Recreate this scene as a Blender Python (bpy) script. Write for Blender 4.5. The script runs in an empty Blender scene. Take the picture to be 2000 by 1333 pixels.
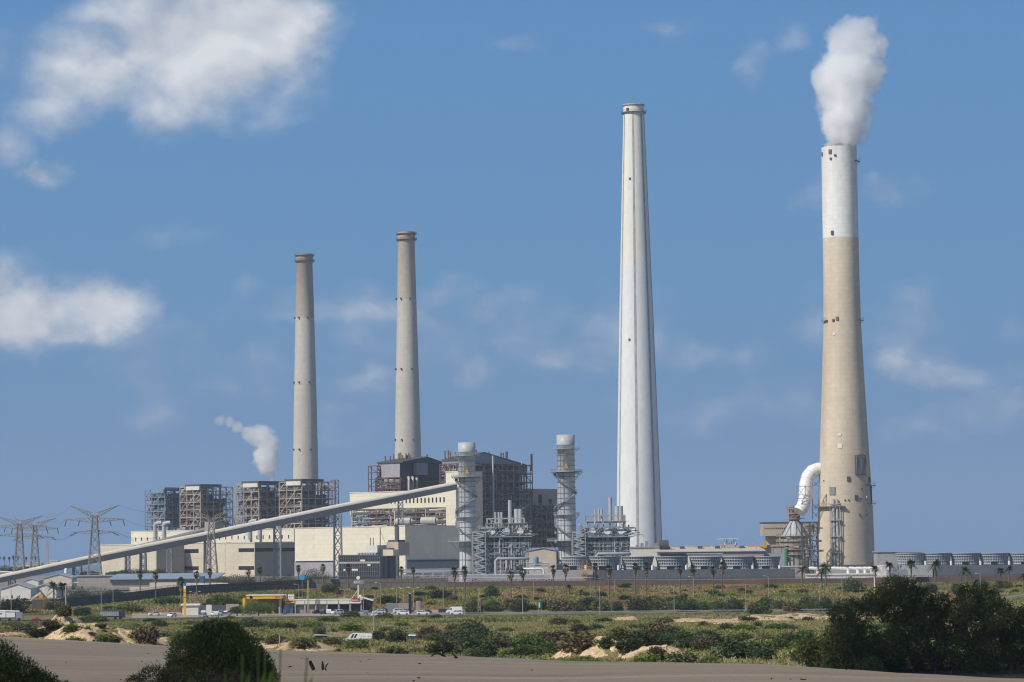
import bpy, math, random
import numpy as np
from mathutils import Vector, Matrix

SC = bpy.context.scene
COL = SC.collection
R = math.radians
rng = random.Random(7)

# ------------------------------------------------------------------ camera model
CAMZ, FPX, ROLL = 20.0, 6000.0, R(0.6)
TH = math.atan(420.9 / FPX * math.cos(ROLL))
_f = Vector((0, math.cos(TH), math.sin(TH))); _r0 = Vector((1, 0, 0)); _u0 = Vector((0, -math.sin(TH), math.cos(TH)))
_r = _r0 * math.cos(ROLL) - _u0 * math.sin(ROLL)
_u = _u0 * math.cos(ROLL) + _r0 * math.sin(ROLL)
CAM = Vector((0, 0, CAMZ))
def ray(px, py): return _f + _r * ((px - 1000) / FPX) + _u * ((666.5 - py) / FPX)
def W(px, py, D):
    d = ray(px, py); return CAM + d * (D / d.y)
def X(px, D, py=1085): return W(px, py, D).x
def Z(px, py, D): return W(px, py, D).z
cam_d = bpy.data.cameras.new('camera'); cam = bpy.data.objects.new('camera', cam_d); COL.objects.link(cam)
cam_d.sensor_width = 36; cam_d.lens = 108; cam_d.clip_start = .5; cam_d.clip_end = 60000
cam.matrix_world = Matrix(((_r.x, _u.x, -_f.x, 0), (_r.y, _u.y, -_f.y, 0), (_r.z, _u.z, -_f.z, CAMZ), (0, 0, 0, 1)))
cam_d.dof.use_dof = True; cam_d.dof.focus_distance = 1300; cam_d.dof.aperture_fstop = 4.5
SC.camera = cam

# ------------------------------------------------------------------ mesh builder
class MB:
    def __init__(s): s.v = []; s.f = []; s.sm = []
    def add(s, vs, fs, smooth=False):
        o = len(s.v); s.v += [tuple(p) for p in vs]
        for f in fs: s.f.append(tuple(i + o for i in f)); s.sm.append(smooth)
    def hexa(s, b, t):
        s.add(list(b) + list(t), [(3, 2, 1, 0), (4, 5, 6, 7), (0, 1, 5, 4), (1, 2, 6, 5), (2, 3, 7, 6), (3, 0, 4, 7)])
    def box(s, x0, x1, y0, y1, z0, z1):
        b = [(x0, y0, z0), (x1, y0, z0), (x1, y1, z0), (x0, y1, z0)]
        s.hexa(b, [(p[0], p[1], z1) for p in b])
    def fbox(s, F, a0, a1, b0, b1, z0, z1, z1b=None):
        b = [F.pt(a1, b0, z0), F.pt(a0, b0, z0), F.pt(a0, b1, z0), F.pt(a1, b1, z0)]
        z1b = z1 if z1b is None else z1b
        t = [F.pt(a1, b0, z1), F.pt(a0, b0, z1), F.pt(a0, b1, z1b), F.pt(a1, b1, z1b)]
        s.hexa(b, t)
    def beam(s, p, q, w, h=None):
        p = Vector(p); q = Vector(q); d = q - p
        if d.length < 1e-6: return
        d.normalize(); h = h or w
        u = Vector((0, 0, 1)) if abs(d.z) < .95 else Vector((0, 1, 0))
        x = d.cross(u).normalized() * (w / 2); y = x.cross(d).normalized() * (h / 2)
        s.hexa([p - x - y, p + x - y, p + x + y, p - x + y], [q - x - y, q + x - y, q + x + y, q - x + y])
    def pipe(s, path, r, n=8, r2=None, cap=True):
        path = [Vector(p) for p in path]; m = len(path); rings = []
        prev = None
        for i, p in enumerate(path):
            t = (path[min(i + 1, m - 1)] - path[max(i - 1, 0)])
            if t.length < 1e-9: t = Vector((0, 0, 1))
            t.normalize()
            if prev is None:
                u = Vector((0, 0, 1)) if abs(t.z) < .9 else Vector((1, 0, 0))
                x = t.cross(u).normalized()
            else:
                x = (prev - t * prev.dot(t)).normalized()
            prev = x; y = t.cross(x)
            rr = r if r2 is None else r + (r2 - r) * i / max(1, m - 1)
            rings.append([p + (x * math.cos(2 * math.pi * k / n) + y * math.sin(2 * math.pi * k / n)) * rr for k in range(n)])
        vs = [v for g in rings for v in g]; fs = []
        for i in range(m - 1):
            for k in range(n):
                a = i * n + k; b = i * n + (k + 1) % n
                fs.append((a, b, b + n, a + n))
        s.add(vs, fs, True)
        if cap:
            s.add(rings[0], [tuple(range(n))[::-1]]); s.add(rings[-1], [tuple(range(n))])
    def lathe(s, c, prof, n=32, a0=0, a1=2 * math.pi, smooth=True):
        c = Vector(c); full = abs(a1 - a0 - 2 * math.pi) < 1e-6
        k = n if full else n + 1; vs = []
        for (r, z) in prof:
            for i in range(k):
                t = a0 + (a1 - a0) * i / n
                vs.append((c.x + r * math.cos(t), c.y + r * math.sin(t), c.z + z))
        fs = []
        for j in range(len(prof) - 1):
            for i in range(n):
                a = j * k + i; b = j * k + (i + 1) % k
                fs.append((a, b, b + k, a + k))
        s.add(vs, fs, smooth)
    def disc(s, c, r, n=24, up=True):
        c = Vector(c); s.add([(c.x + r * math.cos(2 * math.pi * i / n), c.y + r * math.sin(2 * math.pi * i / n), c.z) for i in range(n)], [tuple(range(n))])
    def sphere(s, c, r, n=12, m=8, sx=1, sy=1, sz=1):
        c = Vector(c); vs = []; fs = []
        for j in range(m + 1):
            t = math.pi * j / m
            for i in range(n):
                p = 2 * math.pi * i / n
                vs.append((c.x + r * sx * math.sin(t) * math.cos(p), c.y + r * sy * math.sin(t) * math.sin(p), c.z + r * sz * math.cos(t)))
        for j in range(m):
            for i in range(n):
                fs.append((j * n + i, (j + 1) * n + i, (j + 1) * n + (i + 1) % n, j * n + (i + 1) % n))
        s.add(vs, fs, True)
    def prism(s, pts, off):
        n = len(pts); off = Vector(off); q = [Vector(p) for p in pts]
        s.add(q + [p + off for p in q], [tuple(range(n))[::-1], tuple(range(n, 2 * n))] + [(i, (i + 1) % n, (i + 1) % n + n, i + n) for i in range(n)])
    def grid(s, pts, nu, nv, smooth=True):
        s.add(pts, [(j * nu + i, j * nu + i + 1, (j + 1) * nu + i + 1, (j + 1) * nu + i) for j in range(nv - 1) for i in range(nu - 1)], smooth)
    def mesh(s, name, org=(0, 0, 0)):
        me = bpy.data.meshes.new(name); o = Vector(org)
        me.from_pydata([(p[0] - o.x, p[1] - o.y, p[2] - o.z) for p in s.v], [], s.f)
        me.polygons.foreach_set('use_smooth', s.sm); me.update(); return me

def npmesh(name, V, F, smooth=False):
    me = bpy.data.meshes.new(name); nf, k = F.shape
    me.vertices.add(len(V)); me.vertices.foreach_set('co', np.asarray(V, dtype=np.float32).ravel())
    me.loops.add(nf * k); me.loops.foreach_set('vertex_index', F.astype(np.int32).ravel())
    me.polygons.add(nf); me.polygons.foreach_set('loop_start', np.arange(0, nf * k, k, dtype=np.int32))
    me.polygons.foreach_set('use_smooth', np.full(nf, smooth, dtype=bool))
    me.update(calc_edges=True); return me

def thing(name, label, cat, loc=(0, 0, 0), group=None, rz=0):
    o = bpy.data.objects.new(name, None); COL.objects.link(o); o.location = loc; o.rotation_euler = (0, 0, rz)
    o['label'] = label; o['category'] = cat
    if group: o['group'] = group
    o.empty_display_size = .5
    return o
def worg(o):
    p = Vector((0, 0, 0))
    while o is not None: p += Vector(o.location); o = o.parent
    return p
def part(name, mb, mat, parent, label=None, local=False):
    me = mb if isinstance(mb, bpy.types.Mesh) else mb.mesh(name, (0, 0, 0) if local else worg(parent))
    o = bpy.data.objects.new(name, me); COL.objects.link(o); o.parent = parent
    if mat and not me.materials: me.materials.append(mat)
    if label: o['label'] = label
    return o
def solo(name, mb, mat, label, cat, loc=(0, 0, 0), group=None, kind=None, local=False):
    me = mb if isinstance(mb, bpy.types.Mesh) else mb.mesh(name, (0, 0, 0) if local else loc)
    o = bpy.data.objects.new(name, me); COL.objects.link(o); o.location = loc
    if mat and not me.materials: me.materials.append(mat)
    if label: o['label'] = label
    if cat: o['category'] = cat
    if group: o['group'] = group
    if kind: o['kind'] = kind
    return o
def dup(o, loc=None, rz=None, label=None, scale=None, parent=None):
    c = o.copy(); COL.objects.link(c)
    if parent is not None: c.parent = parent
    if loc is not None: c.location = loc
    if rz is not None: c.rotation_euler = (0, 0, rz)
    if scale is not None: c.scale = scale if hasattr(scale, '__len__') else (scale,) * 3
    if label: c['label'] = label
    for ch in list(o.children): dup(ch, parent=c)
    return c

class Frame:          # yawed building frame: nearest corner at column cx and depth D; a runs left and away, b runs right and away
    def __init__(s, cx, D, py=1085, yaw=40):
        s.cx, s.D = cx, D; s.c = W(cx, py, D); t = R(yaw)
        s.da = Vector((-math.cos(t), math.sin(t), 0)); s.db = Vector((math.sin(t), math.cos(t), 0))
    def pt(s, a, b, z): return Vector((s.c.x + a * s.da.x + b * s.db.x, s.c.y + a * s.da.y + b * s.db.y, z))
    def _t(s, px, d, o):
        k = X(px, 1000.0) / 1000.0
        return (k * o.y - o.x) / (d.x - k * d.y)
    def a(s, px, b=0): return s._t(px, s.da, s.pt(0, b, 0))
    def b(s, px, a=0): return s._t(px, s.db, s.pt(a, 0, 0))
    def z(s, py, px=None, a=0, b=0):
        p = s.pt(a, b, 0); return Z(s.cx if px is None else px, py, p.y)
    def loc(s, z): return (s.c.x, s.c.y, z)

# ------------------------------------------------------------------ materials
def _n(nt, t, **kw):
    n = nt.nodes.new(t)
    for k, v in kw.items():
        if k in n.inputs: n.inputs[k].default_value = v
        else: setattr(n, k, v)
    return n
def mat(name, col, rough=.75, metal=0.0, var=.18, scale=.15, stretch=None, tint=None, fine=.12, grid=None, cyl=None, bump=0, objrand=0, spec=.35, band=None, trans=0):
    m = bpy.data.materials.new(name); m.use_nodes = True; nt = m.node_tree; nt.nodes.clear(); L = nt.links.new
    out = _n(nt, 'ShaderNodeOutputMaterial'); bs = _n(nt, 'ShaderNodeBsdfPrincipled')
    bs.inputs['Roughness'].default_value = rough; bs.inputs['Metallic'].default_value = metal
    bs.inputs['Specular IOR Level'].default_value = spec
    tc = _n(nt, 'ShaderNodeTexCoord'); mp = _n(nt, 'ShaderNodeMapping')
    if stretch: mp.inputs['Scale'].default_value = stretch
    L(tc.outputs['Object'], mp.inputs['Vector'])
    n1 = _n(nt, 'ShaderNodeTexNoise', Scale=scale, Detail=6.0, Roughness=.6); L(mp.outputs[0], n1.inputs['Vector'])
    n2 = _n(nt, 'ShaderNodeTexNoise', Scale=scale * 9, Detail=4.0, Roughness=.65); L(tc.outputs['Object'], n2.inputs['Vector'])
    tint = tint or tuple(c * .6 for c in col)
    mr = _n(nt, 'ShaderNodeMapRange'); mr.inputs[1].default_value = .35; mr.inputs[2].default_value = .7
    mr.inputs[4].default_value = min(1, var * 3); L(n1.outputs[0], mr.inputs[0])
    mx = _n(nt, 'ShaderNodeMix', data_type='RGBA'); mx.inputs[6].default_value = (*col, 1); mx.inputs[7].default_value = (*tint, 1)
    L(mr.outputs[0], mx.inputs[0]); c = mx.outputs[2]
    hv = _n(nt, 'ShaderNodeHueSaturation')
    ma = _n(nt, 'ShaderNodeMapRange'); ma.inputs[1].default_value = .3; ma.inputs[2].default_value = .7
    ma.inputs[3].default_value = 1 - fine; ma.inputs[4].default_value = 1 + fine
    L(n2.outputs[0], ma.inputs[0]); L(ma.outputs[0], hv.inputs['Value']); L(c, hv.inputs['Color']); c = hv.outputs[0]
    if objrand:
        oi = _n(nt, 'ShaderNodeObjectInfo'); h2 = _n(nt, 'ShaderNodeHueSaturation')
        a = _n(nt, 'ShaderNodeMapRange'); a.inputs[3].default_value = 1 - objrand; a.inputs[4].default_value = 1 + objrand
        b = _n(nt, 'ShaderNodeMapRange'); b.inputs[3].default_value = .5 - objrand * .06; b.inputs[4].default_value = .5 + objrand * .06
        L(oi.outputs['Random'], a.inputs[0]); L(oi.outputs['Random'], b.inputs[0])
        L(a.outputs[0], h2.inputs['Value']); L(b.outputs[0], h2.inputs['Hue']); L(c, h2.inputs['Color']); c = h2.outputs[0]
    sx = None
    if cyl or band:
        sx = _n(nt, 'ShaderNodeSeparateXYZ'); L(tc.outputs['Object'], sx.inputs[0])
    if band:          # second coat of paint above / below a height: [(z, colour), ...] lowest first
        for (zz, cc) in band:
            gt = _n(nt, 'ShaderNodeMath', operation='GREATER_THAN'); L(sx.outputs[2], gt.inputs[0]); gt.inputs[1].default_value = zz
            m2 = _n(nt, 'ShaderNodeMix', data_type='RGBA', blend_type='MULTIPLY'); L(gt.outputs[0], m2.inputs[0]); L(c, m2.inputs[6]); m2.inputs[7].default_value = (*cc, 1)
            c = m2.outputs[2]
    if cyl or grid:
        br = _n(nt, 'ShaderNodeTexBrick'); br.offset = 0.0 if cyl else 0.5
        if cyl:
            r_, w_, h_, dark = cyl
            at = _n(nt, 'ShaderNodeMath', operation='ARCTAN2'); L(sx.outputs[1], at.inputs[0]); L(sx.outputs[0], at.inputs[1])
            mu = _n(nt, 'ShaderNodeMath', operation='MULTIPLY'); L(at.outputs[0], mu.inputs[0]); mu.inputs[1].default_value = r_
            cb = _n(nt, 'ShaderNodeCombineXYZ'); L(mu.outputs[0], cb.inputs[0]); L(sx.outputs[2], cb.inputs[1]); L(cb.outputs[0], br.inputs['Vector'])
        else:
            w_, h_, dark = grid
            s3 = _n(nt, 'ShaderNodeSeparateXYZ'); L(tc.outputs['Object'], s3.inputs[0])
            ad = _n(nt, 'ShaderNodeMath', operation='ADD'); L(s3.outputs[0], ad.inputs[0]); L(s3.outputs[1], ad.inputs[1])
            cb = _n(nt, 'ShaderNodeCombineXYZ'); L(ad.outputs[0], cb.inputs[0]); L(s3.outputs[2], cb.inputs[1]); L(cb.outputs[0], br.inputs['Vector'])
        br.inputs['Scale'].default_value = 1; br.inputs['Brick Width'].default_value = w_; br.inputs['Row Height'].default_value = h_
        br.inputs['Mortar Size'].default_value = min(w_, h_) * .06; br.inputs['Color1'].default_value = (1, 1, 1, 1); br.inputs['Color2'].default_value = (.93, .93, .93, 1)
        br.inputs['Mortar'].default_value = (dark, dark, dark, 1)
        m3 = _n(nt, 'ShaderNodeMix', data_type='RGBA', blend_type='MULTIPLY'); m3.inputs[0].default_value = 1
        L(c, m3.inputs[6]); L(br.outputs[0], m3.inputs[7]); c = m3.outputs[2]
    L(c, bs.inputs['Base Color'])
    if bump:
        bp = _n(nt, 'ShaderNodeBump', Strength=.6, Distance=bump); L(n2.outputs[0], bp.inputs['Height']); L(bp.outputs[0], bs.inputs['Normal'])
    sh = bs.outputs[0]
    if trans:
        tr = _n(nt, 'ShaderNodeBsdfTranslucent'); L(c, tr.inputs[0]); ms = _n(nt, 'ShaderNodeMixShader'); ms.inputs[0].default_value = trans
        L(sh, ms.inputs[1]); L(tr.outputs[0], ms.inputs[2]); sh = ms.outputs[0]
    L(sh, out.inputs[0]); return m

M = {}
M['cream'] = mat('cream cladding', (.80, .74, .58), .6, var=.08, scale=.05, grid=(6, 3.0, .88), fine=.05)
M['cream2'] = mat('cream cladding weathered', (.66, .58, .45), .7, var=.14, scale=.06, stretch=(1, 1, .3), grid=(5, 2.4, .9), fine=.05)
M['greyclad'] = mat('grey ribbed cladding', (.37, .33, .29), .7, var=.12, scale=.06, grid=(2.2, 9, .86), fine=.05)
M['shadeclad'] = mat('shaded cream ribbed cladding', (.80, .71, .55), .7, var=.1, scale=.05, grid=(1.8, 14, .88), fine=.04)  # same cream cladding as seen in shade, that tone put into the colour
M['mauve'] = mat('mauve cladding', (.40, .37, .40), .6, var=.12, scale=.07, grid=(3, 8, .9))
M['bluegrey'] = mat('blue grey cladding', (.25, .275, .305), .6, var=.15, scale=.07, grid=(3, 8, .9))
M['darkgrey'] = mat('dark grey sheet', (.09, .095, .105), .7, var=.25, scale=.12)
M['casing'] = mat('boiler casing', (.06, .054, .052), .8, var=.4, scale=.12, tint=(.16, .12, .09))
M['casingb'] = mat('brown boiler casing', (.15, .12, .095), .85, var=.4, scale=.12, tint=(.08, .065, .055))
M['galv'] = mat('galvanised steel', (.40, .415, .43), .5, 0, var=.2, scale=.2)
M['galvd'] = mat('dull galvanised steel', (.28, .295, .315), .6, 0, var=.25, scale=.2)
M['shell'] = mat('steel stack shell', (.62, .63, .63), .5, var=.22, scale=.12, stretch=(1, 1, .5))
M['silver'] = mat('aluminium jacket', (.48, .495, .50), .45, 0, var=.18, scale=.15, stretch=(1, 1, .4))
M['tan'] = mat('tan painted steel', (.50, .43, .33), .7, var=.3, scale=.15, tint=(.25, .16, .1))
M['brownst'] = mat('brown weathered steel', (.25, .18, .14), .8, var=.35, scale=.15, tint=(.14, .07, .05))
M['blue'] = mat('blue painted steel', (.15, .28, .42), .6, var=.25, scale=.15, tint=(.2, .25, .28))
M['red'] = mat('red oxide steel', (.19, .085, .065), .7, var=.3, scale=.15, tint=(.15, .06, .05))
M['orange'] = mat('safety orange steel', (.62, .33, .07), .6, var=.2, scale=.3)
M['white'] = mat('white painted metal', (.82, .81, .78), .5, var=.07, scale=.12, tint=(.66, .62, .55))
M['offwhite'] = mat('off white render', (.72, .69, .62), .75, var=.15, scale=.1)
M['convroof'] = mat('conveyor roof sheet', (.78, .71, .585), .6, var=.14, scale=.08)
M['convside'] = mat('conveyor side sheet', (.275, .25, .215), .7, var=.14, scale=.05, stretch=(1, 1, .4), fine=.05)  # darker than the roof sheet: shade of the side walls put into the colour
M['concrete'] = mat('bare concrete', (.40, .37, .33), .85, var=.2, scale=.12)
M['beige'] = mat('beige concrete', (.52, .43, .33), .85, var=.18, scale=.08, stretch=(1, 1, .35), grid=(4, 2.5, .93))
M['pipew'] = mat('light pipe lagging', (.55, .52, .45), .55, .15, var=.25, scale=.3)
M['pipeg'] = mat('grey pipe', (.30, .31, .31), .5, .3, var=.25, scale=.3)
M['dark'] = mat('dark opening', (.02, .022, .026), .5, var=.2, scale=.4)
M['glass'] = mat('dark glazing', (.03, .032, .042), .12, var=.1, scale=.3, spec=.5)
M['tower'] = mat('cooling tower slats', (.38, .40, .43), .7, var=.12, scale=.15)
M['towerwall'] = mat('cooling tower basin wall', (.115, .125, .145), .75, var=.15, scale=.06, grid=(4, 20, .85))
M['wallgrey'] = mat('grey blockwork', (.38, .375, .37), .85, var=.2, scale=.15)
M['brownwall'] = mat('brown perimeter wall', (.15, .105, .088), .9, var=.25, scale=.08, grid=(3, 5, .85))
M['fence'] = mat('dark wire fence', (.17, .145, .12), .8, var=.2, scale=.1, grid=(3, 4, .6))
M['lattice'] = mat('weathered lattice steel', (.46, .42, .36), .65, .1, var=.3, scale=.15, tint=(.25, .22, .19))
M['pylon'] = mat('pylon steel', (.30, .265, .22), .7, var=.3, scale=.15, tint=(.17, .15, .13))
M['dullroof'] = mat('dull pale roof', (.56, .53, .47), .7, var=.2, scale=.08)
M['wire'] = mat('cable', (.06, .06, .065), .6)
M['yellow'] = mat('yellow sign panel', (.78, .42, .03), .5, var=.05)
M['redsign'] = mat('red sign', (.40, .03, .025), .5, var=.05)
M['bluesign'] = mat('bright blue sign', (.03, .30, .62), .5, var=.08)
M['tealdark'] = mat('dull teal paint', (.05, .13, .19), .6, var=.1)
M['teal'] = mat('green road sign', (.01, .14, .11), .5, var=.08)
M['roofblue'] = mat('blue grey roof sheet', (.30, .36, .42), .5, var=.12, scale=.05, grid=(2, 30, .9))
M['asphalt'] = mat('asphalt', (.09, .085, .08), .9, var=.2, scale=.05)
M['carw'] = mat('white car paint', (.75, .76, .78), .3, var=.02, spec=.5)
M['carg'] = mat('silver car paint', (.33, .35, .37), .3, .3, var=.02, spec=.5)
M['card'] = mat('dark car paint', (.04, .042, .055), .3, var=.02, spec=.5)
M['tyre'] = mat('tyre rubber', (.02, .02, .02), .85)
M['rim'] = mat('wheel rim', (.4, .4, .42), .4, .5)
M['bark'] = mat('bark', (.16, .12, .09), .95, var=.3, scale=2, fine=.25)
M['wood'] = mat('charred driftwood', (.035, .028, .026), .95, var=.4, scale=3, fine=.3)
M['palmtrunk'] = mat('palm trunk', (.17, .14, .11), .95, var=.3, scale=.6)
M['palmskirt'] = mat('dead palm fronds', (.30, .21, .12), .9, var=.3, scale=1)
M['palm'] = mat('palm fronds', (.075, .095, .04), .7, var=.3, scale=.8, objrand=.25)
M['sandsh'] = mat('pale dune sand', (.45, .375, .30), .95, var=.12, scale=.03, stretch=(.35, 2.2, 1), fine=.05, tint=(.33, .28, .225))
M['leaf_green'] = mat('green foliage', (.095, .145, .028), .75, var=.3, scale=.5, tint=(.10, .115, .035), objrand=.25, trans=.2)
M['leaf_dark'] = mat('dark green foliage', (.062, .088, .028), .75, var=.3, scale=.5, tint=(.055, .07, .03), objrand=.25, trans=.15)
M['leaf_brown'] = mat('dry brown foliage', (.145, .095, .055), .85, var=.35, scale=.5, tint=(.08, .08, .035), objrand=.25, trans=.1)
M['leaf_olive'] = mat('olive foliage', (.155, .15, .055), .8, var=.3, scale=.5, tint=(.07, .085, .03), objrand=.25, trans=.15)
M['leaf_lime'] = mat('lime foliage', (.13, .19, .024), .75, var=.2, scale=.5, objrand=.2, trans=.2)
M['leaf_low'] = mat('low shrub foliage', (.04, .045, .02), .8, var=.35, scale=.9, tint=(.08, .06, .03), fine=.3)
M['leaf_magenta'] = mat('magenta blossom', (.45, .03, .10), .7, var=.2, scale=.5)
M['leaf_fg'] = mat('foreground dark foliage', (.032, .060, .015), .75, var=.35, scale=.9, tint=(.075, .095, .024), fine=.35, trans=.2)
M['leaf_fgtree'] = mat('grove foliage', (.068, .098, .022), .75, var=.45, scale=.3, tint=(.17, .165, .04), fine=.35, trans=.12)
# ------------------------------------------------------------------ terrain
def _hash(i, j, s):
    n = (i * 374761393 + j * 668265263 + s * 69069) & 0x7fffffff
    n = ((n ^ (n >> 13)) * 1274126177) & 0x7fffffff
    return ((n ^ (n >> 16)) & 0xffff) / 65535.0
def vn(x, y, s=0):
    x = np.asarray(x, float); y = np.asarray(y, float)
    i = np.floor(x).astype(np.int64); j = np.floor(y).astype(np.int64); u = x - i; v = y - j
    u = u * u * (3 - 2 * u); v = v * v * (3 - 2 * v)
    a = _hash(i, j, s); b = _hash(i + 1, j, s); c = _hash(i, j + 1, s); d = _hash(i + 1, j + 1, s)
    return (a * (1 - u) + b * u) * (1 - v) + (c * (1 - u) + d * u) * v
def fbm(x, y, s=0, o=4):
    t = 0; a = .5
    for k in range(o): t = t + a * vn(x * 2 ** k, y * 2 ** k, s + k); a *= .5
    return t / (1 - .5 ** o)
def ss(a, b, x):
    t = np.clip((np.asarray(x, float) - a) / (b - a), 0, 1); return t * t * (3 - 2 * t)

_cp = np.array([-600, 0, 330, 600, 900, 1110, 1300, 1500, 1650, 2000, 2600.])
_cy = np.array([1215, 1243, 1262, 1272, 1282, 1296, 1299, 1305, 1318, 1346, 1360.])
_cz = np.array([Z(a, b, 350) for a, b in zip(_cp, _cy)])
def dune_z(x, y):
    x = np.asarray(x, float); y = np.asarray(y, float)
    px = 1000 + 6000 * x / np.maximum(y, 120.)
    zc = np.interp(px, _cp, _cz)
    near = np.interp(y, [-200, 0, 60, 170], [18.6, 18.3, 16.3, 12.7])
    t = np.clip((y - 170) / 180, 0, 1); mid = 12.7 * (1 - t) + zc * t + 0.7 * np.sin(t * math.pi) * np.sin(x * .03 + 1)
    z = np.where(y < 170, near, mid)
    t2 = np.clip((y - 350) / 55, 0, 1); z = np.where(y > 350, zc - (zc - 1) * (t2 ** 1.3), z)
    return z + (fbm(x * .05, y * .02, 5, 3) - .5) * .5 * ss(30, 120, y) * (1 - ss(300, 345, y)) + (vn(x * .9 + y * .3, y * .25, 3) - .5) * .05
def wallD(px): return np.interp(px, [-200, 100, 250, 350, 600, 2600], [1185, 1200, 1250, 1290, 1340, 1340])
def wallZ(px): return np.interp(px, [-200, 100, 250, 350, 600, 2600], [.8, 1.3, 3.2, 5.2, 7.0, 7.0])
def yardZ(px): return np.interp(px, [-400, 150, 300, 600, 2600], [2.6, 3.0, 5.0, 7.2, 7.2])
MND = []
def mh(x, y):
    t = np.zeros(np.broadcast(np.asarray(x), np.asarray(y)).shape)
    for (cx, cy, rx, ry, h, seed) in MND:
        U, V = (np.asarray(x, float) - cx) / rx, (np.asarray(y, float) - cy) / ry; r0 = np.sqrt(U * U + V * V)
        if np.min(r0) > 1.7: continue
        an = np.arctan2(V, U); rr = r0 / (.62 + .75 * fbm(np.cos(an) * 1.6 + 5, np.sin(an) * 1.6 + 5, seed, 4))
        q = np.clip(1 - rr ** 1.8, 0, 1) * (.45 + 1.0 * fbm(U * 2.0 + 9, V * 2.0 + 9, seed + 3, 4))
        t = np.maximum(t, h * q + np.where(q > .02, (fbm(np.asarray(x) * .55, np.asarray(y) * .4, seed + 7, 3) - .5) * .55 * min(1, h / 2.5) * np.clip(q * 4, 0, 1), 0))
    return t
def gz(x, y):
    x = np.asarray(x, float); y = np.asarray(y, float)
    px = 1000 + 6000 * x / np.maximum(y, 200.)
    base = np.interp(y, [360, 450, 520, 600, 800, 1000, 1060, 1125, 1140], [4.2, 5, 3.8, 2.6, .8, -.2, -.3, -.1, .1])
    base = base + np.interp(px, [-400, 0, 250, 500], [3.2, 3.0, 1.8, 0]) * np.interp(y, [400, 480, 800, 1000], [1, 1, .4, 0])
    base = base + 5.5 * ss(1780, 2080, px) * ss(700, 900, y)
    base = base + (fbm(x * .02, y * .012, 11, 4) - .5) * 2.6 * ss(380, 460, y) * (1 - ss(900, 1045, y))
    wd, wz = wallD(px), wallZ(px)
    t = np.clip((y - 1140) / (wd - 6 - 1140), 0, 1)
    e = np.where(px < 300, t * t * (3 - 2 * t), t ** .85)
    emb = base + (wz - base) * e + (fbm(x * .03, y * .02, 23, 4) - .5) * 2.2 * np.sin(np.clip(t, 0, 1) * math.pi)
    yd = wz + (yardZ(px) - wz) * np.clip((y - wd) / 60, 0, 1)
    base = base + .75 * ss(1590, 1660, px) * ss(355, 366, y) * (1 - ss(405, 450, y))
    base = base + mh(x, y)
    return np.where(y < 1140, base, np.where(y < wd - 6, emb, np.where(y < wd, wz, yd)))
def g1(x, y): return float(dune_z(x, y)) if y < 352 else float(gz(x, y))
def hit(px, py, d0=60, d1=1500):
    """where the sight line through a pixel meets the ground"""
    k = ray(px, py); k = k / k.y; ds = np.linspace(d0, d1, 1500)
    xs = k.x * ds; zs = CAMZ + k.z * ds
    g = np.where(ds < 352, dune_z(xs, ds), gz(xs, ds))
    w = np.nonzero(zs <= g)[0]; i = w[0] if len(w) else len(ds) - 1
    return Vector((xs[i], ds[i], float(g[i])))

def sheet(name, us, ds, fz, m, dz=0, kind='structure', label=None, cat=None):
    U, D = np.meshgrid(us, ds); Xs = U * np.maximum(D, 200.) if name != 'dune' else U
    Zs = fz(Xs, D) + dz; V = np.stack([Xs, D, Zs], -1).reshape(-1, 3); nu, nv = len(us), len(ds)
    i = np.arange((nv - 1) * nu).reshape(nv - 1, nu)[:, :-1].ravel()
    F = np.stack([i, i + 1, i + nu + 1, i + nu], -1)
    return solo(name, npmesh(name, V, F, True), m, label, cat, kind=kind)

def ground_mat(name, cols, ramp, scale=.02, bump=.3, streak=(1, 1, 1), fine=2.2):
    m = bpy.data.materials.new(name); m.use_nodes = True; nt = m.node_tree; nt.nodes.clear(); L = nt.links.new
    out = _n(nt, 'ShaderNodeOutputMaterial'); bs = _n(nt, 'ShaderNodeBsdfPrincipled'); bs.inputs['Roughness'].default_value = .95; bs.inputs['Specular IOR Level'].default_value = .1
    tc = _n(nt, 'ShaderNodeTexCoord'); mp = _n(nt, 'ShaderNodeMapping'); mp.inputs['Scale'].default_value = streak; L(tc.outputs['Object'], mp.inputs[0])
    n1 = _n(nt, 'ShaderNodeTexNoise', Scale=scale, Detail=8.0, Roughness=.68, Distortion=.6); L(mp.outputs[0], n1.inputs[0])
    n2 = _n(nt, 'ShaderNodeTexNoise', Scale=fine, Detail=4.0, Roughness=.7); L(tc.outputs['Object'], n2.inputs[0])
    cr = _n(nt, 'ShaderNodeValToRGB'); e = cr.color_ramp.elements
    while len(e) < len(cols): e.new(.5)
    for k, (p, c) in enumerate(zip(ramp, cols)): e[k].position = p; e[k].color = (*c, 1)
    L(n1.outputs[0], cr.inputs[0])
    hv = _n(nt, 'ShaderNodeHueSaturation'); mr = _n(nt, 'ShaderNodeMapRange'); mr.inputs[1].default_value = .3; mr.inputs[2].default_value = .7; mr.inputs[3].default_value = .6; mr.inputs[4].default_value = 1.4
    L(n2.outputs[0], mr.inputs[0]); L(mr.outputs[0], hv.inputs['Value']); L(cr.outputs[0], hv.inputs['Color']); L(hv.outputs[0], bs.inputs[0])
    bp = _n(nt, 'ShaderNodeBump', Strength=.7, Distance=bump); L(n2.outputs[0], bp.inputs['Height']); L(bp.outputs[0], bs.inputs['Normal'])
    L(bs.outputs[0], out.inputs[0]); return m
GR, OL, DRY, SAND, RED, DK = (.075, .095, .030), (.115, .115, .045), (.20, .165, .095), (.50, .39, .26), (.21, .105, .058), (.045, .055, .022)
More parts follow.
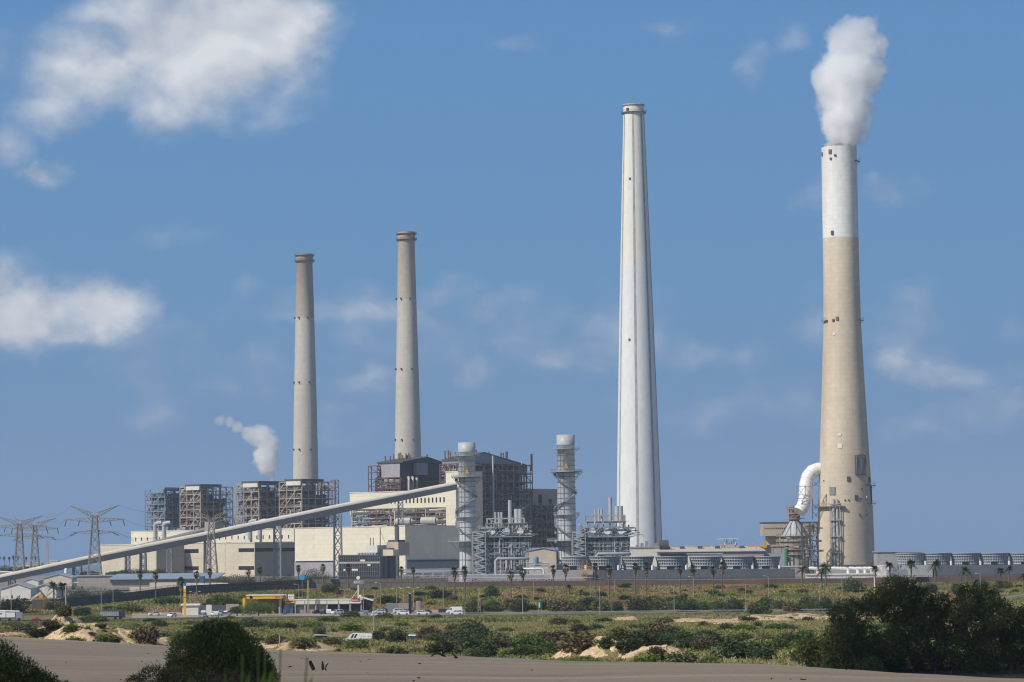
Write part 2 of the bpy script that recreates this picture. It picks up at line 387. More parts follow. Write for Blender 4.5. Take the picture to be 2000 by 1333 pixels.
M['scrub'] = ground_mat('scrub soil', [(.10, .125, .04), (.145, .145, .055), (.185, .165, .075), (.25, .205, .11), (.33, .26, .16)], [.3, .4, .48, .58, .70], .035, .4, (1, .45, 1))
M['embank'] = ground_mat('embankment soil', [DK, GR, (.12, .095, .045), RED, (.28, .15, .085)], [.28, .38, .45, .53, .68], .035, .4, (1, .6, 1))
M['lit_sand'] = ground_mat('tan mound sand', [(.30, .21, .12), (.50, .355, .21), (.58, .43, .265), (.64, .49, .32)], [.28, .40, .55, .75], .10, .5, fine=1.2)
M['yard'] = ground_mat('yard gravel', [(.16, .15, .135), (.24, .22, .19), (.30, .27, .23)], [.3, .5, .7], .02, .05)
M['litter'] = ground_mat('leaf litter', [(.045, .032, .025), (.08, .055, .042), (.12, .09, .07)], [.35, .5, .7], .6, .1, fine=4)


def moundpx(px, D, wpx, h, seed, ry=None):
    rx = wpx / 2 * D / FPX; MND.append((X(px, D, 1240), D, rx, ry or rx * 1.1, h, seed))
moundpx(215, 462, 270, 3.9, 1, 15); moundpx(130, 495, 130, 4.0, 2, 12); moundpx(40, 520, 130, 1.2, 3); moundpx(330, 500, 130, 2.0, 31)
moundpx(490, 560, 120, 1.7, 4, 14); moundpx(580, 540, 190, 2.0, 5, 12); moundpx(1190, 462, 230, 3.6, 6, 9); moundpx(1275, 448, 140, 2.2, 7, 9)
for k, (px, D, w, h) in enumerate([(1345, 880, 120, 1.0), (1480, 895, 150, 1.5), (1560, 915, 150, 1.7), (1650, 900, 110, 1.4), (1225, 950, 60, 1.0), (1400, 855, 110, 1.0)]): moundpx(px, D, w, h, 20 + k, 30)

M['sandsh'] = ground_mat('pale dune sand', [(.42, .305, .195), (.53, .39, .248), (.57, .42, .27), (.66, .495, .33)], [.32, .45, .56, .68], .13, .12, (.1, 1, 1), fine=2.5)
for n_ in M['sandsh'].node_tree.nodes:
    if n_.type == 'MAP_RANGE': n_.inputs[3].default_value = .84; n_.inputs[4].default_value = 1.16
sheet('dune', np.linspace(-230, 250, 200), np.concatenate([np.linspace(-120, 160, 60), np.linspace(163, 420, 140)]), dune_z, M['sandsh'])
US = np.concatenate([np.linspace(-.42, -.2, 40), np.linspace(-.198, .198, 420), np.linspace(.2, .42, 40)])
sheet('scrubland', US, np.concatenate([np.linspace(362, 570, 130), np.linspace(573, 1141, 150)]), gz, M['scrub'])
sheet('embankment', US, np.linspace(1140, 1334, 60), lambda x, y: np.where(y > wallD(1000 + 6000 * x / y) - 2, gz(x, y), gz(x, y)), M['embank'], .02)
sheet('plant_yard', US, np.concatenate([np.linspace(1334, 1500, 12), np.linspace(1520, 3600, 30)]), gz, M['yard'])
def strip(name, px0, px1, d0, d1, m, dz, fz=gz):
    sheet(name, np.linspace((px0 - 1000) / 6000, (px1 - 1000) / 6000, 120), np.linspace(d0, d1, 8), fz, m, dz)
strip('road', -900, 3000, 1062, 1076, M['asphalt'], .10)
strip('forecourt', 255, 905, 1082, 1146, ground_mat('forecourt paving', [(.26, .21, .16), (.36, .30, .23), (.42, .35, .27)], [.35, .5, .7], .03, .03), .12)
mw = mat('road edge paint', (.7, .69, .65), .8)
strip('road_edge_line', -900, 3000, 1074.6, 1075.1, mw, .13)
mb = MB(); mb.add([(-40000, 3550, -.6), (40000, 3550, -.6), (40000, 14000, -.6), (-40000, 14000, -.6)], [(0, 1, 2, 3)])
sea_m = mat('sea water', (.02, .07, .13), .25, var=.1, scale=.004)
solo('sea', mb, sea_m, None, None, kind='structure')
mb = MB(); mb.add([(-40000, -3000, -3), (40000, -3000, -3), (40000, 3600, -3), (-40000, 3600, -3)], [(0, 1, 2, 3)])
solo('ground', mb, M['scrub'], None, None, kind='structure')

# sunlit sand showing on the mounds
for (cx, cy, rx, ry, h, seed) in MND:
    n = 110; q = np.linspace(-1.5, 1.5, n); U, V = np.meshgrid(q, q); Xs = cx + U * rx; Ys = np.maximum(cy + V * ry, 363); m_ = mh(Xs, Ys)
    Zs = gz(Xs, Ys) + .06 - 1.2 * (1 - ss(.04, .22 + .25 * fbm(Xs * .5, Ys * .5, 3, 3), m_)) - .3 * (fbm(Xs * .28, Ys * .2, 77, 4) > .64) * (m_ > 0)
    i = np.arange((n - 1) * n).reshape(n - 1, n)[:, :-1].ravel(); solo('sand_mound', npmesh('sand_mound', np.stack([Xs, Ys, Zs], -1).reshape(-1, 3), np.stack([i, i + 1, i + n + 1, i + n], -1), True), M['lit_sand'], None, None, kind='structure')
# guard rail along the road
t = thing('guard_rail', 'long pale metal guard rail along the far edge of the road', 'guard rail', (0, 1078, 0))
mb = MB(); mp_ = MB(); last = None
for px in range(840, 2100, 9):
    D = 1078; x = X(px, D); z = float(gz(x, D)); p = Vector((x, D, z))
    if last is not None: mb.beam(last + Vector((0, 0, .75)), p + Vector((0, 0, .75)), .06, .3)
    mp_.box(x - .06, x + .06, D + .05, D + .17, z - .3, z + .85); last = p
part('rail', mb, M['galvd'], t); part('posts', mp_, M['galvd'], t)

# ------------------------------------------------------------------ foliage
def leaf_cloud(name, lobes, n, size, seed, m, blade=1.0, up=.25, shell=.55, down=True, flat=None, jit=.14, clump=.75):
    """many small leaf faces spread through the volume of a set of lobes (x, y, z, rx, ry, rz)"""
    g = np.random.default_rng(seed); lb = np.array(lobes, float)
    wt = (lb[:, 3] * lb[:, 4] * lb[:, 5]) ** .67; k = g.choice(len(lb), n, p=wt / wt.sum())
    d = g.normal(size=(n, 3)); d /= np.linalg.norm(d, axis=1)[:, None]
    if not down: d[:, 2] = np.abs(d[:, 2]) * 1.0 - .1
    rad = (shell + (1 - shell) * g.random(n) ** .6) * (1 + jit * g.normal(size=n))
    sprig = g.integers(0, 60, n); sd = np.random.default_rng(seed + 1).normal(size=(len(lb) * 60, 3)); sd /= np.linalg.norm(sd, axis=1)[:, None]
    d = d * (1.3 - clump) + sd[k * 60 + sprig] * clump; d /= np.linalg.norm(d, axis=1)[:, None]
    if not down: d[:, 2] = np.abs(d[:, 2])
    P = lb[k, :3] + d * rad[:, None] * lb[k, 3:6]
    if flat is not None: P[:, 2] = np.maximum(P[:, 2], flat)
    a = g.normal(size=(n, 3)) * .8 + d * .7; a[:, 2] += up; a /= np.linalg.norm(a, axis=1)[:, None]
    b = np.cross(a, g.normal(size=(n, 3))); b /= np.linalg.norm(b, axis=1)[:, None]
    s = size * (.6 + .8 * g.random(n))[:, None]; A = a * s * .5; B = b * s * .5 / blade
    V = np.stack([P - A, P + B - A * .1, P + A, P - B - A * .1], 1).reshape(-1, 3)
    F = np.arange(4 * n).reshape(n, 4)
    me = npmesh(name, V, F); me.materials.append(m); return me
def dome_lobes(seed, k=9):
    g = np.random.default_rng(seed); out = [(0, 0, .32, .36, .36, .40)]
    for i in range(k):
        a = g.random() * 6.283; r = .12 + .22 * g.random(); h = .12 + .42 * g.random() * (1 - r)
        q = .14 + .12 * g.random(); out.append((r * math.cos(a), r * math.sin(a), h, q, q, q * 1.15))
    return out
BUSH = {}
def bush_mesh(kind):
    if kind not in BUSH:
        BUSH[kind] = [leaf_cloud('shrub', dome_lobes(100 * (j + 1) + len(BUSH), 7 + 2 * j), 1500, .085, 31 * j + len(BUSH) * 7, M['leaf_' + kind], blade=1.7, down=True, flat=.0) for j in range(3)]
    return rng.choice(BUSH[kind])
ADJ = {'green': 'green', 'dark': 'dark green', 'brown': 'brown dried', 'olive': 'olive grey', 'lime': 'bright green', 'magenta': 'magenta flowering'}
def bush(px, py, w, h, kind, where, group=None, name='shrub'):
    p = hit(px, py, 360); s = p.y / FPX
    o = solo(name, bush_mesh(kind), None, ADJ[kind] + ' ' + where, 'shrub', p - Vector((0, 0, .15 * h * s)), group)
    o.scale = (w * s * 1.25, w * s * .95, h * s * 1.3); o.rotation_euler = (0, 0, rng.random() * 6.28); return o
B = [  # scrub between dune and road, from the left
 (178, 1216, 62, 20, 'green', 'rounded shrub on top of the big pale sand mound at left'),
 (75, 1243, 46, 20, 'dark', 'low shrub on the dune rim left of the pale sand mound'),
 (212, 1263, 76, 26, 'green', 'spreading shrub at the foot of the big pale sand mound, on the dune rim'),
 (282, 1258, 70, 42, 'brown', 'tall scrub on the right flank of the big pale sand mound'),
 (125, 1203, 42, 24, 'olive', 'tree-like shrub behind the top of the left sand mound'),
 (160, 1203, 38, 22, 'dark', 'shrub left of the grey tipper truck'),
 (312, 1226, 36, 22, 'green', 'round shrub beside the station drive, below the white cars at left'),
 (72, 1216, 18, 12, 'magenta', 'bush beside the crane truck at far left'),
 (492, 1227, 54, 27, 'dark', 'dense shrub below the station tree, across the road'),
 (533, 1229, 34, 20, 'olive', 'rounded shrub across the road from the orange canopy'),
 (566, 1229, 36, 16, 'dark', 'low shrub across the road from the shop row'),
 (607, 1227, 46, 20, 'lime', 'shrub in front of the shop row, nearer the dune'),
 (643, 1216, 40, 18, 'green', 'clipped shrub at the roadside before the shop row'),
 (690, 1233, 56, 24, 'lime', 'grassy bush above the white vehicle hulk'),
 (741, 1252, 30, 26, 'dark', 'shrub touching the right end of the white vehicle hulk'),
 (775, 1254, 54, 32, 'dark', 'big shrub just right of the white vehicle hulk'),
 (840, 1251, 56, 33, 'brown', 'scrub above the blue tarpaulin roof'),
 (905, 1262, 76, 42, 'dark', 'broad shrub above the two driftwood logs'),
 (885, 1238, 36, 25, 'brown', 'bush behind the broad shrub above the driftwood logs'),
 (852, 1209, 24, 13, 'green', 'small ball shrub in front of the white van'),
 (785, 1225, 36, 13, 'green', 'low patchy shrub below the parked white cars'),
 (700, 1262, 60, 16, 'olive', 'reedy growth below the white vehicle hulk'),
 (620, 1240, 30, 22, 'olive', 'bush on the sand hump left of the white vehicle hulk'),
 (540, 1258, 50, 22, 'brown', 'scrub on the low sand hump right of the dark dome bush'),
 (595, 1268, 60, 26, 'olive', 'scrub on the dune rim right of the dark dome bush'),
 (650, 1262, 40, 20, 'brown', 'scrub on the dune rim above the driftwood stumps'),
 (1120, 1218, 30, 13, 'lime', 'small mound of a bush before the middle of the guard rail'),
 (975, 1269, 62, 32, 'brown', 'dark scrub left of the lime bush in mid scrub'),
 (1018, 1265, 38, 20, 'lime', 'bush in mid scrub, brightest of its patch'),
 (1040, 1267, 26, 20, 'dark', 'small bush tucked against the bright green one in mid scrub'),
 (1132, 1271, 78, 46, 'brown', 'big bush behind the right-hand tan sand mound'),
 (1108, 1268, 42, 25, 'brown', 'rust-tinged bush left of the big dried one'),
 (1185, 1268, 36, 28, 'dark', 'bush right of the big dried one'),
 (1228, 1273, 62, 32, 'dark', 'wide bush behind the right end of the tan sand mound'),
 (1262, 1262, 78, 40, 'dark', 'tallest bush of the middle scrub, behind the tan mound'),
 (1288, 1287, 52, 30, 'brown', 'bush at the right end of the tan sand mound'),
 (930, 1262, 56, 36, 'dark', 'bush joined to the broad one above the driftwood logs'),
 (975, 1248, 36, 15, 'lime', 'grassy bush left of the middle scrub'),
 (1065, 1262, 50, 26, 'brown', 'bush between the bright green one and the big dried one'),
 (1421, 1231, 38, 18, 'green', 'dome shrub on the sand strip right of the middle'),
 (1530, 1231, 78, 17, 'green', 'spreading shrub on the sand strip left of the grove'),
 (1432, 1285, 92, 50, 'dark', 'largest bush near the dune rim, left of the grove'),
 (1370, 1272, 48, 40, 'brown', 'purplish bush left of the largest rim bush'),
 (1395, 1262, 50, 34, 'dark', 'bush behind the largest rim bush'),
 (1493, 1288, 42, 26, 'dark', 'small bush right of the largest rim bush'),
 (1305, 1262, 36, 34, 'green', 'bush right of the tallest middle scrub bush'),
 (1340, 1300, 74, 36, 'olive', 'wide bush on the dune rim right of the tan mound'),
 (1388, 1301, 62, 28, 'green', 'bush on the dune rim below the largest rim bush'),
 (1573, 1247, 54, 20, 'green', 'soft shrub left of the grove, under the sand strip'),
 (1565, 1266, 50, 20, 'lime', 'grassy shrub beside the small tree left of the grove'),
 (1500, 1252, 44, 18, 'olive', 'shrub between the largest rim bush and the sand strip'),
 (1240, 1228, 46, 14, 'olive', 'thin shrub by the single small sand patch near the road'),
 (1180, 1216, 40, 12, 'dark', 'low shrub at the road edge left of the sand strip'),
 (1460, 1214, 40, 14, 'dark', 'shrub on the road edge above the sand strip'),
 (1300, 1218, 40, 14, 'brown', 'dry shrub at the left end of the sand strip'),
 # embankment
 (432, 1183, 54, 28, 'green', 'shrub on the slope behind the parked cars of the station'),
 (456, 1182, 32, 19, 'lime', 'shrub on the slope left of the orange canopy'),
 (683, 1207, 50, 17, 'dark', 'clipped hedge in front of the shop row'),
 (925, 1199, 48, 36, 'dark', 'large round shrub right of the white van'),
 (963, 1166, 38, 30, 'green', 'tree-like shrub on the red earth of the slope, by the wall'),
 (1017, 1197, 40, 34, 'dark', 'round shrub behind the road, left of the green road sign'),
 (1090, 1195, 48, 34, 'brown', 'shrub right of the green road sign'),
 (1070, 1192, 40, 26, 'dark', 'shrub just behind the green road sign'),
 (1130, 1195, 38, 24, 'olive', 'shrub behind the guard rail below the pale sand slip'),
 (1170, 1192, 36, 28, 'green', 'shrub on the left side of the pale sand slip'),
 (1207, 1195, 32, 26, 'dark', 'shrub behind the guard rail at the foot of the sand slip'),
 (1246, 1195, 54, 38, 'dark', 'large shrub right of the pale sand slip'),
 (1290, 1192, 44, 28, 'olive', 'shrub behind the guard rail below the white chimney'),
 (1345, 1195, 44, 26, 'dark', 'shrub behind the guard rail right of the slim lamp post'),
 (1378, 1193, 36, 24, 'green', 'shrub in the hedge-like row behind the guard rail'),
 (1406, 1195, 34, 28, 'dark', 'tall shrub of the row behind the guard rail'),
 (1440, 1195, 38, 30, 'dark', 'shrub of the row just left of the tall lamp post'),
 (1486, 1201, 46, 34, 'green', 'round shrub standing in front of the guard rail'),
 (1545, 1195, 44, 26, 'brown', 'shrub behind the rail below the red earth scar'),
 (1607, 1194, 38, 28, 'dark', 'shrub at the foot of the pole left of the grove'),
 (1645, 1191, 44, 28, 'olive', 'rounded shrub below the beige chimney, near the road'),
 (1665, 1157, 46, 36, 'dark', 'tree-like shrub on the slope beneath the beige chimney'),
 (1815, 1160, 34, 26, 'dark', 'shrub on the slope right of the grove top'),
 (1872, 1162, 30, 30, 'dark', 'shrub below the right-hand cooling towers'),
 (1915, 1152, 40, 26, 'dark', 'shrub by the lamp post at right'),
 (1960, 1150, 50, 22, 'olive', 'shrub between the date palms at right'),
 (1755, 1150, 30, 20, 'green', 'shrub behind the grove top'),
 (640, 1158, 30, 22, 'dark', 'shrub on the red slope above the shop row'),
 (815, 1142, 30, 18, 'dark', 'shrub against the wall above the dark totem'),
 (760, 1180, 50, 22, 'dark', 'shrub on the slope behind the green tank'),
 (860, 1170, 50, 24, 'dark', 'shrub on the slope above the white van'),
 (25, 1197, 72, 40, 'dark', 'spreading tree-like shrub behind the crane truck'),
 (110, 1192, 50, 26, 'olive', 'scrub along the fence at left'),
 (250, 1196, 60, 20, 'green', 'ground shrub on the slope behind the tipper truck'),
 (330, 1180, 60, 20, 'green', 'ground shrub on the slope below the fence'),
 (215, 1202, 40, 16, 'dark', 'low shrub behind the tipper truck'),
]
def plant_bushes():
    for b in B: bush(*b)
    for k in range(46):      # the belt of bigger bushes near the dune rim
        px = rng.uniform(830, 1580); py = rng.uniform(1246, 1290); w = rng.uniform(34, 74); kd = rng.choice(['dark', 'dark', 'brown', 'olive', 'green', 'dark'])
        if 1100 < px < 1300 and py > 1268: continue
        bush(px, py, w, w * rng.uniform(.42, .6), kd, 'bush in the belt of big bushes near the dune rim', 'big %s bushes near the dune rim' % ADJ[kd], 'belt_bush')
    for k in range(44):      # hedge-like row behind the guard rail
        px = rng.uniform(940, 1720); py = rng.uniform(1186, 1196); w = rng.uniform(26, 50); kd = rng.choice(['dark', 'dark', 'olive', 'green', 'brown', 'dark'])
        bush(px, py, w, w * rng.uniform(.5, .7), kd, 'bush in the hedge-like row behind the guard rail', '%s bushes in the row behind the guard rail' % ADJ[kd], 'row_bush')
    n = 0; kinds = ['green', 'dark', 'olive', 'brown', 'olive', 'green', 'lime', 'lime', 'olive', 'green']
    while n < 230:
        px = rng.uniform(-30, 2030); py = rng.uniform(1206, 1296)
        p = hit(px, py, 360)
        if p.y < 375 or p.y > 1052: continue
        if any(abs(px - b[0]) < b[2] * .5 and abs(py - b[1]) < b[3] * .5 for b in B): continue
        if 655 < px < 740 and 1238 < py < 1262: continue
        k = rng.choice(kinds); w = rng.choice([16, 22, 30, 40, 56]) * rng.uniform(.8, 1.2) * (.7 + .6 * (py - 1206) / 90)
        bush(px, py, w, w * rng.uniform(.28, .45), k, 'low tuft among the scrub between dune and road', 'small %s tufts in the scrub' % ADJ[k], 'scrub_tuft'); n += 1
    n = 0
    while n < 80:
        px = rng.uniform(60, 2030); py = rng.uniform(1146, 1192)
        p = hit(px, py, 1090)
        if p.y < 1148 or p.y > 1325: continue
        k = rng.choice(['green', 'dark', 'olive', 'brown', 'green', 'dark']); w = rng.uniform(12, 30)
        bush(px, py, w, w * rng.uniform(.3, .5), k, 'low tuft on the slope below the perimeter wall', 'small %s tufts on the slope' % ADJ[k], 'slope_tuft'); n += 1
plant_bushes()

# grass and ground cover nobody could count
def tufts(name, n, d0, d1, pxr, hgt, wid, m, seed, blades=4, dens=None):
    g = np.random.default_rng(seed); px = g.uniform(*pxr, n * 2); u = g.random(n * 2); D = np.sqrt(d0 ** 2 + (d1 ** 2 - d0 ** 2) * u)
    Xs = (px - 1000) / 6000 * D
    sandy = (mh(Xs, D) > .3) & (g.random(n * 2) < .9)
    keep = ~sandy & (fbm(Xs * .045, D * .02, seed, 4) + .25 * (g.random(n * 2) - .5) > (.5 if dens is None else dens))
    Xs, D = Xs[keep][:n], D[keep][:n]; n = len(Xs); Zs = gz(Xs, D) - .05
    P = np.repeat(np.stack([Xs, D, Zs], -1), blades, 0); N = len(P)
    P[:, :2] += g.normal(size=(N, 2)) * wid * 1.6
    a = g.random(N) * 6.283; h = hgt * (.5 + g.random(N)); w = wid * (.6 + .8 * g.random(N))
    dx, dy = np.cos(a) * w * .5, np.sin(a) * w * .5; lx, ly = g.normal(size=N) * h * .35, g.normal(size=N) * h * .35
    V = np.stack([np.stack([P[:, 0] - dx, P[:, 1] - dy, P[:, 2]], -1), np.stack([P[:, 0] + dx, P[:, 1] + dy, P[:, 2]], -1),
                  np.stack([P[:, 0] + dx * .7 + lx, P[:, 1] + dy * .7 + ly, P[:, 2] + h], -1), np.stack([P[:, 0] - dx * .7 + lx, P[:, 1] - dy * .7 + ly, P[:, 2] + h], -1)], 1).reshape(-1, 3)
    solo(name, npmesh(name, V, np.arange(4 * N).reshape(N, 4)), m, None, None, kind='stuff')
def grassmat(name, a, b, c):
    return ground_mat(name, [a, b, c], [.36, .5, .64], .05, 0, (1, .5, 1))
M['g_dry'] = grassmat('dry grass', (.21, .185, .07), (.29, .25, .105), (.36, .305, .155))
M['g_green'] = grassmat('green herbs', (.125, .16, .034), (.17, .20, .045), (.22, .225, .065))
M['g_dark'] = grassmat('dark herbs', (.045, .065, .022), (.06, .085, .027), (.085, .105, .036))
tufts('dry_grass', 42000, 372, 1050, (-150, 2150), .42, .16, M['g_dry'], 3, 3, .44)
tufts('green_ground_cover', 36000, 372, 1050, (-150, 2150), .36, .2, M['g_green'], 8, 3, .47)
tufts('dark_ground_cover', 14000, 372, 1050, (-150, 2150), .4, .25, M['g_dark'], 18, 3, .56)
tufts('slope_grass', 16000, 1146, 1325, (60, 2150), .45, .35, M['g_green'], 28, 3, .52)
tufts('slope_dry_grass', 14000, 1146, 1325, (60, 2150), .4, .35, M['g_dry'], 38, 3, .52)
tufts('dune_rim_grass', 14000, 372, 440, (-100, 1700), .6, .09, M['g_green'], 48, 4, .47)
# ------------------------------------------------------------------ light, sky, air
SUN_AZ, SUN_EL = 52, 43          # degrees left of "straight behind the camera", height
sv = Vector((-math.sin(R(SUN_AZ)) * math.cos(R(SUN_EL)), -math.cos(R(SUN_AZ)) * math.cos(R(SUN_EL)), math.sin(R(SUN_EL))))
sl = bpy.data.lights.new('sun', 'SUN'); so = bpy.data.objects.new('sun', sl); COL.objects.link(so)
sl.energy = 4.0; sl.angle = R(.53); sl.color = (1, .94, .84); so.rotation_euler = (-sv).to_track_quat('-Z', 'Y').to_euler(); so.location = (0, 0, 900)
wd = bpy.data.worlds.new('World'); SC.world = wd; wd.use_nodes = True; nt = wd.node_tree; nt.nodes.clear(); L = nt.links.new
def mth(op, a, b=None, c=None, clamp=False):
    n = nt.nodes.new('ShaderNodeMath'); n.operation = op; n.use_clamp = clamp
    for i, v in enumerate((a, b, c)):
        if v is None: continue
        if isinstance(v, (int, float)): n.inputs[i].default_value = v
        else: L(v, n.inputs[i])
    return n.outputs[0]
wo = _n(nt, 'ShaderNodeOutputWorld'); bg = _n(nt, 'ShaderNodeBackground', Strength=.1); L(bg.outputs[0], wo.inputs[0])
sky = _n(nt, 'ShaderNodeTexSky'); sky.sky_type = 'NISHITA'; sky.sun_disc = False; sky.sun_elevation = R(SUN_EL); sky.sun_rotation = R(180 + SUN_AZ); sky.air_density = 1.0; sky.dust_density = .6; sky.ozone_density = 2.5
tc = _n(nt, 'ShaderNodeTexCoord'); sx = _n(nt, 'ShaderNodeSeparateXYZ'); L(tc.outputs['Generated'], sx.inputs[0])
az = mth('ARCTAN2', sx.outputs[0], sx.outputs[1]); el = sx.outputs[2]
cr = _n(nt, 'ShaderNodeValToRGB'); e = cr.color_ramp.elements
SKYR = [(0.0, (.134, .242, .435)), (.06, (.138, .262, .460)), (.25, (.132, .285, .510)), (.55, (.106, .264, .530)), (1.0, (.080, .227, .525))]
while len(e) < len(SKYR): e.new(.5)
for k, (p, c) in enumerate(SKYR): e[k].position = p; e[k].color = (*c, 1)
L(mth('MULTIPLY', el, 1 / .36, clamp=True), cr.inputs[0])
up10 = _n(nt, 'ShaderNodeVectorMath', operation='SCALE'); L(cr.outputs[0], up10.inputs[0]); up10.inputs['Scale'].default_value = 10
mxs = _n(nt, 'ShaderNodeMix', data_type='RGBA'); ms = _n(nt, 'ShaderNodeMapRange'); ms.interpolation_type = 'SMOOTHSTEP'; ms.inputs[1].default_value = .2; ms.inputs[2].default_value = .6
L(el, ms.inputs[0]); L(ms.outputs[0], mxs.inputs[0]); L(up10.outputs[0], mxs.inputs[6]); L(sky.outputs[0], mxs.inputs[7])
# clouds drifting far behind the plant: soft masses by direction, broken up by noise
CL = [(190, 125, 210, 120, 1.0), (390, 90, 250, 155, 1.3), (520, 55, 150, 140, 1.35), (320, 215, 100, 85, .75), (110, 205, 125, 72, 0.60), (470, 185, 187, 90, 0.53), (260, 30, 220, 70, .8),
      (-10, 300, 87, 66, 0.62), (70, 345, 65, 38, 0.75), (30, 610, 165, 90, 1.35), (185, 605, 115, 75, 1.15), (20, 545, 112, 66, 0.62), (110, 640, 120, 40, .9),
      (1292, 70, 56, 38, 0.63), (1735, 380, 87, 40, 0.52), (1590, 385, 68, 40, 0.43), (1735, 718, 75, 57, 0.63), (1850, 735, 150, 50, 0.60), (1900, 800, 162, 48, 0.44), (1800, 835, 87, 48, 0.44),
      (1130, 690, 150, 52, 0.52), (1400, 690, 175, 48, 0.45), (930, 725, 56, 66, 0.52), (620, 612, 250, 48, 0.50), (800, 620, 162, 40, 0.45), (700, 745, 93, 72, 0.53), (670, 810, 87, 60, 0.45),
      (1480, 130, 50, 72, 0.38), (350, 465, 112, 38, 0.36), (1540, 70, 50, 36, 0.33), (1420, 800, 300, 72, 0.33), (1010, 90, 75, 24, 0.30), (480, 560, 75, 48, 0.33), (300, 820, 150, 48, 0.33), (1000, 640, 620, 120, 0.37), (1750, 640, 350, 110, 0.34), (420, 720, 420, 110, 0.33)]
nv = _n(nt, 'ShaderNodeCombineXYZ'); L(az, nv.inputs[0]); L(mth('MULTIPLY', el, 1.25), nv.inputs[1])
wn = _n(nt, 'ShaderNodeTexNoise', Scale=55.0, Detail=5.0, Roughness=.6); L(nv.outputs[0], wn.inputs[0])
wsub = _n(nt, 'ShaderNodeVectorMath', operation='SUBTRACT'); L(wn.outputs['Color'], wsub.inputs[0]); wsub.inputs[1].default_value = (.5, .5, .5)
wsc = _n(nt, 'ShaderNodeVectorMath', operation='SCALE'); L(wsub.outputs[0], wsc.inputs[0]); wsc.inputs['Scale'].default_value = .016
nv0 = _n(nt, 'ShaderNodeCombineXYZ'); L(az, nv0.inputs[0]); L(el, nv0.inputs[1])
pos = _n(nt, 'ShaderNodeVectorMath', operation='ADD'); L(nv0.outputs[0], pos.inputs[0]); L(wsc.outputs[0], pos.inputs[1])
flat = _n(nt, 'ShaderNodeVectorMath', operation='MULTIPLY'); L(pos.outputs[0], flat.inputs[0]); flat.inputs[1].default_value = (1, 1, 0)
tot = None
for (px, py, rx, ry, st) in CL:
    d = ray(px, py).normalized(); c = (math.atan2(d.x, d.y), d.z, 0)
    a = _n(nt, 'ShaderNodeVectorMath', operation='SUBTRACT'); L(flat.outputs[0], a.inputs[0]); a.inputs[1].default_value = c
    b = _n(nt, 'ShaderNodeVectorMath', operation='MULTIPLY'); L(a.outputs[0], b.inputs[0]); b.inputs[1].default_value = (6000 / rx, 6000 / ry, 0)
    q = _n(nt, 'ShaderNodeVectorMath', operation='LENGTH'); L(b.outputs[0], q.inputs[0])
    m = mth('MULTIPLY', mth('SUBTRACT', 1.25, q.outputs['Value'], clamp=True), st)
    tot = m if tot is None else mth('MAXIMUM', tot, m)
nz = _n(nt, 'ShaderNodeTexNoise', Scale=36.0, Detail=7.0, Roughness=.48, Distortion=.2); L(nv.outputs[0], nz.inputs[0])
brk = mth('MULTIPLY', mth('MULTIPLY_ADD', nz.outputs[0], 1.9, -.95), mth('MULTIPLY_ADD', tot, -.35, 1.0, clamp=True))
den = mth('MULTIPLY', mth('ADD', mth('MULTIPLY', tot, 1.25), brk), mth('MULTIPLY', tot, 6.0, clamp=True))
al = _n(nt, 'ShaderNodeMapRange'); al.interpolation_type = 'SMOOTHSTEP'; al.inputs[1].default_value = .12; al.inputs[2].default_value = 1.5; al.inputs[4].default_value = .93; L(den, al.inputs[0])
off = _n(nt, 'ShaderNodeVectorMath', operation='ADD'); L(nv.outputs[0], off.inputs[0]); off.inputs[1].default_value = (-.004, .006, 0)
nz2 = _n(nt, 'ShaderNodeTexNoise', Scale=36.0, Detail=5.0, Roughness=.46, Distortion=.2); L(off.outputs[0], nz2.inputs[0])
lit = mth('MULTIPLY_ADD', mth('SUBTRACT', nz.outputs[0], nz2.outputs[0]), 2.2, mth('MULTIPLY_ADD', al.outputs[0], .55, .2), clamp=True)
cc = _n(nt, 'ShaderNodeMix', data_type='RGBA'); L(lit, cc.inputs[0]); cc.inputs[6].default_value = (3.5, 4.0, 5.0, 1); cc.inputs[7].default_value = (7.7, 7.8, 8.1, 1)
fin = _n(nt, 'ShaderNodeMix', data_type='RGBA'); L(al.outputs[0], fin.inputs[0]); L(mxs.outputs[2], fin.inputs[6]); L(cc.outputs[2], fin.inputs[7])
L(fin.outputs[2], bg.inputs[0])
SC.view_settings.view_transform = 'Standard'; SC.view_settings.look = 'None'; SC.view_settings.exposure = 0; SC.view_settings.gamma = 1

def volmat(name, col, dens, aniso=0.0):
    m = bpy.data.materials.new(name); m.use_nodes = True; n = m.node_tree; n.nodes.clear()
    o = n.nodes.new('ShaderNodeOutputMaterial'); v = n.nodes.new('ShaderNodeVolumePrincipled'); v.inputs['Color'].default_value = (*col, 1)
    v.inputs['Density'].default_value = dens; v.inputs['Anisotropy'].default_value = aniso; n.links.new(v.outputs[0], o.inputs['Volume']); return m, v
mb = MB(); mb.box(-41000, 41000, -3100, 14500, -4, 352)
hz, _v = volmat('sea haze', (.62, .74, .90), .000055)
haze = solo('haze', mb, hz, None, None, kind='stuff')

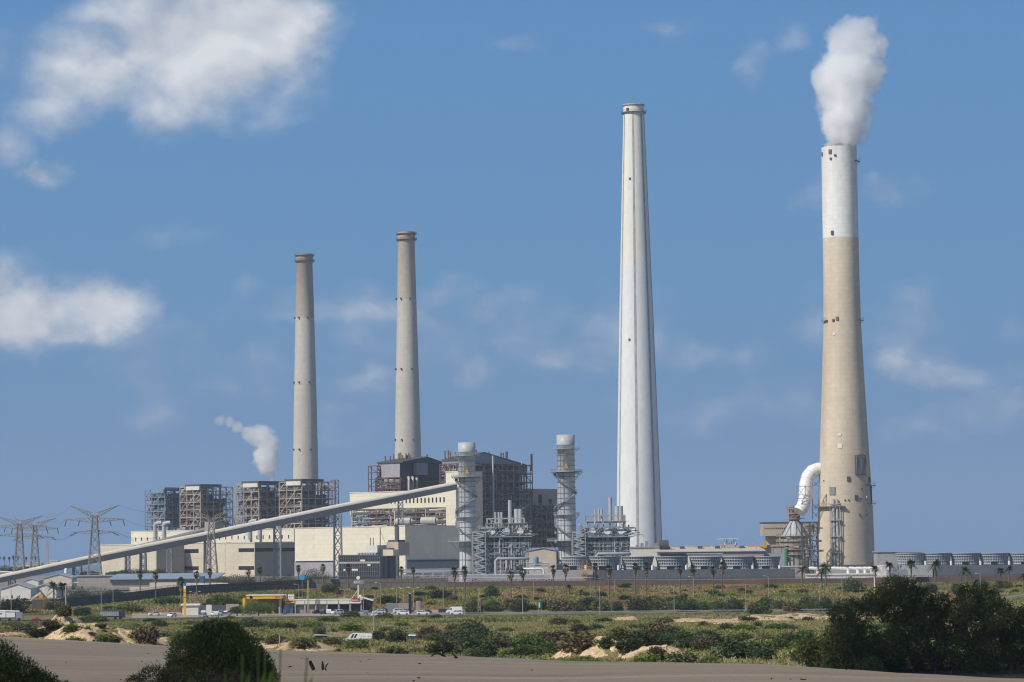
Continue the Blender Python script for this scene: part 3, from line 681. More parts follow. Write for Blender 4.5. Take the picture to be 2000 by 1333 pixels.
# the cumulus overhead whose shadow lies on the dune and the grove
def shadow_cloud():
    """one closed lumpy slab of thin cloud: lets about a third of the sunlight through"""
    H = 760; k = H / sv.z; nu, nv = 70, 60; top = []; bot = []
    us = np.linspace(0, 1, nu); vs = 1 - np.linspace(1, 0, nv) ** 1.6
    for v in vs:
        for u in us:
            x = -300 + 690 * u; edge = 349 + 34 * min(1, max(0, (x - 34) / 8)) + 5 * math.sin(x * .06) + 3 * math.sin(x * .17); y = -240 + (edge + 240) * v
            d = min((x + 300), (390 - x), (y + 240), (edge - y) * 2.6); t = min(1, max(0, d / 60)) ** .6
            n_ = float(fbm(x * .012, y * .012, 4, 4)); p = (x + sv.x * k, y + sv.y * k)
            top.append((*p, H + t * (70 + 60 * n_))); bot.append((*p, H - t * (12 + 16 * n_)))
    mb = MB(); mb.grid(top, nu, nv); o_ = len(mb.v); mb.v += bot
    for j in range(nv - 1):
        for i in range(nu - 1): mb.f.append((o_ + j * nu + i, o_ + (j + 1) * nu + i, o_ + (j + 1) * nu + i + 1, o_ + j * nu + i + 1)); mb.sm.append(True)
    m, _ = volmat('thin cloud', (.97, .97, .98), .0066, .3)
    solo('cloud', mb, m, 'broad thin white cloud overhead shading the sand dune and the grove', 'cloud', (0, 0, H))
shadow_cloud()

# ------------------------------------------------------------------ foreground plants
def lob(px, py, r, D, dj=0, sq=1): 
    p = W(px, py, D + dj); s = (D + dj) / FPX * r; return (p.x, p.y, p.z, s, s, s * sq)
def shift(lobes, o): return [(a - o.x, b - o.y, c - o.z, d, e_, f) for (a, b, c, d, e_, f) in lobes]
def fgbush(name, label, D, spec, n, size, blade, m, seed, group=None, flat=None, jit=.10, clump=.5):
    x = X(spec[0][0], D, 1300); o = Vector((x, D, g1(x, D)))
    lobes = [lob(px, py, r, D, rng.uniform(-.5, .5) * r * D / FPX) for (px, py, r) in spec]
    me = leaf_cloud(name, shift(lobes, o), n, size, seed, m, blade=blade, up=.5, shell=.6, jit=jit, clump=clump)
    return solo(name, me, None, label, 'shrub', o)
fgbush('broom_shrub', 'large dark dome-shaped broom shrub standing alone on the sand at left', 150,
       [(422, 1268, 60), (380, 1288, 55), (458, 1285, 58), (488, 1308, 48), (352, 1318, 36), (512, 1326, 34), (430, 1330, 80), (400, 1250, 35), (445, 1248, 35)], 60000, .17, 4.5, M['leaf_fg'], 71, jit=.06, clump=.35)
fgbush('broom_shrub', 'dark sloping shrub filling the bottom left corner', 100,
       [(-15, 1305, 58), (35, 1328, 48), (82, 1345, 36), (125, 1356, 26), (-40, 1340, 70), (60, 1370, 60)], 34000, .12, 4.5, M['leaf_fg'], 72, jit=.08, clump=.4)
fgbush('low_shrub', 'low spiky shrub between the dome shrub and the corner shrub', 132,
       [(300, 1334, 36), (264, 1340, 22), (340, 1345, 42), (400, 1356, 48), (460, 1362, 50), (520, 1366, 40)], 16000, .16, 5.0, M['leaf_low'], 73)

def tree(name, label, base, spec, n, size, m, seed, D=335, trunk_r=.22, limbs=True):
    x = X(base[0], D, 1300); o = Vector((x, D, g1(x, D) - .1))
    t = thing(name, label, 'tree', o)
    g = random.Random(seed)
    lobes = [lob(px, py, r, D, g.uniform(-1, 1) * 3.0) for (px, py, r) in spec]
    mb = MB(); fork = o + Vector((g.uniform(-.3, .3), 0, 1.6))
    mb.pipe([o, o + (fork - o) * .5 + Vector((.12, 0, 0)), fork], trunk_r, 7, trunk_r * .75)
    for l in lobes:
        e_ = Vector(l[:3]); mid = fork.lerp(e_, .5) + Vector((g.uniform(-.5, .5), g.uniform(-.4, .4), g.uniform(-.5, .2)))
        mb.pipe([fork, mid, e_], trunk_r * .5, 5, .03)
        for _ in range(3):
            q = e_ + Vector((g.uniform(-1, 1), g.uniform(-1, 1), g.uniform(-.7, 1))) * l[3] * .9
            mb.pipe([mid.lerp(e_, .5), mid.lerp(q, .7), q], .05, 4, .015)
    part('trunk', mb, M['bark'], t)
    me = leaf_cloud('crown', shift(lobes, o), n, size, seed, m, blade=2.4, up=.2, shell=.45)
    part('crown', me, None, t); return t
tree('grove_tree', 'small dark tree at the left edge of the grove', (1580, 1308), [(1582, 1260, 24), (1600, 1272, 22), (1575, 1280, 20), (1612, 1292, 22), (1592, 1300, 20)], 5000, .34, M['leaf_fgtree'], 81, 382, .12)
tree('grove_tree', 'bushy tree with leaning crown, left part of the grove', (1668, 1318), [(1640, 1203, 26), (1668, 1190, 22), (1655, 1235, 38), (1632, 1262, 34), (1690, 1248, 34), (1685, 1288, 38), (1640, 1296, 34), (1700, 1310, 26)], 15000, .36, M['leaf_fgtree'], 82, 376)
tree('grove_tree', 'tallest tree of the grove, its top reaching above the slope', (1826, 1312), [(1745, 1148, 28), (1720, 1172, 28), (1770, 1160, 32), (1700, 1185, 24), (1795, 1176, 32), (1745, 1192, 32), (1805, 1208, 40), (1770, 1232, 38), (1850, 1222, 38), (1838, 1180, 24), (1815, 1250, 40), (1745, 1262, 34), (1735, 1290, 34)], 24000, .36, M['leaf_fgtree'], 83, 378)
tree('grove_tree', 'wide rounded tree at the right end of the grove', (1972, 1318), [(1895, 1172, 32), (1925, 1172, 30), (1880, 1196, 28), (1945, 1200, 36), (1905, 1228, 42), (1975, 1218, 36), (2012, 1222, 40), (1935, 1258, 44), (1995, 1262, 40), (1880, 1272, 38), (1920, 1290, 34), (2030, 1270, 44)], 24000, .36, M['leaf_fgtree'], 84, 374)
fgbush('undergrowth_shrub', 'dark undergrowth shrub beneath the tallest grove tree', 384, [(1745, 1306, 30), (1775, 1300, 34), (1810, 1298, 34), (1850, 1300, 34), (1885, 1304, 30), (1920, 1306, 30), (1950, 1302, 26), (2000, 1306, 30)], 16000, .34, 2.4, M['leaf_fgtree'], 85)
fgbush('undergrowth_shrub', 'dark undergrowth shrub beneath the leaning grove tree', 382, [(1640, 1302, 26), (1680, 1306, 26), (1715, 1300, 28)], 6000, .34, 2.4, M['leaf_fgtree'], 86)
# litter under the grove
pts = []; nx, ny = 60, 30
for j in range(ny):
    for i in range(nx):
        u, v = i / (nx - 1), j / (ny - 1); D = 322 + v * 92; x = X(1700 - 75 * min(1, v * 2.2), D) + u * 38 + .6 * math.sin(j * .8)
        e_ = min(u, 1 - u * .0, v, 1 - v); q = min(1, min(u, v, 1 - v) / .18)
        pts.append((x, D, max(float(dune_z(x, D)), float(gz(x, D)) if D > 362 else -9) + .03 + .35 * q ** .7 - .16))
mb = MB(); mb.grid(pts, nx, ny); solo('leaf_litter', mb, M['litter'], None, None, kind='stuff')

# out of focus grass stalks close to the camera
def stalk(px, py, lean, D, seed, label):
    g = random.Random(seed); tip = W(px, py, D); x = tip.x - lean; base = Vector((x, D, g1(x, D) - .02)); mb = MB()
    mid = base.lerp(tip, .55) + Vector((-lean * .15, 0, .05)); mb.pipe([base, mid, tip], .011, 5, .005)
    for k in range(7):
        f = .25 + .65 * k / 7; a = base.lerp(tip, f); s = g.choice((-1, 1)); ln = g.uniform(.12, .26)
        b = a + Vector((s * ln * .22, g.uniform(-.05, .05), ln)); w = .022
        mb.add([a + Vector((-w, 0, 0)), a + Vector((w, 0, 0)), a.lerp(b, .5) + Vector((w * .9, .01, 0)), b, a.lerp(b, .5) + Vector((-w * .9, .01, 0))], [(0, 1, 2, 3, 4)])
    solo('grass_stalk', mb, M['leaf_lime'], label, 'grass stalk', base, 'grass stalks close to the camera')
for k, (px, py, ln, D, lb) in enumerate([
    (505, 1262, .02, 20, 'tallest blurred green grass stalk before the dome shrub'), (548, 1268, .05, 21, 'blurred grass stalk rightmost before the dome shrub edge'),
    (474, 1280, .03, 20, 'yellowish blurred stalk at the left of the stalk clump'), (518, 1275, .03, 22, 'blurred stalk leaning right beside the tallest stalk'),
    (600, 1285, .10, 19, 'thin leaning grass blade crossing open sand right of the clump'), (440, 1318, .02, 21, 'short blurred stalk below the dome shrub at left of the clump'),
    (370, 1322, .02, 22, 'short blurred stalk tip at the bottom below the dome shrub'), (332, 1328, .02, 20, 'stalk tip at the bottom edge under the low shrub'),
    (535, 1290, .04, 20, 'second stalk in the right pair of the clump')]): stalk(px, py, ln, D, k, lb)

# charred stumps and driftwood on the sand
def snag(paths, label, name='driftwood_stump'):
    p0 = hit(paths[0][0][0], paths[0][0][1], 100, 351); s = p0.y / FPX; mb = MB()
    for k, pa in enumerate(paths):
        pts = [p0 + Vector(((px - paths[0][0][0]) * s, .12 * k, -(py - paths[0][0][1]) * s)) for (px, py, r) in pa]
        for i in range(len(pts) - 1): mb.pipe([pts[i], pts[i].lerp(pts[i + 1], .5) + Vector((rng.uniform(-1, 1) * s, 0, 0)), pts[i + 1]], pa[i][2] * s, 6, pa[i + 1][2] * s)
    solo(name, mb, M['wood'], label, 'driftwood', p0)
snag([[(613, 1309, 4), (609, 1300, 4.2), (606, 1291, 3)], [(609, 1301, 3), (605, 1296, 2)]], 'thick charred stump leaning left on the sand')
snag([[(631, 1309, 3), (631, 1300, 2.6), (630, 1292, 1.6)], [(631, 1303, 2), (628, 1299, 1.5)]], 'narrow charred stump, middle of the three on the sand')
snag([[(636, 1310, 1.5), (635, 1305, 1.5), (638, 1300, 1.4), (641, 1296, 1)]], 'thin curved charred branch standing right of the stumps')
snag([[(841, 1283, 1.3), (848, 1278, 1.4), (857, 1277, 1.6), (866, 1281, 2.6), (871, 1283, 1)], [(862, 1280, 2), (865, 1275, 1)]], 'dark arched driftwood log lying on the dune rim', 'driftwood_log')
snag([[(894, 1286, 2), (888, 1282, 2), (884, 1276, 1.4)], [(888, 1286, 2), (890, 1281, 2)]], 'grey driftwood lump right of the arched log', 'driftwood_log')
snag([[(562, 1304, 1), (566, 1302, 1.2), (570, 1303, .8)]], 'small dark stick lying on the sand left of the stumps', 'driftwood_stick')
snag([[(715, 1315, .6), (719, 1315, .8)]], 'tiny dark twig on the sand right of the stumps', 'driftwood_stick')
snag([[(1036, 1310, .7), (1041, 1309, .8)]], 'tiny dark twig on the open sand at centre', 'driftwood_stick')

g = np.random.default_rng(91); mb = MB()
for _ in range(55):
    y = g.uniform(120, 345); x = g.uniform(-.17, .12) * y; z = float(dune_z(x, y)); a = g.uniform(0, 3.14); l = g.choice([.08, .12, .2, .35]); d = Vector((math.cos(a) * l, math.sin(a) * l, g.uniform(0, .03)))
    mb.beam(Vector((x, y, z + .01)), Vector((x, y, z + .02)) + d, .03 + .05 * g.random())
solo('sand_debris', mb, M['wood'], None, None, kind='stuff')
# ------------------------------------------------------------------ chimneys
class Chim:
    def __init__(s, name, label, cx, D, prof, m, n=56, z0=7.0, group=None):
        s.D = D; b = W(cx, 1085, D); s.x = b.x; s.z0 = z0; s.k = D / FPX
        s.t = thing(name, label, 'chimney', (s.x, D, z0), group)
        s.prof = [(Z(cx, py, D), r * s.k) for (py, r) in prof]; s.prof.sort()
        mb = MB(); mb.lathe((s.x, D, 0), [(r, z) for (z, r) in [(z0 - 1, s.prof[0][1])] + s.prof], n)
        zt, rt = s.prof[-1]; mb.lathe((s.x, D, 0), [(rt, zt), (rt * .86, zt + .01), (rt * .86, zt - 5)], n, smooth=False)
        part('shaft', mb, m, s.t); mb = MB(); mb.disc((s.x, D, zt - 4), rt * .86); part('flue_mouth', mb, M['dark'], s.t)
    def rad(s, z): return float(np.interp(z, [p[0] for p in s.prof], [p[1] for p in s.prof]))
    def fr(s, px, py):       # point, outward, tangent on the visible half of the shaft
        z = Z(px, py, s.D); r = s.rad(z); q = max(-.985, min(.985, (X(px, s.D - r * .6, py) - s.x) / r)); a = math.asin(q)
        o = Vector((math.sin(a), -math.cos(a), 0)); t = Vector((math.cos(a), math.sin(a), 0)); return Vector((s.x, s.D, z)) + o * r, o, t
    def patch(s, name, px, py, w, h, m, thick=.5, label=None, into=.4):
        p, o, t = s.fr(px, py); w *= s.k / 2; h *= s.k / 2; mb = MB(); up = Vector((0, 0, h))
        a = [p - o * into - t * w, p - o * into + t * w, p + o * thick + t * w, p + o * thick - t * w]
        mb.hexa([v - up for v in a], [v + up for v in a]); return part(name, mb, m, s.t, label)
    def ring(s, name, py, wid, m, a0=0, a1=2 * math.pi, rail=1.3, th=.35):
        z = Z(s.t.location.x, py, s.D) if False else Z(1000 + s.x / s.D * 6000, py, s.D); r = s.rad(z); mb = MB()
        n = 40; mb.lathe((s.x, s.D, z), [(r - .2, 0), (r + wid, 0), (r + wid, th), (r - .2, th)], n, a0, a1, False)
        for hh in (rail * .5, rail): mb.lathe((s.x, s.D, z + th + hh), [(r + wid - .08, -.07), (r + wid + .02, 0), (r + wid - .08, .07)], n, a0, a1, False)
        k = int(24 * (a1 - a0) / 6.283)
        for i in range(k + 1):
            a = a0 + (a1 - a0) * i / k; q = Vector((s.x + math.cos(a) * (r + wid - .08), s.D + math.sin(a) * (r + wid - .08), z + th)); mb.beam(q, q + Vector((0, 0, rail)), .12)
            mb.beam(Vector((s.x + math.cos(a) * r, s.D + math.sin(a) * r, z - wid * .9)), q - Vector((0, 0, th)), .14)
        return part(name, mb, m, s.t)

gl = lambda r: (r, 3.2, 6.0, .955)
MW = mat('white chimney paint', (.76, .77, .76), .75, var=.2, scale=.02, stretch=(1, 1, .25), fine=.03, tint=(.66, .67, .67), cyl=(13, 2.2, 5.0, .95), band=[(Z(1240, 512, 2040) - 7, (1.04, 1.0, .90))])
wc = Chim('white_chimney', 'tallest white chimney with dark vertical ladder strips, right of the grey steel stacks', 1249, 2040,
          [(1095, 46), (1063, 44.5), (930, 41.8), (800, 38.4), (650, 34.2), (512, 29.8), (350, 24.6), (222, 20.3), (205, 20.0)], MW)
MST = mat('ladder strip', (.44, .44, .445), .85, var=.3, scale=.2)
for az_ in (-63, -6, 43, 78):
    mb = MB(); a = R(az_) - math.pi / 2; hw = .8
    for (z, r) in [None] if False else [(wc.z0, 0)]:
        vs = []; zs = np.linspace(wc.z0, Z(1240, 224, 2040), 60)
        for zz in zs:
            r = wc.rad(zz) + .12; da = hw / r * (.55 + .45 * r / 15)
            for sgn in (-1, 1): vs.append((wc.x + r * math.cos(a + sgn * da), wc.D + r * math.sin(a + sgn * da), zz))
        mb.add(vs, [(2 * i, 2 * i + 1, 2 * i + 3, 2 * i + 2) for i in range(59)])
    for i in range(0):
        zz = wc.z0 + (Z(1240, 224, 2040) - wc.z0) * i / 110; r = wc.rad(zz) + .9; c = Vector((wc.x + r * math.cos(a), wc.D + r * math.sin(a), zz)); tg = Vector((-math.sin(a), math.cos(a), 0))
        mb.beam(c - tg * .9, c + tg * .9, .4, .3)
    part('ladder_strip', mb, MST, wc.t)
wc.ring('top_platform', 221, 1.6, M['galvd']); 
mb = MB(); zt, rt = wc.prof[-1]; mb.lathe((wc.x, wc.D, zt - 1.2), [(rt + .02, 0), (rt + .5, .1), (rt + .5, 1.3), (rt - .5, 1.3)], 40); part('rim', mb, mat('rusty rim', (.40, .33, .28), .8), wc.t)
wc.patch('door', 1226, 217, 5, 7, M['dark']); 
for (px, py) in ((1230, 352), (1229, 666)): wc.patch('hatch', px, py, 3.5, 4, M['darkgrey'])

def greychim(name, label, cx, D, prof, col, top):
    m = mat(name + ' concrete', col, .85, var=.22, scale=.03, stretch=(1, 1, .12), fine=.06, cyl=(8, 2.0, 4.5, .86), band=top)
    c = Chim(name, label, cx, D, prof, m, 48)
    return c
c1 = greychim('concrete_chimney', 'leftmost concrete chimney, brownish in its top quarter, behind the open boiler frames', 598, 2560,
              [(1090, 28), (940, 25), (800, 22.6), (620, 18.6), (512, 15.6), (511, 16.6), (497, 16.2)], (.56, .52, .46), [(Z(597, 622, 2560) - 7, (.84, .76, .72))])
c2 = greychim('concrete_chimney', 'second concrete chimney from the left, rising behind the mauve boiler house', 798.5, 2400,
              [(1090, 31), (895, 26), (750, 22.8), (600, 19.2), (472, 16.4), (470, 17.4), (454, 17)], (.56, .52, .46), [(Z(797, 585, 2400) - 7, (.95, .89, .82))])
for c, top, marks in ((c1, (511, 500), (622, 748, 879)), (c2, (469, 458), (585, 722, 860))):
    for py in top: c.ring('top_platform', py, 1.3, M['brownst'])
    for py in marks:
        for s_ in (-.75, -.28, .6):
            z = Z(798, py, c.D); r = c.rad(z) / c.k; px = 1000 + c.x / c.D * 6000 - (1085 - py) * .0105 + s_ * r
            c.patch('lamp_bracket', px, py, 2.2, 3.5, M['darkgrey'], 1.2)

MBG = mat('beige chimney concrete', (.70, .60, .45), .85, var=.36, scale=.03, stretch=(1, 1, .22), fine=.06, tint=(.45, .36, .28), cyl=(14, 3.6, 2.6, .9), band=[(Z(1641, 466, 1800) - 7, (1.19, 1.37, 1.72))])
bc = Chim('beige_chimney', 'thick beige chimney with a white upper third, steaming, at right', 1653, 1800,
          [(1120, 55.5), (1000, 53.4), (880, 47.6), (750, 41.6), (628, 36.6), (540, 35.4), (466, 35), (360, 34.8), (289, 34.6)], MBG, 64)
mb = MB(); zt, rt = bc.prof[-1]
mb.lathe((bc.x + 1.5, bc.D, zt - 4), [(5.2, 0), (5.2, 6.0), (4.6, 6.0), (4.6, 2)], 28); mb.lathe((bc.x - 4.5, bc.D + 2, zt - 4), [(2.3, 0), (2.3, 5.5), (2, 5.5)], 20); part('flue_liner', mb, M['concrete'], bc.t)
mb = MB()
for i in range(30):
    a = 6.283 * i / 30; q = Vector((bc.x + math.cos(a) * (rt - .3), bc.D + math.sin(a) * (rt - .3), zt)); mb.beam(q, q + Vector((0, 0, 1.2)), .14)
part('roof_railing', mb, M['galvd'], bc.t)
bc.ring('upper_platform', 628, 1.6, M['galvd'], R(188), R(215)); bc.ring('upper_platform', 628, 1.6, M['galvd'], R(320), R(352))
bc.ring('side_platform', 318, 2.0, M['galvd'], R(322), R(352)); bc.ring('side_platform', 950, 2.6, M['galvd'], R(318), R(352)); bc.ring('side_platform', 985, 2.0, M['galvd'], R(328), R(352))
bc.ring('low_platform', 990, 3.0, M['tan'], R(186), R(262)); bc.ring('base_walkway', 1104, 1.0, M['tan'])
for (px, py, w, h, m) in [(1621, 300, 6, 8, 'brownst'), (1608, 303, 3, 8, 'brownst'), (1622, 314, 4, 4, 'darkgrey'), (1630, 308, 4, 4, 'darkgrey'), (1625, 458, 5, 8, 'darkgrey'), (1634, 625, 5, 7, 'brownst'), (1627, 628, 5, 5, 'brownst'),
                          (1628, 655, 4, 4, 'white'), (1638, 851, 6, 4, 'white'), (1639, 873, 7, 8, 'white'), (1655, 937, 6, 9, 'darkgrey'), (1625, 960, 12, 15, 'bluegrey'), (1670, 973, 6, 9, 'darkgrey'), (1698, 938, 3, 10, 'darkgrey'), (1702, 965, 3, 30, 'darkgrey'),
                          (1681, 956, 2.5, 2.5, 'darkgrey'), (1692, 972, 2.5, 2.5, 'white'), (1680, 975, 2.5, 2.5, 'darkgrey'), (1677, 1006, 3, 3, 'darkgrey'), (1691, 1006, 3, 3, 'darkgrey'), (1648, 978, 2, 3, 'darkgrey'), (1655, 978, 2, 3, 'darkgrey'), (1610, 940, 2, 2, 'darkgrey')]:
    bc.patch('hatch', px, py, w, h, M[m], .35 if m == 'white' else .6)
lo = bc.patch('louver_panel', 1679, 910, 25, 38, M['darkgrey'], .9)
mb = MB()
p, o, t_ = bc.fr(1679, 910)
for i in range(9):
    q = p + o * 1.0 + t_ * (-3.4 + i * .85); mb.beam(q - Vector((0, 0, 5.5)), q + Vector((0, 0, 5.5)), .35)
part('louver_rib', mb, M['galvd'], bc.t)
mb = MB(); p, o, t_ = bc.fr(1681, 890); mb.beam(p - t_ * 4.2 + o * 2, p + t_ * 4.2 + o * 2, .5)
for s_ in (-2, 1.5): mb.beam(p + t_ * s_ + o * 2, p + t_ * (s_ - 1.6) + Vector((0, 0, 3.6)), .16); mb.beam(p + t_ * s_ - o * .2, p + t_ * s_ + o * 2.4, .3)
part('hoist_beam', mb, M['orange'], bc.t)
# duct and ladder tower on the shaft
mb = MB(); mp_ = MB()
zb, ztp = Z(1632, 1112, 1775), Z(1632, 985, 1775)
p, o, t_ = bc.fr(1632, 1060)
for s_ in (-2.9, 2.9):
    for q in (1.9, 3.6):
        b0 = Vector((p.x, p.y, 0)) + t_ * s_ + o * (q - 1.6); mb.beam(b0 + Vector((0, 0, zb)), b0 + Vector((0, 0, ztp)), .32)
for f in np.linspace(0, 1, 5):
    z = zb + (ztp - zb) * f; c = Vector((p.x, p.y, z)) + o * 1.8
    mp_.hexa([c - t_ * 3.4 - o * 1.8, c + t_ * 3.4 - o * 1.8, c + t_ * 3.4 + o * .7, c - t_ * 3.4 + o * .7], [v + Vector((0, 0, .35)) for v in (c - t_ * 3.4 - o * 1.8, c + t_ * 3.4 - o * 1.8, c + t_ * 3.4 + o * .7, c - t_ * 3.4 + o * .7)])
    for s_ in (-3.4, 3.4): mb.beam(c + t_ * s_ + o * .7, c + t_ * s_ + o * .7 + Vector((0, 0, 1.3)), .12)
    mb.beam(c - t_ * 3.4 + o * .7 + Vector((0, 0, 1.3)), c + t_ * 3.4 + o * .7 + Vector((0, 0, 1.3)), .12)
zz = np.linspace(zb, ztp, 9)
for i in range(8):
    q = Vector((p.x, p.y, 0)) + o * 2.0; s_ = 2.9 * (-1) ** i; mb.beam(q + t_ * s_ + Vector((0, 0, zz[i])), q - t_ * s_ + Vector((0, 0, zz[i + 1])), .2)
part('ladder_tower', mb, M['lattice'], bc.t); part('ladder_landings', mp_, M['tan'], bc.t)
mb = MB()
for s_ in (-1.2, 1.0): q = Vector((p.x, p.y, 0)) + t_ * s_ + o * .6; mb.pipe([q + Vector((0, 0, zb)), q + Vector((0, 0, ztp + 3))], .75, 12)
part('downcomer_pipe', mb, M['silver'], bc.t)

# ------------------------------------------------------------------ steam
def smoke(name, label, D, blobs, dens, nscale, amp, col, core=1.0, lo=.02, hi=.42):
    ctr = [W(px, py, D) for (px, py, r) in blobs]; k = D / FPX; o = ctr[0].copy()
    mb = MB()
    for c, (px, py, r) in zip(ctr, blobs): pass
    xs = [c.x for c in ctr]; zs = [c.z for c in ctr]; rm = max(b[2] for b in blobs) * k
    # hull: one lumpy closed tube round all the puffs
    order = sorted(range(len(ctr)), key=lambda i: ctr[i].z); rings = []
    zlo = min(c.z - b[2] * k * 1.35 for c, b in zip(ctr, blobs)); zhi = max(c.z + b[2] * k * 1.35 for c, b in zip(ctr, blobs)); nseg = 22; n = 20
    for j in range(nseg + 1):
        z = zlo + (zhi - zlo) * j / nseg; x0, x1, h = 1e9, -1e9, 0
        for c, b in zip(ctr, blobs):
            R_ = b[2] * k * 1.7; d = R_ * R_ - (z - c.z) ** 2
            if d > 0: d = math.sqrt(d); x0 = min(x0, c.x - d); x1 = max(x1, c.x + d); h = max(h, d)
        if x1 < x0: x0 = x1 = (rings[-1][0] + rings[-1][1]) / 2 if rings else o.x; h = .2
        rings.append((x0, x1, max(h, .2), z))
    vs = []
    for (x0, x1, h, z) in rings:
        for i in range(n): a = 6.2832 * i / n; vs.append(((x0 + x1) / 2 + (x1 - x0 + .4) / 2 * math.cos(a), D + h * math.sin(a), z))
    fs = [(j * n + i, j * n + (i + 1) % n, (j + 1) * n + (i + 1) % n, (j + 1) * n + i) for j in range(nseg) for i in range(n)]
    fs += [tuple(range(n))[::-1], tuple(nseg * n + i for i in range(n))]; mb.add(vs, fs)
    m, v = volmat(name + ' vapour', col, dens, .1); nt = m.node_tree; L = nt.links.new
    tc = _n(nt, 'ShaderNodeTexCoord')
    n0 = _n(nt, 'ShaderNodeTexNoise', Scale=nscale * .55, Detail=3.0); L(tc.outputs['Object'], n0.inputs[0])
    s0 = _n(nt, 'ShaderNodeVectorMath', operation='SUBTRACT'); L(n0.outputs['Color'], s0.inputs[0]); s0.inputs[1].default_value = (.5, .5, .5)
    s1 = _n(nt, 'ShaderNodeVectorMath', operation='SCALE'); L(s0.outputs[0], s1.inputs[0]); s1.inputs['Scale'].default_value = .9 / nscale
    ps = _n(nt, 'ShaderNodeVectorMath', operation='ADD'); L(tc.outputs['Object'], ps.inputs[0]); L(s1.outputs[0], ps.inputs[1])
    def mt(op, a, b, c=None, clamp=False):
        q = nt.nodes.new('ShaderNodeMath'); q.operation = op; q.use_clamp = clamp
        for i, w in enumerate((a, b, c)):
            if w is None: continue
            if isinstance(w, (int, float)): q.inputs[i].default_value = w
            else: L(w, q.inputs[i])
        return q.outputs[0]
    tot = None
    for c, b in zip(ctr, blobs):
        q = _n(nt, 'ShaderNodeVectorMath', operation='DISTANCE'); L(ps.outputs[0], q.inputs[0]); q.inputs[1].default_value = c - o
        w = mt('MULTIPLY_ADD', q.outputs['Value'], -1 / (b[2] * k), 1.12)
        tot = w if tot is None else mt('SMOOTH_MAX', tot, w, .12)
    n1 = _n(nt, 'ShaderNodeTexNoise', Scale=nscale * 1.3, Detail=8.0, Roughness=.6); L(tc.outputs['Object'], n1.inputs[0])
    d = mt('ADD', tot, mt('MULTIPLY_ADD', n1.outputs[0], amp, -amp * .5))
    mr = _n(nt, 'ShaderNodeMapRange'); mr.interpolation_type = 'SMOOTHSTEP'; mr.inputs[1].default_value = lo; mr.inputs[2].default_value = hi; mr.inputs[4].default_value = dens; L(d, mr.inputs[0])
    # thins with height as it drifts
    sz = _n(nt, 'ShaderNodeSeparateXYZ'); L(tc.outputs['Object'], sz.inputs[0])
    fa = _n(nt, 'ShaderNodeMapRange'); fa.inputs[1].default_value = 0; fa.inputs[2].default_value = zhi - o.z; fa.inputs[3].default_value = 1; fa.inputs[4].default_value = core; L(sz.outputs[2], fa.inputs[0])
    L(mt('MULTIPLY', mr.outputs[0], fa.outputs[0]), v.inputs['Density'])
    me = mb.mesh(name, o); ob = solo(name, me, m, label, 'smoke', o); return ob
smoke('steam_plume', 'dense white steam billowing from the top of the beige chimney', 1800,
      [(1645, 288, 22), (1643, 262, 40), (1650, 236, 50), (1652, 205, 52), (1655, 175, 52), (1660, 145, 58), (1640, 150, 46), (1612, 155, 26), (1672, 110, 48), (1655, 90, 44), (1690, 100, 36), (1715, 95, 24), (1680, 65, 38), (1665, 58, 26), (1700, 135, 34)],
      .38, .085, 1.5, (.996, .996, .997), .12, .03, .38)
smoke('smoke_puff', 'small curling pale smoke puff above the open boiler frames at left', 2480,
      [(532, 938, 5), (528, 925, 11), (521, 910, 20), (518, 890, 24), (522, 868, 24), (512, 853, 24), (494, 850, 18), (482, 845, 14), (464, 835, 13), (448, 826, 12), (430, 820, 11)],
      .36, .17, 1.6, (.996, .994, .99), .10, .03, .40)
# ------------------------------------------------------------------ power station buildings
def ladder_z(F, ys): return [F.z(y) for y in ys]
def steelgrid(mb, F, al, bl, zl, w, g, brace=.35, inner=.5, skip=0.0):
    for i, a in enumerate(al):
        for j, b in enumerate(bl):
            edge = i in (0, len(al) - 1) or j in (0, len(bl) - 1)
            if edge or g.random() < inner: mb.beam(F.pt(a, b, zl[0]), F.pt(a, b, zl[-1]), w * 1.25)
    for z in zl[1:]:
        for j, b in enumerate(bl):
            if j in (0, 1, len(bl) - 1) or g.random() < .4:
                for i in range(len(al) - 1):
                    if g.random() >= skip: mb.beam(F.pt(al[i], b, z), F.pt(al[i + 1], b, z), w)
        for i, a in enumerate(al):
            if i in (0, 1, len(al) - 1) or g.random() < .4:
                for j in range(len(bl) - 1):
                    if g.random() >= skip: mb.beam(F.pt(a, bl[j], z), F.pt(a, bl[j + 1], z), w)
    for k in range(len(zl) - 1):
        for i in range(len(al) - 1):
            if g.random() < brace:
                s = g.random() < .5; mb.beam(F.pt(al[i], bl[0], zl[k + s]), F.pt(al[i + 1], bl[0], zl[k + (not s)]), w * .7)
        for j in range(len(bl) - 1):
            if g.random() < brace:
                s = g.random() < .5; mb.beam(F.pt(al[0], bl[j], zl[k + s]), F.pt(al[0], bl[j + 1], zl[k + (not s)]), w * .7)
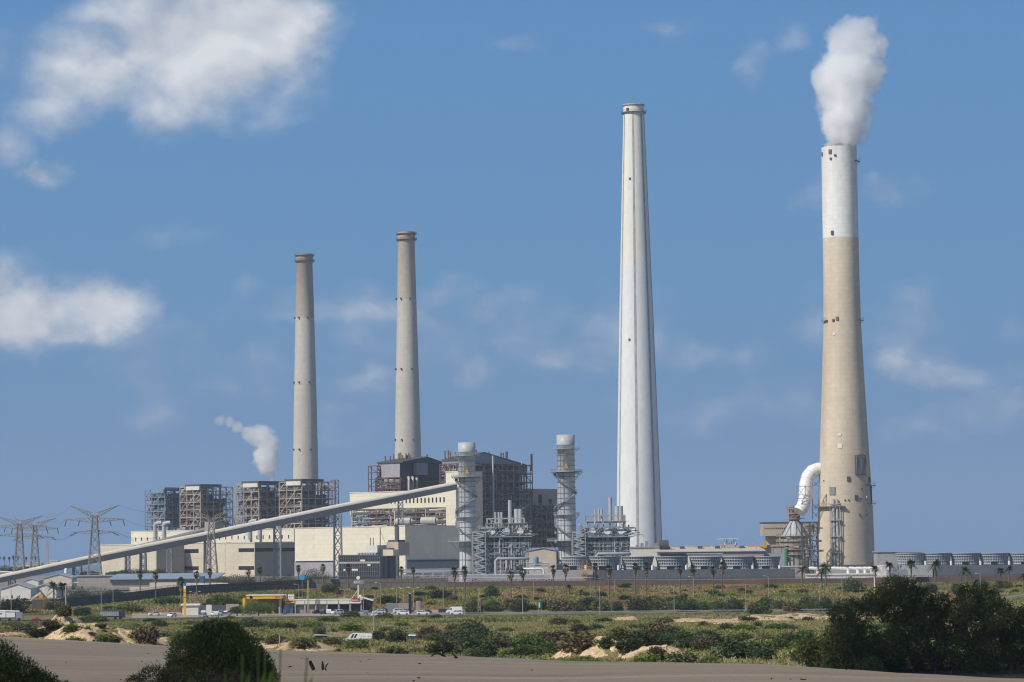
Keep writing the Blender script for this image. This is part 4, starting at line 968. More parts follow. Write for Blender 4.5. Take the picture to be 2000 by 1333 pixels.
def clutter(F, a0, a1, b0, b1, zl, g, n, kind, big=1.0):
    mb = MB()
    for _ in range(n):
        a = g.uniform(a0, a1); b = g.choice([g.uniform(b0, b0 + 3), g.uniform(b0, b1)]) if g.random() < .6 else g.uniform(b0, b1)
        if g.random() < .45: a = g.uniform(a0, a0 + 2.5)
        k = g.randrange(len(zl) - 1); z = zl[k] + .1; h = zl[k + 1] - zl[k]
        if kind == 'pipe':
            r = g.choice([.18, .25, .3, .45, .6]) * big; l = g.uniform(4, 14); ax = g.choice('aabz')
            zz = z + g.uniform(.3, .95) * h; p = F.pt(a, b, zz)
            if ax == 'a': q = F.pt(min(a + l, a1), b, zz); pts = [p, q, q + Vector((0, 0, -h * g.random()))]
            elif ax == 'b': q = F.pt(a, min(b + l, b1), zz); pts = [p, q, q + Vector((0, 0, h * g.uniform(-.6, .6)))]
            else: q = F.pt(a, b, max(zl[0], zz - l)); pts = [q, p, F.pt(min(a + 2, a1), b, zz)]
            mb.pipe(pts, r, 6)
        else:
            sa, sb, sh = g.uniform(.8, 4) * big, g.uniform(.8, 4) * big, g.uniform(.8, min(4, h * .9))
            mb.fbox(F, a, min(a + sa, a1), b, min(b + sb, b1), z, z + sh)
    return mb
def boxes(F, a0, a1, b0, b1, zl, g, n, m, t, big=1.0):
    for _ in range(n): part('cabinet', clutter(F, a0, a1, b0, b1, zl, g, 1, 'box', big), M[m], t)
def floors(F, a0, a1, b0, b1, zl, g, frac=.7):
    mb = MB(); 
    for z in zl[1:-1]:
        d = (a1 - a0) * .3; e_ = (b1 - b0) * .3
        if g.random() < frac: mb.fbox(F, a0, a1, b0, b0 + min(4, e_), z + .32, z + .5)
        if g.random() < frac: mb.fbox(F, a0, a0 + min(4, d), b0 + min(4, e_) + .01, b1, z + .32, z + .5)
    return mb
def rails(F, a0, a1, b0, b1, zl, h=1.2):
    mb = MB()
    for z in zl:
        for hh in (.6, h):
            mb.beam(F.pt(a0, b0 - .3, z + hh), F.pt(a1, b0 - .3, z + hh), .13); mb.beam(F.pt(a0 - .3, b0, z + hh), F.pt(a0 - .3, b1, z + hh), .13)
        for i in range(int((a1 - a0) / 2) + 1): mb.beam(F.pt(a0 + 2 * i, b0 - .3, z), F.pt(a0 + 2 * i, b0 - .3, z + h), .12)
        for i in range(int((b1 - b0) / 2) + 1): mb.beam(F.pt(a0 - .3, b0 + 2 * i, z), F.pt(a0 - .3, b0 + 2 * i, z + h), .12)
    return mb

def open_boiler(label, cx, D, pxA, pxB, ytop, ybase, fm, seed, casing_m='casingb', fm2='brownst'):
    g = random.Random(seed); F = Frame(cx, D); LA, LB = F.a(pxA), F.b(pxB); z0, z1 = F.z(ybase) - 2, F.z(ytop)
    nz_ = 7; zl = [z0 + (z1 - z0) * (i / (nz_ - 1)) for i in range(nz_)]
    t = thing('open_boiler', label, 'boiler', F.loc(z0), 'open steel framed boilers')
    al = list(np.linspace(0, LA, 4)); bl = list(np.linspace(0, LB, 6))
    mb = MB(); steelgrid(mb, F, al[:3] if False else al, bl, zl, .62, g, .28, .25)
    mb.beam(F.pt(LA, 0, zl[2]), F.pt(0, 0, zl[-1]), .6); mb.beam(F.pt(0, 0, zl[3]), F.pt(LA * .66, 0, zl[0]), .6)
    # sloping shoulder frame at the top of the lit side
    mb.beam(F.pt(LA, 0, zl[-2]), F.pt(LA * .66, 0, zl[-1] + 1), .6)
    part('steel_frame', mb, M[fm], t)
    mb = MB(); steelgrid(mb, F, list(np.linspace(1.5, LA - 1, 6)), list(np.linspace(1.5, LB - 1.5, 9)), list(np.linspace(z0, z1 - 3, 11)), .3, g, .3, .1, .25); part('gallery_frame', mb, M[fm2], t)
    mb = MB(); mb.fbox(F, LA * .12, LA * .8, LB * .14, LB * .78, z0, z0 + (z1 - z0) * .62); mb.fbox(F, LA * .2, LA * .85, LB * .05, LB * .5, z0 + (z1 - z0) * .62 + .01, z0 + (z1 - z0) * .86)
    mb.fbox(F, LA * .1, LA * .7, LB * .55, LB * .8, z0 + (z1 - z0) * .60, z0 + (z1 - z0) * .74); part('casing', mb, M[casing_m], t)
    mb = MB(); th = (z1 - z0) * .045; mb.fbox(F, -1.2, LA * .72, -1.2, LB * .62, z1 + .35, z1 + .35 + th); part('roof', mb, M['darkgrey' if fm != 'blue' else 'blue'], t)
    mb = MB(); mb.fbox(F, -.2, LA * .64, -1.6, -1.25, z1 - th * 1.6, z1 + .35); part('roof_fascia', mb, M['offwhite' if fm != 'blue' else 'blue'], t)
    part('floor_grating', floors(F, 0, LA, 0, LB, zl, g, .9), M['darkgrey'], t)
    part('railing', rails(F, 0, LA, 0, LB, [z + .5 for z in zl[1:-1]]), M['galvd'], t)
    part('piping', clutter(F, .5, LA, .5, LB * .95, zl, g, 80, 'pipe'), M['pipew'], t); part('pipework', clutter(F, .5, LA, .5, LB * .95, zl, g, 60, 'pipe'), M['pipeg'], t)
    boxes(F, .5, LA, .5, LB * .9, zl, g, 44, fm2, t); boxes(F, .5, LA, .5, LB * .9, zl, g, 26, 'galvd', t, .8)
    mb = MB()
    for k in range(2):
        c = F.pt(LA * .12, LB * .16 + k * 9, z0 + (z1 - z0) * .5); mb.pipe([c - F.da * 2, c + F.da * LA * .6], 2.2, 14)
    part('steam_drum', mb, M['tan'], t)
    return F, t
open_boiler('blue framed open boiler at the far left of the row', 322, 2460, 284, 392, 957, 1036, 'blue', 1, fm2='tan')
open_boiler('tan framed open boiler right beside the blue framed one', 392, 2430, 352, 455, 951, 1036, 'tan', 2, fm2='red')
open_boiler('tan framed open boiler under the small smoke puff', 506, 2370, 462, 585, 945, 1034, 'tan', 3)
open_boiler('tan framed open boiler at the foot of the leftmost chimney', 590, 2340, 546, 656, 941, 1034, 'tan', 4)
# slim lift tower beside the fourth boiler
F = Frame(655, 2330); mb = MB(); g = random.Random(5)
steelgrid(mb, F, [0, 4], [0, 4], list(np.linspace(7, F.z(938), 14)), .4, g, .8); t = thing('lift_tower', 'slim open steel lift tower at the right end of the open boilers', 'steel tower', F.loc(7)); part('lattice', mb, M['brownst'], t)

def wallrow(F, t, z, n, a0, a1, w, h, m='dark', name='window', face='a'):
    for i in range(n):
        q = a0 + (a1 - a0) * (i + .5) / n; mb = MB()
        if face == 'a': mb.fbox(F, q - w / 2, q + w / 2, -.12, .2, z, z + h)
        else: mb.fbox(F, -.12, .2, q - w / 2, q + w / 2, z, z + h)
        part(name, mb, M[m], t)
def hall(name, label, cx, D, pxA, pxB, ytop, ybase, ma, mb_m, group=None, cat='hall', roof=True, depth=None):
    """a block with its lit long side in one cladding and its shaded end in a darker colour"""
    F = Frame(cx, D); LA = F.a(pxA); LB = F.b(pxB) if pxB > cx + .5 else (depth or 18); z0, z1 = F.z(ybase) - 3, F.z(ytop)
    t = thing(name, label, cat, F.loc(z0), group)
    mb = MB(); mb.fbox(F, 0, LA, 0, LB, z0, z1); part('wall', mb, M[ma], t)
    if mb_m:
        mb = MB(); mb.fbox(F, -.35, -.002, 0, LB, z0, z1 - .02); part('end_wall', mb, M[mb_m], t)  # shade of the end wall is painted in by its darker material
    if roof:
        mb = MB(); mb.fbox(F, -.6, LA + .3, -.3, LB + .3, z1 + .003, z1 + .5); part('roof', mb, M['offwhite'] if ma.startswith('cream') else M['darkgrey'], t)
    return F, t, LA, LB, z0, z1
# left lower halls: stepped blocks, lit cream sides and shaded ends in darker colours
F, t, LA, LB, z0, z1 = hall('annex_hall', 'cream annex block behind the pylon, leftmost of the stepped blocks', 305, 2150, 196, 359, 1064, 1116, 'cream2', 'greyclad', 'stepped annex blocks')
F, t, LA, LB, z0, z1 = hall('annex_hall', 'cream annex block between the two grey shaded ends, two dark window strips', 440, 2150, 357, 449, 1061, 1117, 'cream2', 'cream2', 'stepped annex blocks')
for y, px in ((1077, 360), (1111, 360)):
    mb = MB(); mb.fbox(F, F.a(388), F.a(361), -.1, .2, F.z(y) - 1, F.z(y - 5)); part('window_strip', mb, M['dark'], t)
F, t, LA, LB, z0, z1 = hall('annex_hall', 'cream annex block with grey shaded end, left of the tall cream hall', 497, 2120, 441, 577, 1061, 1118, 'cream2', 'greyclad', 'stepped annex blocks')
for y in (1076, 1111):
    mb = MB(); mb.fbox(F, .3, F.a(466), -.1, .2, F.z(y) - .8, F.z(y - 5)); part('window_strip', mb, M['dark'], t)
mb = MB(); mb.fbox(F, -.5, -.36, .5, LB - 1, F.z(1075) - 1, F.z(1071)); part('window_strip', mb, M['dark'], t)
# upper cream bunker hall of the left units
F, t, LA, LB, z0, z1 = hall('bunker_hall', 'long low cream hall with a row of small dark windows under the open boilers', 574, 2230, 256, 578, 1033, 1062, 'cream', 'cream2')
wallrow(F, t, F.z(1052), 26, 2, LA - 2, 1.0, 2.6); mb = MB(); mb.fbox(F, 1, LA - 40, -.3, .1, z0, F.z(1058)); part('plinth', mb, M['darkgrey'], t)
g = random.Random(9); mb = MB()
for k in range(14):
    a = g.uniform(2, LA - 8); mb.fbox(F, a, a + g.uniform(3, 9), 3, 7, z1 + .52, z1 + g.uniform(1.6, 3.6))
part('roof_unit', mb, M['galvd'], t)
for px in (305, 322, 490, 509):
    a = F.a(px); mb = MB(); zt_ = F.z(1018); mb.pipe([F.pt(a, -1.2, z0 + 6), F.pt(a, -1.2, zt_ - 1.5), F.pt(a - .6, -1.2, zt_), F.pt(a - 4, -1.2, zt_ + .8), F.pt(a - 6, 0, zt_ + .8)], 1.4, 10); part('vent_pipe', mb, M['silver'], t)

# big coal units: turbine hall
F, t, LA, LB, z0, z1 = hall('turbine_hall', 'big windowless cream turbine hall with shaded right wing, behind the dark office block', 772, 2000, 576, 784, 1029, 1116, 'cream', 'shadeclad')
mb = MB(); mb.fbox(F, F.a(655), LA + .2, -.25, .1, z0, F.z(1095)); part('base_band', mb, M['mauve'], t)
mb = MB(); mb.fbox(F, F.a(655) + .3, LA - 1, -.4, -.26, F.z(1097), F.z(1094.5)); part('window_strip', mb, M['dark'], t)
F2, t2, LA2, LB2, z02, z12 = hall('turbine_hall_wing', 'tall shaded windowless wing with a narrow cream edge, left of the first grey steel stack', 791, 1985, 780, 905, 1028, 1115, 'cream', 'shadeclad')
mb = MB(); mb.fbox(F2, -1.0, -.4, .6, LB2, z02, F2.z(1095)); part('base_band', mb, M['bluegrey'], t2)
mb = MB(); mb.fbox(F2, -1.25, -1.01, 1, LB2, F2.z(1098), F2.z(1095) + .3); part('overhang', mb, M['darkgrey'], t2)
# open deaerator floors between turbine hall and bunker bay
def openbay(label, cx, D, pxA, pxB, yt, yb, seed):
    g = random.Random(seed); F = Frame(cx, D); LA, LB = F.a(pxA), F.b(pxB); z0, z1 = F.z(yb), F.z(yt); zl = [z0 + (z1 - z0) * i / 4 for i in range(5)]
    t = thing('deaerator_bay', label, 'pipe gallery', F.loc(z0)); mb = MB(); steelgrid(mb, F, list(np.linspace(0, LA, 9)), list(np.linspace(0, LB, 4)), zl, .55, g, .3, .5); part('steel_frame', mb, M['brownst'], t)
    mb = MB(); mb.fbox(F, 1, LA - 14, LB * .75, LB, z0, z1); part('back_wall', mb, M['casing'], t)
    part('piping', clutter(F, .5, LA, -.5, LB * .7, zl, g, 230, 'pipe', .9), M['pipew'], t); part('pipework', clutter(F, .5, LA, .3, LB * .7, zl, g, 60, 'pipe'), M['pipeg'], t)
    boxes(F, .5, LA, .5, LB * .6, zl, g, 50, 'tan', t); part('floor_grating', floors(F, 0, LA, 0, LB, zl, g, 1), M['darkgrey'], t)
    for f in (.42, .18):
        mb = MB(); c = F.pt(LA * (1 - f) if False else LA * f, 1.5, z0 + 4.2); d = F.da * 13; mb.pipe([c, c + d * .04, c + d * .96, c + d], 3.1, 16); mb.sphere(c, 3.05, 14, 8, .6, .6, 1); part('deaerator_tank', mb, M['pipew'], t)
    part('railing', rails(F, 0, LA, 0, LB, zl[1:-1]), M['galvd'], t); return F
openbay('open floors of pale pipes and tanks on top of the turbine hall', 890, 2050, 687, 902, 991, 1029, 21)
# bunker bay
F, t, LA, LB, z0, z1 = hall('bunker_bay', 'long cream bunker bay crossed by the coal conveyor, one row of small windows', 884, 2055, 684, 900, 958, 992, 'cream', 'shadeclad')
t.location = t.location
wallrow(F, t, F.z(981), 18, 2, LA - 30, 1.2, 3.4)
for o in t.children:
    if o.name.startswith('wall'): pass
# transfer tower
F, t, LA, LB, z0, z1 = hall('transfer_tower', 'tall cream transfer tower where the coal conveyor ends, behind the first grey steel stack', 898, 2030, 872, 943, 922, 1040, 'cream', 'cream2')
# boiler houses
def boiler_house(label, cx, D, pxA, pxB, yt, yroofB, ypent, ybase, ma, mbb, seed, gable=False, frame='red'):
    g = random.Random(seed); F = Frame(cx, D); LA, LB = F.a(pxA), F.b(pxB); z0 = F.z(ybase); zt, zp = F.z(yt), F.z(ypent)
    t = thing('boiler_house', label, 'boiler house', F.loc(z0)); zq = F.z(906) if gable else zp; mb = MB(); mb.fbox(F, 0, LA, .36, LB if not gable else LB * .12, zp, zt); part('penthouse', mb, M[ma], t)
    if gable: mb = MB(); mb.fbox(F, -.39, LA, LB * .86, LB, zp, zq); mb.fbox(F, .5, LA, LB * .12 + .01, LB, zq + .01, zt - 3.1); part('side_block', mb, M[mbb], t)
    mb = MB()
    if gable:
        zr = F.z(yroofB); k = LB * .34
        mb.prism([F.pt(-.4, 0, zq), F.pt(-.4, LB, zq), F.pt(-.4, LB, zt - 3), F.pt(-.4, k, zr), F.pt(-.4, 0, zt)], F.da * .39)
        part('end_wall', mb, M[mbb], t); mb = MB(); mb.prism([F.pt(-.8, -.5, zt + .1), F.pt(-.8, k, zr + .1), F.pt(-.8, LB + .5, zt - 2.9), F.pt(-.8, LB + .5, zt - 2.3), F.pt(-.8, k, zr + .7), F.pt(-.8, -.5, zt + .7)], F.da * (LA + 1)); part('roof', mb, M['darkgrey'], t)
    else:
        mb.fbox(F, -.4, -.01, 0, LB, zp, zt); part('end_wall', mb, M[mbb], t)
        mb = MB(); mb.fbox(F, -3.5, -.41, LB * .3, LB * .55, zp + (zt - zp) * .2, zt + 1.5); part('stair_head', mb, M['mauve'], t)
        mb = MB(); mb.hexa([F.pt(LA, -.6, zt + .02), F.pt(-3.8, -.6, zt + .02), F.pt(-3.8, LB + .3, zt + .02), F.pt(LA, LB + .3, zt + .02)], [F.pt(LA, -.6, zt + .8), F.pt(-3.8, -.6, zt + .8), F.pt(-3.8, LB * .55, zt + 4.5), F.pt(LA, LB * .55, zt + 4.5)]); part('roof', mb, M['darkgrey'], t)
    nz_ = 10; zl = [z0 + (zq - z0) * i / (nz_ - 1) for i in range(nz_)]
    mb = MB(); mb.fbox(F, 3, LA - 1, 3, LB - 3, z0, zq); part('casing', mb, M['casing'], t)
    mb = MB(); steelgrid(mb, F, list(np.linspace(-2, LA, 5)), list(np.linspace(-2, LB + 4, 9)), zl, .6, g, .35, .1); part('steel_frame', mb, M[frame], t)
    mb = MB(); steelgrid(mb, F, list(np.linspace(-1, LA, 6)), list(np.linspace(-1, LB + 3, 13)), list(np.linspace(z0, zq, 15)), .42, g, .4, .05, .25); part('gallery_frame', mb, M['lattice'], t)
    part('floor_grating', floors(F, -1.8, LA, -1.8, LB + 4, zl, g, .95), M['darkgrey'], t)
    part('railing', rails(F, -2, LA, -2, LB + 4, [z + .4 for z in zl[1:-1]]), M['galvd'], t)
    part('piping', clutter(F, -1.5, LA, -1.5, LB, zl, g, 120, 'pipe', 1.2), M['pipeg'], t); part('pipework', clutter(F, -2.2, LA, -2.2, LB, zl, g, 70, 'pipe', 1.2), M['pipew'], t); boxes(F, -1.5, LA, -1.5, LB, zl, g, 60, 'brownst', t)
    mb = MB()
    for k in range(14):
        b = g.uniform(.5, LB - 1); a = g.uniform(.5, LA - 1); h = g.uniform(3, 6); p = F.pt(a, b, zt); mb.pipe([p, p + Vector((0, 0, h + 2))], .6, 6)
    part('vent_stack', mb, M['brownst'], t); return F, t, LA, LB, zl
F, t, LA, LB, zl = boiler_house('mauve topped boiler house before the second chimney, with three bent pale pipes', 782, 2180, 738, 868, 904, 904, 933, 1030, 'mauve', 'darkgrey', 31)
for k in range(3):
    b = LB * .06 + k * 4.2; zt_ = F.z(939); mb = MB(); pts = []
    for i in range(9):
        a = math.pi * i / 8 / 1.3; pts.append(F.pt(-5 - 2.2 * math.cos(a) + 1, b + 2.0 * (1 - math.cos(a)), zt_ + 2.2 * math.sin(a)))
    p0 = pts[0]; mb.pipe([p0 - Vector((0, 0, 7))] + pts, 1.0, 10); part('bent_pipe', mb, M['pipew'], t)
mb = MB(); g = random.Random(3); F3 = Frame(738, 2190); steelgrid(mb, F3, [0, 8.5], [0, 3], list(np.linspace(F3.z(990), F3.z(910), 7)), .5, g, .9); tt = thing('stair_tower', 'open red steel stair tower left of the mauve boiler house', 'steel tower', F3.loc(F3.z(990))); part('lattice', mb, M['red'], tt)
F, t, LA, LB, zl = boiler_house('gable roofed boiler house of dark open floors behind the first grey steel stack', 903, 2130, 864, 1030, 899, 884, 926, 1066, 'bluegrey', 'bluegrey', 32, True)
mb = MB(); b_ = LB * .42; mb.pipe([F.pt(-3.5, b_, zl[3]), F.pt(-3.5, b_, zl[-1] + 6)], .7, 8); mb.pipe([F.pt(-3.5, 3, zl[2]), F.pt(-3.5, 3, zl[-1] + 1), F.pt(-3.5, 1, zl[-1] + 3), F.pt(-1, -1, zl[-1] + 3)], .9, 10); part('riser_pipe', mb, M['silver'], t)
mb = MB(); zc = zl[-1]; mb.fbox(F, -2, -1.2, LB + 3, LB + 4.6, zc - 4, zc + 8); part('red_column', mb, M['red'], t)
# precipitator house behind on the right
F = Frame(1042, 2200); LA, LB = F.a(1020), F.b(1092); g = random.Random(44); z0 = F.z(1070); z1, zm = F.z(955), F.z(988)
t = thing('filter_house', 'grey clad filter house on rusty open framing between the two steel stacks', 'filter house', F.loc(z0))
mb = MB(); mb.fbox(F, 0, LA, 0, LB, zm, z1); part('wall', mb, M['greyclad'], t); mb = MB(); mb.fbox(F, -.2, 0.1, 6, 10, zm, zm + 8); mb.fbox(F, -.2, .1, 18, 21, zm + 1, zm + 5); part('opening', mb, M['dark'], t)
zl = list(np.linspace(z0, zm, 6)); mb = MB(); steelgrid(mb, F, list(np.linspace(-3, LA, 4)), list(np.linspace(0, LB, 6)), zl, .7, g, .4, .6); part('steel_frame', mb, M['brownst'], t)
mb = MB(); mb.fbox(F, 4, LA, 4, LB, z0, zm); part('casing', mb, M['casing'], t); boxes(F, -2.5, LA, 0, LB, zl, g, 50, 'brownst', t); part('floor_grating', floors(F, -3, LA, 0, LB, zl, g, 1), M['darkgrey'], t)
part('piping', clutter(F, -3, LA, 0, LB, zl, g, 40, 'pipe', 1.3), M['pipeg'], t)
part('walkway', rails(F, -3, LA, 0, LB, [z + .3 for z in zl[1:]] ), M['orange'], t)

# dark glass office block with beige roof blocks
F = Frame(742, 1860); LA, LB = F.a(661), F.b(771); z0, z1 = F.z(1127), F.z(1086)
t = thing('office_block', 'low dark glazed office block with pale roof rooms and a slim red antenna', 'office', F.loc(z0 - 2))
mb = MB(); mb.fbox(F, 0, LA, 0, LB, z0 - 2, z1); part('wall', mb, M['glass'], t)
mb = MB(); mb.fbox(F, -.6, 6, 8, LB + .2, z0 - 2.2, F.z(1071)); part('stair_core', mb, M['darkgrey'], t)
mb = MB()
for i in range(5):
    z = z0 + (z1 - z0) * (i + .1) / 4.6
    if i == 3: continue
    mb.fbox(F, -.25, LA + .1, -.25, -.01, z, z + .35)
part('spandrel', mb, M['darkgrey'], t); mb = MB(); z = z0 + (z1 - z0) * .64; mb.fbox(F, 0, LA, -.26, -.012, z, z + 1.1); part('blind_band', mb, M['concrete'], t); mb = MB()
for i in range(24): a = LA * i / 23; mb.beam(F.pt(a, -.3, z0), F.pt(a, -.3, z1), .14)
for i in range(7): b = 7 * i / 6; mb.beam(F.pt(-.1, b, z0), F.pt(-.1, b, z1), .22)
part('mullion', mb, M['galvd'], t)
for (i0, zf, w) in ((5, .52, 2.5), (12, .30, 5), (18, .30, 3), (8, .74, 4)):
    mb = MB(); a = LA * i0 / 23; z = z0 + (z1 - z0) * zf; mb.fbox(F, a, a + w, -.35, -.27, z, z + 1.1); part('blind', mb, M['offwhite'], t)
mb = MB(); mb.fbox(F, .4, LA, -.5, .2, z1 + .01, z1 + .8); part('parapet', mb, M['darkgrey'], t)
mb = MB(); mb.fbox(F, F.a(724), F.a(701), 6, 15, z1, F.z(1065)); part('roof_room', mb, M['offwhite'], t)
mb = MB(); mb.fbox(F, F.a(752), F.a(729), 12, 22, z1, F.z(1059)); part('roof_room', mb, M['beige'], t); mb = MB(); mb.fbox(F, F.a(748), F.a(730), 13, 20, F.z(1059) + .01, F.z(1055)); part('roof_tank', mb, M['darkgrey'], t)
mb = MB(); mb.fbox(F, F.a(755), F.a(735), 6, 11.5, z1, F.z(1074)); part('roof_room', mb, M['cream2'], t)
mb = MB(); p = F.pt(F.a(721), 10, F.z(1065)); mb.pipe([p, p + Vector((0, 0, 11))], .3, 6); mb.beam(p + Vector((0, 0, 9)), p + Vector((3.2, 0, 1)), .2); part('antenna', mb, M['red'], t)
mb = MB(); p = F.pt(F.a(706), 8, F.z(1065))
for k in range(2): mb.beam(p + Vector((k * 1.8, 0, 0)), p + Vector((k * 1.8, 0, 4.6)), .5)
part('mast', mb, M['darkgrey'], t)
mb = MB()
for k in range(7): mb.fbox(F, 6 + 2.3 * k, 7.6 + 2.3 * k, 3, 5, z1 + .1, z1 + 2.0)
part('air_conditioner', mb, M['galv'], t)

# ------------------------------------------------------------------ coal conveyors
def conveyor(label, pts, hw, trest, roof_col='convroof', seed=0):
    """pts: (px, ytop, ybottom, D) along the belt"""
    t = thing('coal_conveyor', label, 'conveyor', W(pts[0][0], pts[0][2], pts[0][3]))
    P = [(W(a, (b * .7 + c * .3), D), (c - b) * D / FPX) for (a, b, c, D) in pts]; ms, mr, mf = MB(), MB(), MB()
    Ts = [W(a, b, D) for (a, b, c, D) in pts]; Bs = [W(a, c, D) for (a, b, c, D) in pts]
    for i in range(len(pts) - 1):
        d = (Bs[i + 1] - Bs[i]); nrm = Vector((d.y, -d.x, 0)).normalized(); wv = -nrm * hw      # nrm points to the camera side
        t0, t1, b0, b1 = Ts[i], Ts[i + 1], Bs[i], Bs[i + 1]
        m0, m1 = b0.lerp(t0, .66), b1.lerp(t1, .66)
        ms.add([b0, b1, m1, m0, b0 + wv, b1 + wv, m1 + wv, m0 + wv], [(0, 1, 2, 3), (5, 4, 7, 6), (0, 4, 5, 1), (0, 3, 7, 4), (1, 5, 6, 2)])
        n = 8; vs = []
        for q0, q1 in ((m0, t0), (m1, t1)):
            for k in range(n + 1):
                a = math.pi * k / n; c = q0 + wv * .5; vs.append(c - wv * .52 * math.cos(a) + Vector((0, 0, (q1.z - q0.z) * math.sin(a) ** .8)))
        mr.add(vs, [(k, n + 1 + k, n + 2 + k, k + 1) for k in range(n)], True)
        mr.add(vs[:n + 1], [tuple(range(n + 1))[::-1]]); mr.add(vs[n + 1:], [tuple(range(n + 1))])
        for q0, q1 in ((b0, b1),): mf.beam(q0 + nrm * .15, q1 + nrm * .15, .25, .35)
        kx = max(1, int((b1 - b0).length / 12))
    mj = MB()
    for k in range(1, len(pts) - 1): q0, q1 = Bs[k] + Vector((0, -.3, .2)), Bs[k].lerp(Ts[k], .62) + Vector((0, -.3, 0)); mj.beam(q0, q1, 1.1, .5)
    part('expansion_joint', mj, M['darkgrey'], t) if len(pts) > 2 else None
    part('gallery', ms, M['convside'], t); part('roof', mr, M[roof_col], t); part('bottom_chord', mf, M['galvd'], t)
    g = random.Random(seed)
    for (px, yb, wd_, legm) in trest:
        i = next(k for k in range(len(pts) - 1) if pts[k][0] <= px <= pts[k + 1][0]); f = (px - pts[i][0]) / (pts[i + 1][0] - pts[i][0]); c = Bs[i].lerp(Bs[i + 1], f)
        zb = float(gz(c.x, c.y)) - .5; w = wd_ * c.y / FPX / 2; mb = MB()
        for sx_ in (-1, 1):
            for sy in (0, hw): mb.beam(Vector((c.x + sx_ * w * 1.15, c.y + sy, zb)), Vector((c.x + sx_ * w, c.y + sy, c.z - .1)), .9 if legm else .55)
        n = max(2, int((c.z - zb) / (2.6 * w + .5)))
        for k in range(n):
            za, zc_ = zb + (c.z - zb) * k / n, zb + (c.z - zb) * (k + 1) / n
            for sy in (0, hw):
                mb.beam(Vector((c.x - w, c.y + sy, za)), Vector((c.x + w, c.y + sy, zc_)), .3); mb.beam(Vector((c.x + w, c.y + sy, za)), Vector((c.x - w, c.y + sy, zc_)), .3); mb.beam(Vector((c.x - w, c.y + sy, zc_)), Vector((c.x + w, c.y + sy, zc_)), .3)
        part('trestle', mb, M['galvd'], t)
    return t
conveyor('long pale covered coal conveyor rising from bottom left to the cream transfer tower', [(-60, 1137, 1151, 1800), (202, 1080, 1096, 1855), (410, 1038, 1055, 1905), (660, 986, 1003, 1965), (893, 941, 956, 2025)], 6,
         [(20, 0, 10, 0), (148, 0, 14, 1), (247, 0, 7, 0), (277, 0, 9, 1), (404, 0, 10, 1), (539, 0, 12, 1), (659, 0, 13, 1), (780, 0, 9, 0)])
conveyor('second, greyer coal conveyor running behind and above the long one', [(195, 1083, 1096, 2040), (300, 1057, 1072, 2055), (407, 1029, 1046, 2070)], 5, [(330, 0, 8, 0)], 'convside')
mb = MB(); F = Frame(412, 2065); mb.fbox(F, -4, 6, 0, 8, F.z(1050), F.z(1020)); t = thing('conveyor_head_house', 'small grey head house at the top of the second conveyor', 'conveyor house', F.loc(F.z(1050))); part('wall', mb, M['greyclad'], t)
conveyor('short white conveyor gallery at the far left edge', [(-80, 1112, 1118, 2000), (28, 1117, 1122, 1990)], 5, [(-40, 0, 6, 0)])
